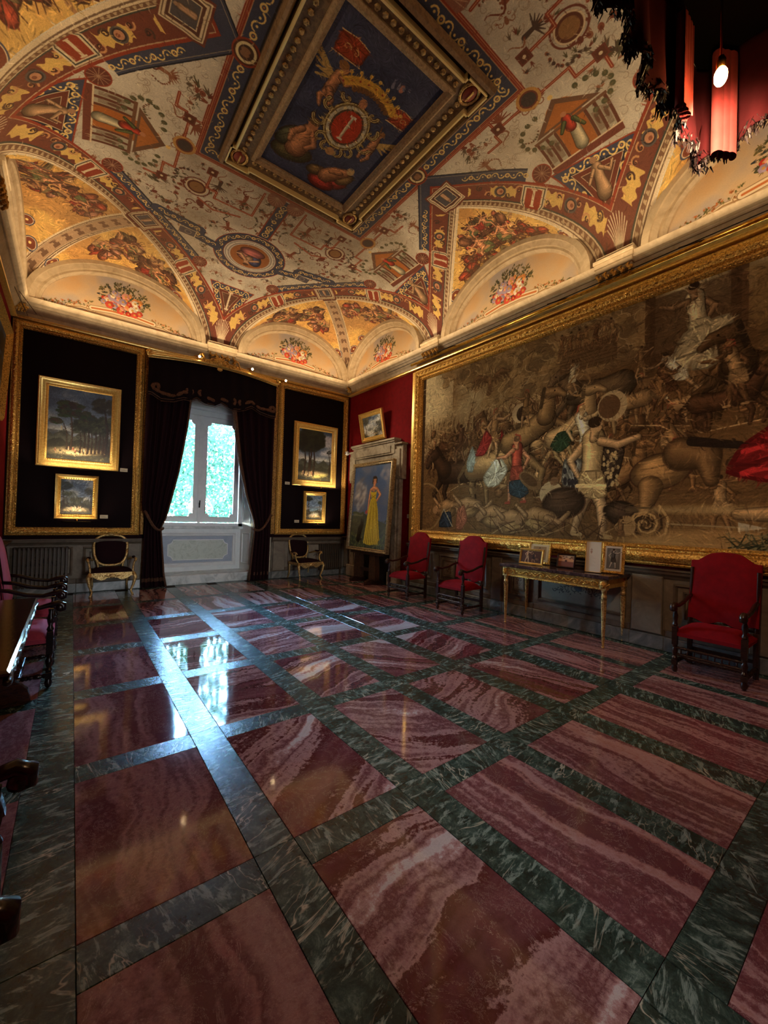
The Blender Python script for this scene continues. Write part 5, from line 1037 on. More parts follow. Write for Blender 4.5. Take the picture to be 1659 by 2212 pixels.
    c.horse(1.95, 1.28, 1.25, 1, (150, 112, 68), .18); c.cloth([(1.62, 1.1), (1.98, 1.5), (2.2, 1.2), (2.0, .92), (1.72, .9)], (206, 196, 168), 10); c.man(1.85, 1.45, .86, .15, 1, (160, 118, 78), (140, 100, 60), .5, .3, (104, 74, 44)); c.cloth([(1.68, 2.0), (1.5, 1.66), (1.42, 1.5), (1.66, 1.5), (1.85, 1.8)], (150, 40, 36), 9); c.cloth([(2.02, 1.98), (2.12, 1.7), (2.0, 1.6)], (160, 34, 34), 5)
    c.cloth([(1.22, 1.4), (1.36, 1.75), (1.46, 1.5), (1.4, 1.2), (1.25, 1.22)], (150, 164, 160), 7)
    c.ell(2.4, 2.16, .16, .17, (170, 142, 104)); c.ell(2.45, 2.14, .12, .13, (48, 32, 22)); c.horse(2.6, 1.75, .95, 1, (130, 96, 58), .4); c.man(2.5, 1.9, .62, .1, -1, (126, 90, 58), (112, 80, 46), .7, .3, (88, 60, 36))
    c.horse(3.35, 1.72, .8, 1, (160, 126, 82), .5)
    c.man(2.35, .62, 1.14, .02, -1, (178, 112, 76), (164, 62, 44), .0, .35, (96, 66, 44)); c.cloth([(2.2, 1.0), (2.5, 1.02), (2.62, .78), (2.46, .68), (2.22, .76)], (40, 66, 84), 8); c.ell(2.62, .98, .24, .12, (120, 90, 56), 1, -.6); c.ell(2.6, 1.0, .18, .08, (84, 58, 36), 1, -.6)
    c.cloth([(2.95, 1.5), (3.08, 1.72), (3.34, 1.74), (3.3, 1.5), (3.12, 1.38)], (46, 66, 44), 9)
    c.man(3.55, 1.05, 1.02, -.25, 1, (172, 140, 98), (216, 200, 164), .9, .5, (150, 118, 76)); c.ell(3.9, 1.98, .2, .22, (184, 156, 112)); c.ell(3.86, 1.98, .15, .17, (96, 66, 42))
    c.cloth([(3.3, .5), (3.16, .95), (3.2, 1.3), (3.5, 1.28), (3.42, .8), (3.5, .56)], (116, 112, 104), 14); [c.ell(3.2+.26*R.random(), .6+.6*R.random(), .03, .05, (44, 40, 44)) for k in range(26)]
    c.cloth([(3.72, 1.42), (4.1, 1.4), (4.02, 1.0), (3.85, .72), (3.72, .9)], (60, 46, 36), 10); [c.ell(3.75+.26*R.random(), .85+.5*R.random(), .02, .03, (170, 140, 92)) for k in range(30)]
    c.man(3.62, .12, 1.72, .05, 1, (178, 136, 92), (188, 150, 98), .35, .32); c.line([(3.42, .86), (3.82, .84)], .06, (214, 180, 120))
    c.ell(3.0, .75, .2, .2, (208, 180, 132), .9); c.ell(3.05, .95, .07, .07, (120, 84, 56))
    # fallen horse, fallen figures, shields and weapons along the foot
    c.blob(3.2, .6, .34, (72, 52, 38), .1, .7); c.blob(4.5, 1.0, .34, (150, 108, 62), .2, .66); c.blob(4.05, .45, .24, (66, 48, 34), -.3, .7); c.limb([(4.75, 1.2), (5.0, 1.15), (5.05, .85)], [.2, .14, .07], (110, 78, 46)); c.limb([(4.4, .8), (4.35, .5), (4.3, .3)], [.14, .07, .05], (140, 100, 58)); c.line([(4.85, 1.35), (5.3, 1.25), (5.6, 1.0)], .12, (40, 28, 22), 1, .5)
    for x, y, a in ((1.3, .55, .2), (1.9, .38, -.1), (2.3, .3, .3), (.75, .5, .5), (2.75, .35, -.2)):
        c.limb([(x-.25, y), (x, y+.06), (x+.25, y+.02)], [.12, .14, .1], (158, 114, 70)); c.limb([(x+.2, y), (x+.4, y-.06), (x+.55, y+.1)], [.07, .05, .03], (160, 118, 76)); c.limb([(x-.2, y+.05), (x-.38, y+.22)], [.05, .03], (160, 118, 76)); c.ell(x-.34, y-.02, .07, .08, (150, 108, 70)); c.blob(x, y-.12, .26, (146, 110, 66), a, .4)
    c.cloth([(.5, .12), (.62, .44), (.86, .46), (.9, .14)], (40, 54, 74), 8); c.line([(.42, .16), (.66, .5), (.9, .16)], .02, (160, 150, 120)); c.cloth([(.98, .1), (1.02, .5), (1.2, .62), (1.3, .3), (1.14, .08)], (176, 96, 66), 9); c.ring(1.2, .85, .26, .03, (96, 70, 42), 1, .1)
    c.ring(.1, .55, .5, .04, (128, 96, 58)); c.ring(.1, .55, .4, .015, (90, 62, 38))
    for q in range(4): c.scroll(4.35, .3, .3-.05*q, 1+q, 1.6, .03, (170, 128, 76) if q % 2 == 0 else (60, 42, 26), 1, -1)
    c.ell(4.12, .28, .12, .14, (150, 110, 66)); c.man(4.05, .0, .4, 0, 1, (150, 110, 66), (120, 80, 46))
    for k in range(34): x = R.uniform(1.4, 3.9); a = R.uniform(.2, 2.8); c.line([(x, .05+.1*R.random()), (x+.4*math.cos(a), .1+.35*math.sin(a))], .02, R.choice([(160, 124, 80), (70, 48, 30)]), 1, .3)
    c.line([(4.6, .32), (5.3, .3)], .02, (150, 120, 80)); c.poly([(5.3, .36), (5.55, .3), (5.3, .25)], (170, 150, 120))
    c.ell(5.2, .12, .75, .14, (170, 122, 66), .8, 0, .1); c.ell(4.5, .08, .5, .08, (160, 116, 64), .8, 0, .06); c.ell(5.0, .5, .8, .05, (176, 140, 88), .6, 0, .05)
    for k in range(60): a = R.uniform(.1, 3.0); x = 5.6+R.uniform(-.4, .4); c.line([(x, .06), (x+.16*math.cos(a), .08+.16*math.sin(a)), (x+.26*math.cos(a), .06+.16*math.sin(a))], .016, R.choice([(44, 44, 28), (70, 64, 40), (120, 104, 66)]), 1, .4)
    c.cloth([(5.15, .92), (5.3, 1.25), (5.7, 1.55), (6.2, 1.6), (6.6, 1.2), (6.4, .9), (5.6, .78)], (146, 26, 28), 26); c.limb([(5.3, .45), (5.8, .46), (6.6, .4)], [.06, .1, .14], (170, 128, 80)); c.man(6.4, .6, 1.6, -.2, -1, (170, 126, 82), (150, 40, 34), .4)
    for q in ((.03, (60, 40, 24)),): c.line([(.015, .015), (w-.015, .015), (w-.015, h-.015), (.015, h-.015), (.015, .015)], q[0], q[1])
    c.hatch(9000, .1, .012, .28, al=.5, curl=4.5); c.mask(np.clip((c.noise(2.2, 9, 3)-.4)*2.2, 0, .3), (66, 44, 26)); g_ = c.a.mean(2, keepdims=True); c.a = np.clip((g_+(c.a-g_)*.8-.3)*1.25+.38, .04, 1)*np.array((.97, 1.0, .98), np.float32); rg_ = np.random.RandomState(2); c.a *= (1+.12*(rg_.rand(c.H, 1, 1)-.5)+.18*(rg_.rand(c.H, c.W, 1)-.5)).astype(np.float32); return c
TAP = cv_mat('woven_tapestry', paint_tapestry(), .95, weave=70, spec=.1)
T = thing('framed_tapestry', 'huge brown woven tapestry of an ancient battle in a carved gilt frame', 'tapestry', mw=wallmw('right', 0, 0, .01))
big_frame(T, -6.82, .66, 1.08, 4.9, .27, GOLD, .13)
m = MB(); m.v = [(-TX1-.05, 1.3, .04), (-TX0, 1.3, .04), (-TX0, 4.7, .04), (-TX1-.05, 4.7, .04)]; m.f = [(0, 1, 2, 3)]; m.uv = lambda v: ((v.co.x+TX1)/(TX1-TX0), (v.co.y-1.3)/3.4); obj('woven_cloth', m, TAP, T, fix=False)
obj('side_strip', MB().bb(-6.92, -6.83, 1.08, 4.9, 0, .05, .01), GOLDS, T)
# brass rail and thin cable along the cornice over the tapestry
tag(obj('picture_rail', MB().tube([(XR-.16, YF+.05, 5.03), (XR-.16, 6.86, 5.03)], .028, 10), gold_mat('polished_brass', (235, 185, 70), (190, 130, 40), .18, .1, 20, False), None, True), 'long polished brass rail along the cornice over the tapestry', 'rail')
tag(obj('cable', MB().tube([(XR-.42, YF+.05, 4.94), (XR-.42, 3, 4.93), (XR-.42, 6.3, 4.935), (XR-.42, 7.4, 4.93)], .007, 6), BLACKM, None, True), 'thin black cable running along the right-hand cornice', 'cable')
br = MB()
for y in (5.6, 3.3, 1.6): br.tube([(XR-.42, y+.12, 4.94), (XR-.25, y, 5.02), (XR-.16, y-.06, 5.06)], .01, 6)
tag(obj('rail_hooks', br, mat('dark_bronze', (70, 45, 25), .4, .7), None, kind='stuff'), 'small dark hooks tying the brass rail to the cornice', 'hook')
# ------------------------------------------------------------------ stone doorway, portrait on its stand
D = thing('stone_doorway', 'travertine door surround with stepped corners behind the lady portrait', 'doorway', mw=wallmw('right', 8.25, 0, .003))
def dpart(nm, mb, mt=TRAV): return obj(nm, mb, mt, D)
dpart('dark_opening', MB().bb(-.72, .72, 0.005, 2.72, .002, .03), mat('deep_door_panel', (38, 28, 22), .7))
dpart('jamb', MB().bb(-1.03, -.72, .005, 2.5, .0, .1, .006).bb(-.95, -.8, .005, 2.5, .1, .13, .006)); dpart('jamb', MB().bb(.72, 1.03, .005, 2.5, .0, .1, .006).bb(.8, .95, .005, 2.5, .1, .13, .006))
dpart('shoulder', MB().bb(-1.08, -.72, 2.5, 3.3, 0, .12, .006).bb(-1.06, -.8, 2.56, 3.2, .12, .15, .006)); dpart('shoulder', MB().bb(.72, 1.14, 2.5, 3.3, 0, .12, .006).bb(.8, 1.06, 2.56, 3.2, .12, .15, .006))
dpart('lintel', MB().bb(-.72, .72, 2.72, 3.1, 0, .12, .006)); dpart('crest', MB().bb(-.88, .88, 3.1, 3.42, 0, .16, .006).bb(-.74, .74, 3.14, 3.3, .16, .18, .004)); dpart('cap_ledge', MB().bb(-.93, .93, 3.42, 3.47, 0, .22, .008).bb(-.9, .9, 3.38, 3.42, 0, .19, .005))
dpart('cap_ledge', MB().bb(-1.12, -.88, 3.3, 3.34, 0, .15, .008).bb(.88, 1.18, 3.3, 3.34, 0, .19, .008)); dpart('plinth', MB().bb(-1.08, -.7, .003, .3, 0, .16, .01)); dpart('plinth', MB().bb(.7, 1.08, .003, .3, 0, .16, .01))
def paint_lady():
    c = Cv(1.46, 2.04, 520, (84, 104, 142), 17); w, h = 1.46, 2.04; R = c.r; yy = (np.arange(c.H)/c.H)[:, None]*np.ones((1, c.W), np.float32); n = c.noise(.5, 4, 5)
    c.mask(np.clip(yy-.6, 0, 1)*2, (56, 88, 134)); c.mask(np.clip((n-.5)*4, 0, .7)*(yy > .35), (122, 124, 138)); c.mask(np.clip(.5-yy, 0, .5)*1.4, (108, 108, 124))
    for k in range(70): a = R.random()*6.3; q = R.random()**.5; c.ell(.32+.2*q*math.cos(a), 1.3+.42*q*math.sin(a), .05+.05*R.random(), .04, R.choice([(170, 170, 176), (120, 120, 130), (200, 198, 198), (96, 98, 112)]), .55, R.random(), .05)
    for k in range(20): a = R.random()*6.3; c.ell(1.25+.14*math.cos(a), 1.78+.1*math.sin(a), .06, .04, (140, 140, 152), .4, 0, .05)
    c.poly([(0, .78), (.25, .84), (.5, .86), (.8, .76), (1.46, .6), (1.46, 0), (0, 0)], (66, 76, 66)); c.rect(.1, .5, .78, .84, (110, 116, 96)); [c.ell(.08+.06*k, .85+.02*math.sin(k), .05, .03, (74, 84, 62)) for k in range(8)]
    for k in range(300): c.ell(R.random()*1.46, R.random()*.7, .05, .02, R.choice([(56, 62, 52), (76, 84, 66), (92, 98, 74), (64, 72, 70)]), .5, R.random()*.6, .01)
    for k in range(160): x = R.random()*1.4; y = R.random()*.34; c.leaf(x, y, .06, 1.2+R.random()*.8, R.choice([(120, 132, 74), (96, 112, 64), (140, 146, 92)]), .7)
    c.limb([(.38, .2), (.42, .45), (.5, .58)], [.07, .085, .05], (20, 20, 24)); c.limb([(.4, .25), (.5, .2)], [.03, .025], (30, 30, 34)); c.cap((.46, .6), (.45, .72), .035, .01, (30, 30, 34)); c.cap((.52, .6), (.53, .7), .025, .01, (30, 30, 34))
    SK = (214, 148, 108)
    c.limb([(.74, 1.42), (.7, 1.2), (.69, .98), (.68, .88)], [.04, .034, .026, .02], SK, 1.2, .7); c.limb([(.98, 1.44), (1.12, 1.3), (1.0, 1.16)], [.042, .036, .026], SK, 1.2, .7); c.ell(.63, .88, .04, .05, (176, 70, 70))
    c.poly([(.76, 1.2), (.97, 1.2), (1.06, .95), (1.14, .6), (1.22, .22), (1.1, .12), (.98, .1), (.86, .08), (.7, .1), (.6, .14), (.64, .5), (.7, .95)], (206, 178, 30))
    for k in range(16): f = k/15; x0 = .78+.18*f; x1 = .63+.56*f; c.line([(x0, 1.16), ((x0+x1)/2+.01*math.sin(k*2), .7), (x1, .13)], .024, (140, 112, 12) if k % 2 else (240, 218, 84), .75, 1.7)
    c.poly([(.74, 1.4), (.79, 1.2), (.95, 1.2), (.98, 1.4), (.92, 1.36), (.86, 1.4), (.8, 1.36)], (218, 190, 40)); c.line([(.78, 1.22), (.95, 1.3)], .02, (150, 120, 16)); c.line([(.8, 1.28), (.93, 1.22)], .016, (150, 120, 16))
    c.limb([(.86, 1.42), (.87, 1.56)], [.055, .045], SK, 1.15, .75); c.limb([(.75, 1.43), (.86, 1.47), (.97, 1.44)], [.035, .045, .036], SK, 1.15, .8, SK)
    c.ell(.87, 1.66, .092, .105, (52, 32, 24)); c.ell(.87, 1.63, .062, .08, SK); c.ell(.86, 1.725, .075, .038, (46, 28, 22)); c.ell(.797, 1.63, .022, .065, (46, 28, 22)); c.ell(.94, 1.64, .018, .06, (46, 28, 22))
    for x in (.846, .894): c.ell(x, 1.645, .012, .007, (36, 24, 22)); c.line([(x-.014, 1.665), (x+.012, 1.668)], .007, (50, 30, 24))
    c.line([(.872, 1.64), (.878, 1.612), (.866, 1.608)], .006, (160, 96, 70)); c.ell(.87, 1.585, .019, .008, (176, 40, 38)); c.ell(.84, 1.61, .014, .012, (222, 130, 104), .6); c.ell(.902, 1.61, .014, .012, (222, 130, 104), .6)
    c.hatch(5000, .05, .008, .12, al=.5, curl=5); c.grain(.1); return c
LADY = cv_mat('lady_portrait_canvas', paint_lady(), .4, craq=.1, spec=.5)
SILV = gold_mat('champagne_frame', (176, 156, 118), (120, 100, 70), .45, .2, 30, False)
pt = thing('lady_portrait', 'full-length portrait of a woman in a long yellow gown standing on an easel', 'painting', mw=wallmw('right', 7.96, 1.85, .42)@Matrix.Rotation(-.07, 4, 'X'))
obj('frame', MB().sweep_rect(-.83, .83, -1.09, 1.09, [(0, -.06), (0, .03), (.02, .045), (.05, .03), (.07, .035), (.09, .01), (.09, -.06)]), SILV, pt, 35)
m = MB(); m.v = [(-.75, -1.01, .0), (.75, -1.01, .0), (.75, 1.01, .0), (-.75, 1.01, .0)]; m.f = [(0, 1, 2, 3)]; m.uv = lambda v: (v.co.x/1.5+.5, v.co.y/2.02+.5); obj('canvas', m, LADY, pt, fix=False)
obj('back_board', MB().bb(-.79, .79, -1.05, 1.05, -.055, -.045), WOOD, pt); obj('name_plate', MB().box((0, -1.05, .04), (.12, .022, .01)), mat('plate', (220, 200, 120), .3, .8), pt)
es = thing('easel_stand', 'dark wooden trestle easel with carved feet under the lady portrait', 'easel', mw=wallmw('right', 8.1, 0, .36))
for sx in (-.32, .32):
    obj('shaped_leg', MB().ext([(sx-.13, .1), (sx-.13, .45), (sx-.1, .7), (sx+.1, .7), (sx+.13, .45), (sx+.13, .1)], -.06, .06, 'z'), WOODM, es)
    obj('foot', MB().ext([(y, z) for y, z in [(.0, -.24), (.07, -.24), (.12, -.16), (.12, .16), (.07, .24), (.0, .24)]], sx-.05, sx+.05, 'x'), WOOD, es)
obj('shelf_rail', MB().bb(-.6, .6, .69, .75, -.09, .09, .01), WOODM, es); obj('crossbar', MB().bb(-.3, .3, .28, .36, -.03, .03, .006), WOOD, es); obj('mast', MB().bb(-.05, .05, .3, 2.8, -.2, -.15), WOOD, es)
# ------------------------------------------------------------------ curtains, valance, gilt pelmet
def interp(tab, z):
    tab = sorted(tab)
    if z <= tab[0][0]: return tab[0][1]
    for (z0, x0), (z1, x1) in zip(tab, tab[1:]):
        if z <= z1: f = (z-z0)/(z1-z0); return x0+(x1-x0)*f
    return tab[-1][1]
FRNG = gold_mat('curtain_braid', (120, 84, 62), (60, 36, 28), .6, .8, 90)
def curtain(label, inner, outer, sg):
    root = thing('curtain', label, 'curtain', (0, 0, 0))
    def fn(s, t):
        z = .015+t*4.4; xi, xo = interp(inner, z), interp(outer, z); w = abs(xi-xo); x = xo+(xi-xo)*s; ph = s*2*PI*5.5
        amp = .045*(.5+.5*min(1, w/.5)); y = 9.5-amp*math.sin(ph)-.03*math.exp(-((z-1.25)/.1)**2)*-1
        return (x+.012*math.cos(ph*.5+z), y, z)
    o = obj('velvet_drape', MB().grid(fn, 90, 60), VELD, root, True, fix=False); md = o.modifiers.new('th', 'SOLIDIFY'); md.thickness = .012
    f2 = lambda s, t: tuple(a+b for a, b in zip(fn(1-.07*(1-s), t), (.006*sg, -.022, 0)))
    o = obj('braid_edge', MB().grid(f2, 4, 60), FRNG, root, True, fix=False); o.modifiers.new('th', 'SOLIDIFY').thickness = .008
    f3 = lambda s, t: tuple(a+b for a, b in zip(fn(s, .028+t*.017), (0, -.02, 0))); obj('hem_braid', MB().grid(f3, 90, 3), FRNG, root, True, fix=False)
    xi, xo = interp(inner, 1.3), interp(outer, 1.3); pts = [(xo-.04*sg, 9.6, 1.6)]+[(xo+(xi-xo)*k/9, 9.4+.03*abs(k-4.5)/4.5, 1.56-.36*math.sin(k/9*PI*.62)) for k in range(10)]+[(xi+.02*sg, 9.5, 1.24)]
    obj('tie_back', MB().tube(pts, .028, 8), FRNG, root, True); return root
CLi = [(4.4, 2.02), (3.96, 1.98), (3.4, 1.92), (2.42, 1.77), (1.46, 1.56), (1.24, 1.47), (1.03, 1.49), (.31, 1.56), (.0, 1.62)]; CLo = [(4.4, 1.15), (1.7, 1.12), (1.4, 1.19), (1.1, 1.17), (0, 1.14)]
CRi = [(4.4, 2.8), (3.94, 2.85), (2.81, 3.01), (2.02, 3.19), (1.42, 3.4), (1.27, 3.43), (.9, 3.4), (.0, 3.34)]; CRo = [(4.4, 3.86), (1.8, 3.84), (1.5, 3.8), (1.1, 3.82), (0, 3.8)]
curtain('dark crimson velvet curtain tied back on the left side of the window', CLi, CLo, 1); curtain('dark crimson velvet curtain tied back on the right side of the window', CRi, CRo, -1)
VB = [(1.2, 3.98), (1.38, 3.88), (1.6, 3.9), (1.8, 3.99), (1.97, 3.98), (2.05, 4.04), (2.21, 3.96), (2.43, 3.95), (2.56, 4.03), (2.77, 3.94), (2.95, 3.95), (3.1, 4.0), (3.24, 4.08), (3.45, 3.98), (3.7, 3.93), (3.84, 3.94)]
TOPV = lambda x: 4.74+.1*math.sin(PI*min(1, max(0, (x-1.13)/2.7)))
va = thing('curtain_valance', 'dark velvet valance with scalloped beaded edge across the window top', 'valance')
def vf(s, t): x = 1.14+s*2.7; zb = interp([(a, b) for a, b in VB], x); return (x, 9.4+.012*math.sin(s*60)-.02*math.sin(PI*s), zb+(TOPV(x)-zb)*t)
o = obj('velvet_panel', MB().grid(vf, 160, 8), VELB, va, True, fix=False); o.modifiers.new('th', 'SOLIDIFY').thickness = .012
obj('braid_edge', MB().tube([(1.14+2.7*k/120, 9.385, interp(VB, 1.14+2.7*k/120)+.02) for k in range(121)], .009, 5), FRNG, va, True)
fb = MB()
for k in range(110): x = 1.16+2.66*k/109; fb.ball((x, 9.385, interp(VB, x)-.025), .011, 5, 3)
obj('bead_fringe', fb, FRNG, va, kind='stuff')
sb = MB()
for x0, x1 in ((1.24, 1.95), (2.12, 2.85), (2.98, 3.78)):
    pts = []
    for k in range(25):
        f = k/24; x = x0+(x1-x0)*f; pts.append((x, 9.372, interp(VB, x)+.12+.02*math.sin(f*9)))
    a = pts[0]; b = pts[-1]
    l0 = [(a[0]+.05-.07*math.cos(t*.5)*(1-t/14), a[1], a[2]+.05+.07*math.sin(t*.5)*(1-t/14)) for t in range(10)][::-1]; l1 = [(b[0]-.05+.07*math.cos(t*.5)*(1-t/14), b[1], b[2]+.05+.07*math.sin(t*.5)*(1-t/14)) for t in range(10)]
    sb.tube(l0+pts+l1, [.026+.014*abs(math.sin(k*.9)) for k in range(len(l0+pts+l1))], 6, flat=1.0)
sb.v = [(x, 9.385+(y-9.372)*.25, z) for x, y, z in sb.v]; obj('embroidered_scrolls', sb, FRNG, va, True)
pe = thing('gilt_pelmet', 'carved gilt pelmet with shell crest above the window curtains', 'pelmet')
for dz, dy, r_ in ((0, 0, .03), (.05, .035, .02), (-.035, .03, .014), (.09, .06, .016)): obj('moulding', MB().tube([(1.12+2.74*k/40, 9.36+dy-.03*math.sin(PI*k/40), TOPV(1.12+2.74*k/40)+dz) for k in range(41)], r_, 8), GOLDS, pe, True)
obj('pelmet_board', MB().bb(1.13, 3.85, 9.42, 9.66, 4.76, 4.8), GOLDD, pe)
cr = MB()
for sg in (-1, 1):
    for (dx, dz, r_, tn) in ((.12, .03, .07, 1.2), (.24, -.02, .06, 1.1), (.33, .02, .04, 1), (.1, .14, .05, 1)):
        cr.tube([(2.48+sg*(dx+r_*(1-k/14)*math.cos(tn*2*PI*k/12)), 9.3, 4.86+dz+r_*(1-k/14)*math.sin(tn*2*PI*k/12)) for k in range(12)], [.022*(1-k/18) for k in range(12)], 6)
    cr.tube([(2.48+sg*.3, 9.33, 4.9), (2.48+sg*.36, 9.3, 5.02), (2.48+sg*.4, 9.3, 4.98), (2.48+sg*.46, 9.32, 4.84)], [.02, .03, .02, .012], 6)
for k in range(9): a = PI*(.1+.8*k/8); cr.tube([(2.48, 9.31, 4.86), (2.48+.09*math.cos(a), 9.27, 4.86+.09*math.sin(a)), (2.48+.15*math.cos(a), 9.3, 4.86+.15*math.sin(a))], [.02, .026, .012], 6)
cr.ball((2.48, 9.28, 4.86), .05, 10, 6); cr.ball((2.48, 9.28, 4.74), .04, 8, 5, (1.5, .6, 1)); obj('shell_crest', cr, GOLD, pe, True)
for sg, x in ((-1, 1.13), (1, 3.85)): obj('pelmet_end', MB().tube([(x, 9.36, 4.74), (x+sg*.03, 9.36, 4.8), (x-sg*.02, 9.36, 4.84)], .03, 8), GOLDS, pe, True)
# ------------------------------------------------------------------ small cornice spotlights
def spot(label, wall, a, z, tgt, e, ang=60, out=.3):
    m = wallmw(wall, a, z, out); r = thing('spotlight', label, 'spotlight', mw=m, group='small spotlights on the cornice')
    obj('bracket', MB().tube([(0, .02, -out), (0, .02, -.03)], .012, 8).tube([(-.09, .02, -.05), (.09, .02, -.05)], .008, 6), BRASS, r, True)
    obj('lamp_body', MB().lathe((0, 0, 0), [(.015, -.05), (.03, -.03), (.034, .0), (.034, .015)], 12), BRASS, r, True); obj('glowing_bulb', MB().ball((0, 0, .03), .026, 10, 6), BULB, r, True)
    p = m@Vector((0, 0, .07)); light('SPOT', 'spotlight_beam', p, e, WARM2, .03, target=tgt, spot=ang)
spot('lit spotlight on the pelmet left of the shell crest', 'back', 2.06, 4.92, (5.9, 6.2, 3.0), 150, 75, .38)
spot('lit spotlight on the pelmet right of the shell crest', 'back', 3.2, 4.93, (6.1, 4.6, 3.4), 150, 75, .38)
spot('lit spotlight on the frame right of the window', 'back', 4.06, 4.88, (6.1, 8.0, 2.2), 70, 70, .3)
# ------------------------------------------------------------------ radiators
RADM = stone_mat('old_bronze_paint', [(.3, (56, 46, 36)), (.7, (84, 70, 54))], 5, .5)
def radiator(label, a, z0, z1, w, n):
    r = thing('radiator', label, 'radiator', mw=wallmw('back', a, 0, .06)); me = None
    for k in range(n):
        x = -w/2+(k+.5)*w/n
        if me is None: me = mesh('radiator_section', MB().bb(-.02, .02, z0, z1, .06, .075, .006).bb(-.02, .02, z0, z0+.05, .0, .075, .006).bb(-.02, .02, z1-.05, z1, 0, .075, .006).bb(-.02, .02, z0, z1, 0, .015, .005), RADM)
        o = obj('radiator_section', me, None, r); o.location = (x, 0, 0)
    obj('pipe', MB().tube([(-w/2, z0+.03, .04), (w/2, z0+.03, .04)], .018, 8), RADM, r, True); obj('pipe', MB().tube([(-w/2, z1-.03, .04), (w/2, z1-.03, .04)], .018, 8), RADM, r, True)
    obj('foot', MB().bb(-w/2+.03, -w/2+.08, .003, z0+.02, .02, .07, .005), RADM, r); obj('foot', MB().bb(w/2-.08, w/2-.03, .003, z0+.02, .02, .07, .005), RADM, r)
radiator('dark ribbed radiator against the dado under the left velvet panel', -.41, .14, .88, .78, 13); radiator('dark ribbed radiator against the dado under the right velvet panel', 5.6, .14, .84, .72, 12)
# ------------------------------------------------------------------ high-backed armchairs
TURN = [(.022, 0), (.028, .01), (.02, .03), (.03, .05), (.018, .07), (.026, .09), (.03, .12), (.026, .15), (.018, .17), (.03, .19), (.02, .21), (.024, .22)]
def turned(mb, p, q, s=1.0, rep=3):
    p, q = Vector(p), Vector(q); d = q-p; L = d.length; pts = []; rs = []
    for i in range(rep):
        for r, h in TURN: pts.append(p+d*((i+h/.22*.999)/rep)); rs.append(r*s)
    mb.tube([tuple(v) for v in pts], rs, 8)
def high_chair(label, loc, rz, vel, wd, group, W_=.56, Dp=.5):
    r = thing('high_back_armchair', label, 'armchair', loc, rz, group); hw = W_/2; yf, yb = -Dp/2, Dp/2
    for sx in (-1, 1):
        m = MB(); x = sx*hw; m.bb(x-.024, x+.024, yf-.024, yf+.024, .30, .50, .004); m.bb(x-.024, x+.024, yf-.024, yf+.024, .08, .14, .004); m.lathe((x, yf, .003), [(.012, 0), (.026, .02), (.03, .045), (.02, .075)], 10); m.lathe((x, yf, .14), [(.02, 0), (.028, .02), (.018, .04), (.026, .08), (.03, .1), (.018, .13), (.026, .16)], 10)
        m.lathe((x, yf, .5), [(.02, 0), (.028, .02), (.016, .05), (.024, .09), (.028, .12), (.016, .16), (.02, .2)], 10); obj('leg', m, wd, r, 35)
        m = MB().tube([(x, yb, .003), (x, yb, .5), (x, yb+.04, .9), (x, yb+.07, 1.12)], .024, 4); m.bb(x-.022, x+.022, yb-.022, yb+.022, .003, .48, .004); obj('leg', m, wd, r)
        arm = MB().tube([(x, yb+.03, .8), (x, yb-.08, .785), (x, 0, .735), (x, yf+.08, .715), (x, yf, .735), (x, yf-.05, .745), (x, yf-.085, .725), (x, yf-.085, .69), (x, yf-.055, .68)], [.02, .022, .022, .022, .026, .03, .032, .03, .02], 10, flat=.9); arm.lathe((x-.032, yf-.06, .705), [(.01, 0), (.03, .006), (.03, .058), (.01, .064)], 10, 'x'); obj('arm', arm, wd, r, True)
        m = MB(); turned(m, (x, yf, .11), (x, yb, .11), .8, 3); obj('side_stretcher', m, wd, r, True)
    m = MB()
    for z in (.2, .27): turned(m, (-hw, yf, z), (hw, yf, z), .62, 4)
    for k in range(9): x = -hw*.8+k*hw*.2; m.tube([(x, yf, .2), (x, yf, .27)], .008, 6)
    obj('front_spindle_rail', m, wd, r, True); m = MB(); turned(m, (-hw, 0, .11), (hw, 0, .11), .8, 4); obj('cross_stretcher', m, wd, r, True)
    obj('rear_stretcher', MB().bb(-hw, hw, yb-.012, yb+.012, .16, .2, .004), wd, r)
    def sf(s, t):
        a = (s-.5)*2; b = (t-.5)*2; return (a*(hw+.015), b*(Dp/2+.0)-.01, .43+.085*(1-abs(a)**6)*(1-abs(b)**6)+.012*(1-a*a)*(1-b*b))
    m = MB().grid(sf, 18, 16); m.bb(-hw-.012, hw+.012, yf-.02, yb, .4, .44); obj('seat', m, vel, r, 60)
    def top(x): 
        a = abs(x)/(hw+.02)
        return 1.31-.02*(a/.45)**2 if a < .45 else (1.29-.085*((a-.45)/.35) if a < .8 else 1.205-.005*((a-.8)/.2))
    n = 21; pts = []; zb = .5
    F, Bk = [], []
    m = MB(); rows = 12
    def bk(side):
        def f(s, t):
            a = (s-.5)*2; x = a*(hw+.02); z0_ = .52+.02*math.cos(a*7); z = z0_+(top(x)-z0_)*t; lean = (z-.5)*.16; puff = .028*(1-abs(a)**5)*(1-abs(2*t-1)**6)
            return (x, yb+.0+lean+(-.028-puff if side else .024), z)
        return f
    m.grid(bk(1), n, rows); o0 = len(m.v); m.grid(bk(0), n, rows); N = n*rows
    edge = [i for i in range(n)]+[j*n+n-1 for j in range(1, rows)]+[(rows-1)*n+i for i in range(n-2, -1, -1)]+[j*n for j in range(rows-2, 0, -1)]
    for k in range(len(edge)): a, b = edge[k], edge[(k+1) % len(edge)]; m.f.append((a, b, b+N, a+N))
    obj('backrest', m, vel, r, 50); m = MB()
    for k in range(-3, 4): m.ball((k*.07, yb-.0, .5), .022, 8, 5, (1.4, .5, 1)); 
    m.bb(-hw, hw, yb-.012, yb+.012, .485, .51, .003); obj('back_rail', m, wd, r, True); return r
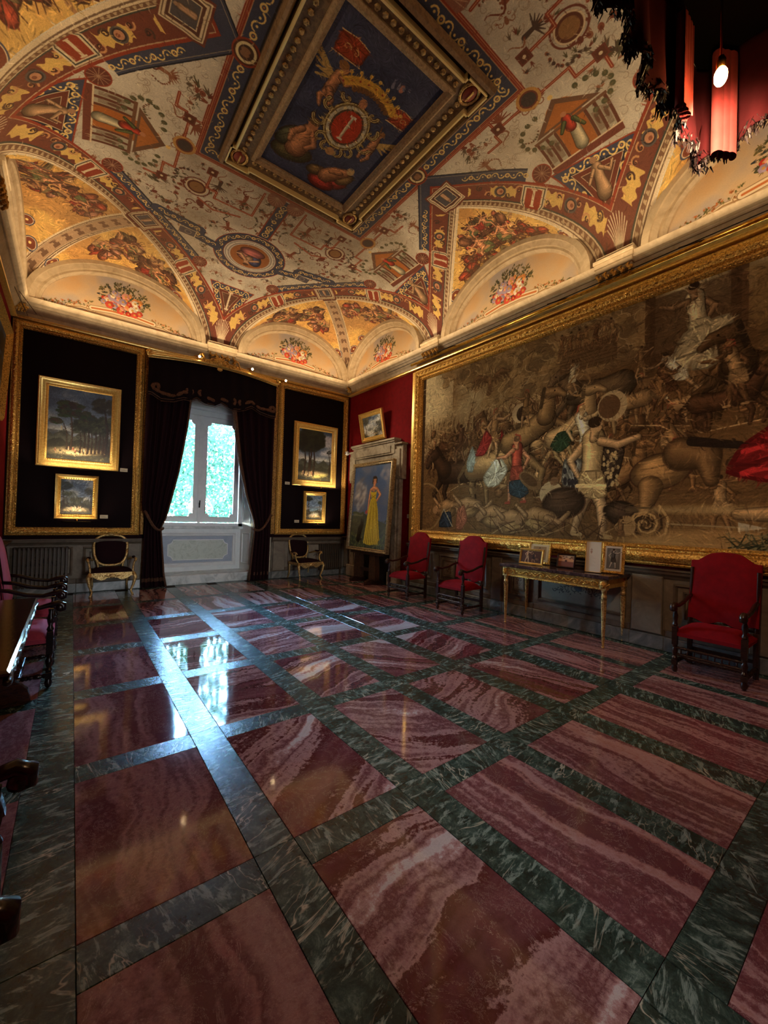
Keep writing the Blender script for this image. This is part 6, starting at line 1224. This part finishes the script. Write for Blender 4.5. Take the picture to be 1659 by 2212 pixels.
GR = 'crimson high-backed armchairs along the tapestry wall'
high_chair('crimson high-backed armchair nearest the lady portrait', (5.4, 6.18, 0), -PI/2+.06, VELR, WOOD, GR, .54)
high_chair('crimson high-backed armchair just left of the gilt side table', (5.45, 4.83, 0), -PI/2+.03, VELR, WOOD, GR)
high_chair('crimson high-backed armchair at the right edge beyond the side table', (5.53, 1.27, 0), -PI/2, VELR, WOOD, GR, .58)
GL_ = 'dark armchairs with rose velvet along the left wall'
high_chair('rose velvet dark armchair behind the left table, nearer one', (-.33, 4.97, 0), PI/2, VELP, WOODB, GL_, .62, .42); high_chair('rose velvet dark armchair beyond the left table, farther one', (-.33, 6.08, 0), PI/2, VELP, WOODB, GL_, .58, .42)
high_chair('rose velvet dark armchair at the bottom left, only arm and leg in view', (-.42, 1.48, 0), PI/2, VELP, WOODB, GL_, .6)
# ------------------------------------------------------------------ gilt rococo armchairs
def rococo(label, loc, rz):
    r = thing('gilt_armchair', label, 'armchair', loc, rz, 'gilt rococo armchairs beside the window'); G = GOLDP; hw = .33
    for sx in (-1, 1):
        m = MB().tube([(sx*hw, -.25, .42), (sx*(hw+.035), -.285, .34), (sx*(hw+.01), -.265, .2), (sx*(hw-.03), -.24, .08), (sx*(hw-.01), -.275, .02), (sx*(hw), -.285, .004)], [.032, .036, .024, .017, .018, .022], 8); m.ball((sx*(hw+.02), -.29, .36), .028, 8, 5); obj('leg', m, G, r, True)
        obj('leg', MB().tube([(sx*.28, .24, .42), (sx*.29, .26, .3), (sx*.28, .28, .12), (sx*.3, .32, .004)], [.026, .024, .018, .018], 8), G, r, True)
        m = MB().tube([(sx*.29, .24, .62), (sx*.34, .1, .66), (sx*.37, -.08, .67), (sx*.38, -.16, .66), (sx*.37, -.19, .63), (sx*.355, -.16, .62)], [.018, .02, .02, .024, .022, .012], 8).tube([(sx*.375, -.14, .65), (sx*.355, -.1, .58), (sx*.34, -.12, .5), (sx*.33, -.2, .42)], .018, 8); obj('arm', m, G, r, True)
        obj('arm_pad', MB().ball((sx*.355, 0, .685), .045, 10, 6, (.7, 2.2, .5)), VELD, r, True)
    ap = [(x/14*hw, .33+.035*math.cos(x/14*PI*2)+(.0 if abs(x) > 2 else -.02)) for x in range(-14, 15)]; obj('seat_rail', MB().ext(ap+[(hw, .43), (-hw, .43)], -.275, -.245, 'y').bb(-hw, -hw+.03, -.26, .25, .36, .43, .005).bb(hw-.03, hw, -.26, .25, .36, .43, .005).bb(-.3, .3, .22, .26, .36, .43, .005), G, r)
    obj('carved_flower', MB().ball((0, -.28, .37), .04, 8, 5, (1.4, .5, 1)).tube([(-.12, -.28, .38), (-.05, -.285, .36), (.05, -.285, .36), (.12, -.28, .38)], .012, 6), G, r, True)
    def sf(s, t): a = (s-.5)*2; b = (t-.5)*2; return (a*(hw+.005), b*.25-.01, .43+.07*(1-abs(a)**5)*(1-abs(b)**5))
    obj('seat', MB().grid(sf, 16, 14), VELD, r, True)
    def outl(t, k=1.0): 
        a = 2*PI*t; x = math.copysign(abs(math.cos(a))**.7, math.cos(a))*.27*k; z = math.copysign(abs(math.sin(a))**.75, math.sin(a))*.29*k; w = 1+.1*z/.29 if z > 0 else 1-.06*abs(z)/.29
        return x*w, z
    L = lambda z: .25+(z-.5)*.22
    pts = []
    for k in range(41): x, z = outl(k/40); z += .8; pts.append((x, L(z), z))
    obj('back_frame', MB().tube(pts, .026, 8), G, r, True); cm = MB().ball((0, L(1.1)-.02, 1.105), .035, 8, 5, (1.8, .7, .8)); obj('crest_shell', cm, G, r, True)
    m = MB(); m.v = [(0, L(.8)-.045, .8)]; 
    for q, dd in ((.5, -.045), (.8, -.035), (.97, -.0)): 
        for k in range(32): x, z = outl(k/32, q); m.v.append((x, L(z+.8)+dd, z+.8))
    for k in range(32): m.f.append((0, 1+k, 1+(k+1) % 32)); 
    for j in range(2):
        for k in range(32): m.f.append((1+j*32+k, 1+j*32+(k+1) % 32, 33+j*32+(k+1) % 32, 33+j*32+k))
    m.v.append((0, L(.8)+.02, .8)); m.f += [(len(m.v)-1, 65+(k+1) % 32, 65+k) for k in range(32)]; obj('backrest', m, VELD, r, True)
    for sx in (-1, 1): obj('back_post', MB().tube([(sx*.2, .25, .42), (sx*.2, .27, .52), (sx*.22, L(.58), .58)], .02, 8), G, r, True)
rococo('gilt armchair with dark velvet seat, left of the window curtains', (.63, 9.27, 0), .0); rococo('gilt armchair with dark velvet seat, right of the window curtains', (4.7, 9.3, 0), .12)
# ------------------------------------------------------------------ gilt console table
ct = thing('gilt_side_table', 'long gilt side table with carved apron and dark marble top', 'side table', (5.74, 3.13, 0), -PI/2); hw, hd = .76, .31
RAW = stone_mat('dark_purple_marble', [(.35, (46, 34, 36)), (.55, (78, 60, 62)), (.7, (120, 104, 100))], 9, .15, .04, 2)
obj('marble_top', MB().bb(-hw-.06, hw+.06, -hd-.05, hd, .885, .935, .008), RAW, ct)
obj('apron', MB().bb(-hw, hw, -hd, -hd+.03, .755, .885, .004).bb(-hw, -hw+.03, -hd, hd-.02, .755, .885, .004).bb(hw-.03, hw, -hd, hd-.02, .755, .885, .004).bb(-hw, hw, hd-.05, hd-.02, .755, .885, .004), GOLDS, ct)
obj('apron_moulding', MB().bb(-hw-.02, hw+.02, -hd-.018, -hd+.01, .865, .885, .004).bb(-hw-.01, hw+.01, -hd-.012, -hd+.01, .745, .765, .004), GOLD, ct)
sc_ = MB()
for k in range(6):
    x = -.62+k*.248; sg = 1 if k % 2 else -1
    sc_.tube([(x+.052*(1-q/16)*math.cos(q*.62)*sg, -hd-.012, .812+.045*(1-q/16)*math.sin(q*.62)) for q in range(14)], [.011*(1-q/26) for q in range(14)], 6); sc_.ball((x, -hd-.012, .812), .016, 8, 5)
    sc_.tube([(x+.05, -hd-.008, .79), (x+.1, -hd-.014, .83), (x+.15, -hd-.014, .795), (x+.2, -hd-.008, .83)], .009, 6); [sc_.ball((x+.09+.03*q, -hd-.01, .812+.02*(-1)**q), .014, 6, 4, (1.4, .5, .8)) for q in range(3)]
obj('carved_scrolls', sc_, GOLD, ct, True, kind='stuff')
for sx in (-1, 1):
    for sy in (-1, 1):
        x, y = sx*(hw-.02), sy*(hd-.03)-.01*(sy < 0); m = MB().bb(x-.04, x+.04, y-.04, y+.04, .74, .885, .008); m.lathe((x, y, 0), [(.02, .62), (.03, .63), (.036, .66), (.026, .69), (.034, .74)], 12)
        n = 24; rows = [(.012, .04), (.017, .08), (.033, .6), (.036, .62)]; vs_ = []
        for rr, z in rows:
            for k in range(n): a = 2*PI*k/n; q = rr*(1.0 if k % 3 else .8); vs_.append((x+q*math.cos(a), y+q*math.sin(a), z))
        m.add(vs_, [(i*n+k, i*n+(k+1) % n, (i+1)*n+(k+1) % n, (i+1)*n+k) for i in range(3) for k in range(n)]); m.lathe((x, y, 0), [(.01, .003), (.02, .012), (.012, .03), (.018, .042)], 12); o = obj('fluted_leg', m, GOLDP, ct)
        obj('carved_head', MB().ball((x, y-.045*1 if sy < 0 else y, .815), .038, 8, 6, (.9, .8, 1.3)), GOLD, ct, True)
def table_frame(label, y, x, w, h, tilt, gm, cmat, fw=.03, z=.941, cat='photo frame', yaw=0, name='photo_frame'):
    m0 = Matrix.Translation((x, y, z))@Matrix.Rotation(-PI/2+yaw, 4, 'Z')@Matrix.Rotation(PI/2-tilt, 4, 'X')@Matrix.Translation((0, h/2, 0)); r = thing(name, label, cat, mw=m0, group=None)
    obj('frame', MB().sweep_rect(-w/2, w/2, -h/2, h/2, [(0, -.012), (0, .008), (fw*.3, .014), (fw*.7, .008), (fw, .004), (fw, -.012)]), gm, r, 30)
    m = MB(); a, b = w/2-fw, h/2-fw; m.v = [(-a, -b, 0), (a, -b, 0), (a, b, 0), (-a, b, 0)]; m.f = [(0, 1, 2, 3)]; m.uv = lambda v: (v.co.x/(2*a)+.5, v.co.y/(2*b)+.5); obj('picture', m, cmat, r, fix=False)
    obj('backing', MB().bb(-w/2+.005, w/2-.005, -h/2+.005, h/2-.005, -.02, -.012), WOOD, r); L = h*.75; obj('strut', MB().add([(-.03, h*.2, -.02), (.03, h*.2, -.02), (.03, -h/2, -.02-.09), (-.03, -h/2, -.09-.02), (-.03, h*.2, -.024), (.03, h*.2, -.024), (.03, -h/2, -.114), (-.03, -h/2, -.114)], [(0, 1, 2, 3), (7, 6, 5, 4), (0, 4, 5, 1), (2, 6, 7, 3), (1, 5, 6, 2), (0, 3, 7, 4)]), WOOD, r)
def small(w, h, kind):
    c = Cv(w, h, 1200, (120, 90, 64), 30+kind); R = c.r
    if kind == 0: 
        c.a[:] = np.array((84, 52, 36))/255; c.man(w*.3, h*.02, h*1.05, .1, 1, (206, 160, 120), (196, 150, 110)); c.man(w*.62, h*.02, h*.9, -.1, -1, (170, 120, 84), (60, 40, 30)); c.blob(w*.8, h*.3, w*.14, (110, 74, 50))
    elif kind == 1: c.a[:] = np.array((206, 180, 140))/255; c.rect(w*.14, w*.86, h*.12, h*.88, (150, 116, 76)); c.man(w*.5, h*.15, h*.66, 0, 1, (196, 150, 110), (120, 84, 54))
    elif kind == 2: 
        c.a[:] = np.array((190, 140, 110))/255; c.rect(0, w, h*.45, h, (206, 150, 110)); c.rect(0, w, h*.75, h, (196, 160, 130)); c.rect(0, w, 0, h*.45, (128, 78, 64)); c.ell(w*.5, h*.5, w*.08, h*.1, (84, 50, 40)); [c.ell(w*R.random(), h*(.72+.2*R.random()), w*.08, h*.05, (120, 84, 60)) for k in range(14)]
    elif kind == 3:
        c.a[:] = np.array((226, 220, 206))/255; c.scroll(w*.3, h*.72, w*.05, 0, 1, w*.02, (140, 90, 70)); c.scroll(w*.4, h*.72, w*.05, 3, 1, w*.02, (140, 90, 70), 1, -1); c.ell(w*.35, h*.66, w*.07, h*.03, (150, 96, 76)); c.ell(w*.35, h*.66, w*.04, h*.018, (226, 220, 206)); c.line([(w*.35, h*.6), (w*.35, h*.78)], w*.02, (140, 90, 70))
        for k in range(9): c.line([(w*.25, h*(.52-.04*k)), (w*(.45+.3*((k*7) % 3)/3), h*(.52-.04*k))], h*.006, (190, 182, 168))
    else: c.a[:] = np.array((225, 225, 222))/255; c.rect(w*.1, w*.9, h*.08, h*.92, (120, 122, 122)); c.ell(w*.5, h*.6, w*.3, h*.3, (160, 162, 160), .7, 0, .02); c.man(w*.5, h*.1, h*.78, 0, 1, (190, 190, 188), (90, 92, 94))
    c.grain(.08); return c
SM = [cv_mat('small_picture', small(w, h, k), .3) for k, (w, h) in enumerate(((.34, .2), (.28, .3), (.22, .16), (.2, .4), (.18, .3)))]
table_frame('small gilt frame with two sepia figures, front left on the gilt side table', 3.55, 5.6, .4, .24, .18, GOLDS, SM[0]); table_frame('taller gilt frame with cream mount, behind the sepia figures frame', 3.55, 5.82, .38, .34, .15, GOLD, SM[1], .035)
table_frame('small dark frame with a reddish photograph, middle of the gilt side table', 3.06, 5.72, .27, .2, .2, WOOD, SM[2], .02); table_frame('tall white card with an emblem and text, standing on the gilt side table', 2.6, 5.58, .2, .42, .1, GOLDS, SM[3], .008, cat='document', name='standing_document', yaw=.15)
table_frame('gilt frame with grey photograph of a standing person, right end of side table', 2.4, 5.7, .27, .4, .15, GOLD, SM[4], .035, yaw=.15)
# ------------------------------------------------------------------ left table
lt = thing('trestle_table', 'long polished dark table with carved edge along the left wall', 'table', (-.5, 3.6, 0)); 
obj('table_top', MB().bb(-.29, .29, -1.0, 1.0, .785, .82, .012), WOODT, lt)
ed = MB(); P_ = [(.28, -1.0+2.0*k/60, .772-.012*math.sin(k*1.3)-.008*math.cos(k*.55)) for k in range(61)]; ed.tube(P_, [.014+.008*abs(math.sin(k*.8)) for k in range(61)], 6); ed.tube([(p[0]-.56, p[1], p[2]) for p in P_], .014, 6); obj('carved_edge', ed, WOODB, lt, True)
for sy in (-1, 1):
    sh = [(.24, .004), (.28, .03), (.26, .12), (.18, .2), (.22, .36), (.13, .5), (.18, .64), (.26, .74), (.26, .785)]; pl_ = sh+[(-x, z) for x, z in sh[::-1]]
    obj('shaped_leg', MB().ext(pl_, sy*.78-.03, sy*.78+.03, 'y'), WOODT, lt)
obj('stretcher', MB().bb(-.04, .04, -.78, .78, .18, .25, .008), WOODT, lt)
# picture hanging on the left wall, seen edge-on
lp = thing('framed_painting', 'gilt-framed painting on the left wall, seen edge-on', 'painting', mw=wallmw('left', 7.6, 3.65, .02)@Matrix.Rotation(.05, 4, 'X')); obj('gilt_frame', MB().sweep_rect(-1.05, 1.05, -.72, .72, [(0, 0), (0, .06), (.05, .09), (.1, .05), (.13, .02), (.13, 0)]), GOLD, lp, 35); m = quad(1.86, 1.2, .012); obj('canvas', m, LS[0], lp, fix=False)
# tie wires near the left corner
for i, (p, q, lb) in enumerate((((XL+.02, 8.3, 5.25), (-.72, 9.45, 4.95), 'thin steel wire slanting from the left vault down to the corner frame'), ((XL+.02, 8.8, 5.28), (-.6, 9.42, 5.0), 'short thin steel wire crossing near the far left corner'))):
    tag(obj('tie_wire', MB().tube([p, q], .006, 5), mat('wire', (90, 70, 50), .5, .6), None), lb, 'wire')
# ------------------------------------------------------------------ canopy overhead with its lamp
VELLIT = velvet('lamplit_velvet', (150, 56, 54), (200, 110, 100), .3)  # canopy velvet with the bulb's pink glow put into its colour
cn = thing('throne_canopy', 'dark red velvet canopy with black fringe hanging overhead at the top right', 'canopy', (1.72, -.1, 3.5)); hx, hy = .86, .8
obj('canopy_underside', MB().bb(-hx, hx, -hy, hy, .5, .54), velvet('canopy_lining', (15, 8, 8), (20, 8, 8), 0), cn)
def edge_pts(n=220):
    per = []; 
    for k in range(n): per.append(k/n)
    return per
def cpos(s):
    s = s % 1; L = 4*(hx+hy)*.5; a = s*4
    if a < 1: return (-hx+2*hx*a, hy, 0)
    if a < 2: return (hx, hy-2*hy*(a-1), 1)
    if a < 3: return (hx-2*hx*(a-2), -hy, 2)
    return (-hx, -hy+2*hy*(a-3), 3)
def drop(s):
    d = .06*abs(math.sin(s*4*PI*2.5)); c_ = (s*4) % 1; cd = min(abs(s*4-1), abs(s*4-2), abs(s*4-3), abs(s*4), abs(s*4-4)); return .06-d*.6-.04*math.exp(-(cd/.08)**2)
def cf(s, t):
    x, y, k = cpos(s*.9999); z = .5+(drop(s)-.5)*t; fold = .028*math.sin(s*2*PI*34)*t+.012*math.sin(s*2*PI*13+1); cd = min(abs(s*4-j) for j in range(5)); fold -= .05*math.exp(-(cd/.06)**2)*t
    if k % 2 == 0: y += (1 if k == 0 else -1)*fold; x *= 1-.04*(1-t)
    else: x += (1 if k == 1 else -1)*fold; y *= 1-.04*(1-t)
    return (x, y, z)
VAL = o = obj('velvet_valance', MB().grid(cf, 360, 14), VELC, cn, True, fix=False); o.modifiers.new('th', 'SOLIDIFY').thickness = .01
fg = MB(); rgf = random.Random(8)
for k in range(5200):
    s = rgf.random(); x, y, z = cf(s, 1.0); a = rgf.random()*6.3; L = rgf.uniform(.02, .045); p = Vector((x+rgf.uniform(-.012, .012), y+rgf.uniform(-.012, .012), z+rgf.uniform(-.02, .05))); d = Vector((math.cos(a)*.5, math.sin(a)*.5, -1)).normalized()*L; w_ = Vector((-math.sin(a), math.cos(a), 0))*.006; fg.add([p-w_, p+w_, p+d+w_*.3, p+d-w_*.3], [(0, 1, 2, 3)])
obj('black_fringe', fg, mat('fringe_thread', (34, 22, 20), .55), VAL, fix=False, kind='stuff')
br_ = MB().grid(lambda s, t: tuple(a*(1.012 if i < 2 else 1)+(.0 if i < 2 else .0) for i, a in enumerate(cf(s, .86+.12*t))), 360, 3); o = obj('valance_braid', br_, FRNG, VAL, True, fix=False)
obj('corner_drape', MB().grid(lambda s, t: (hx-.16+.1*s+.03*math.sin(s*22), hy-.1-.02*math.cos(s*22)-.06*s, .42-.5*t), 40, 10), VELLIT, cn, True, fix=False)
obj('corner_drape', MB().grid(lambda s, t: (hx-.5+.12*s+.02*math.sin(s*25), hy-.06-.02*math.cos(s*25), .4-.42*t), 40, 10), VELLIT, cn, True, fix=False)
rod = MB()
for sx in (-1, 1): rod.tube([(sx*.7, -.7, .54), (sx*.7, -.795, 1.3)], .012, 6)
obj('hanging_rods', rod, BRASS, cn, kind='stuff')
bl = thing('canopy_lamp', 'bright lit bulb glowing under the velvet canopy', 'lamp', (2.11, .5, 3.5)); obj('glowing_bulb', MB().ball((0, 0, 0), .03, 12, 8, (.8, .8, 1.3)), mat('bright_bulb', (255, 240, 200), .5, emit=(255, 200, 120), es=120), bl, True); obj('bulb_cap', MB().lathe((0, 0, .035), [(.016, 0), (.018, .03), (.01, .05)], 10).tube([(0, 0, .08), (0, 0, .47)], .004, 6), BRASS, bl, True)
light('SPOT', 'canopy_lamp_glow', (2.13, .5, 3.46), 85, (1, .62, .36), .04, target=(2.6, .72, 3.3), spot=125)
light('SPOT', 'canopy_lamp_downlight', (2.11, .48, 3.42), 45, (1, .58, .3), .05, target=(1.2, 1.2, 0), spot=110)
# unseen warm spot high behind the viewer, without a lamp body, aimed at the tapestry
light('SPOT', 'rear_warm_spot', (2.6, -.6, 4.9), 60, WARM2, .1, target=(6.1, 3.0, 3.2), spot=80)
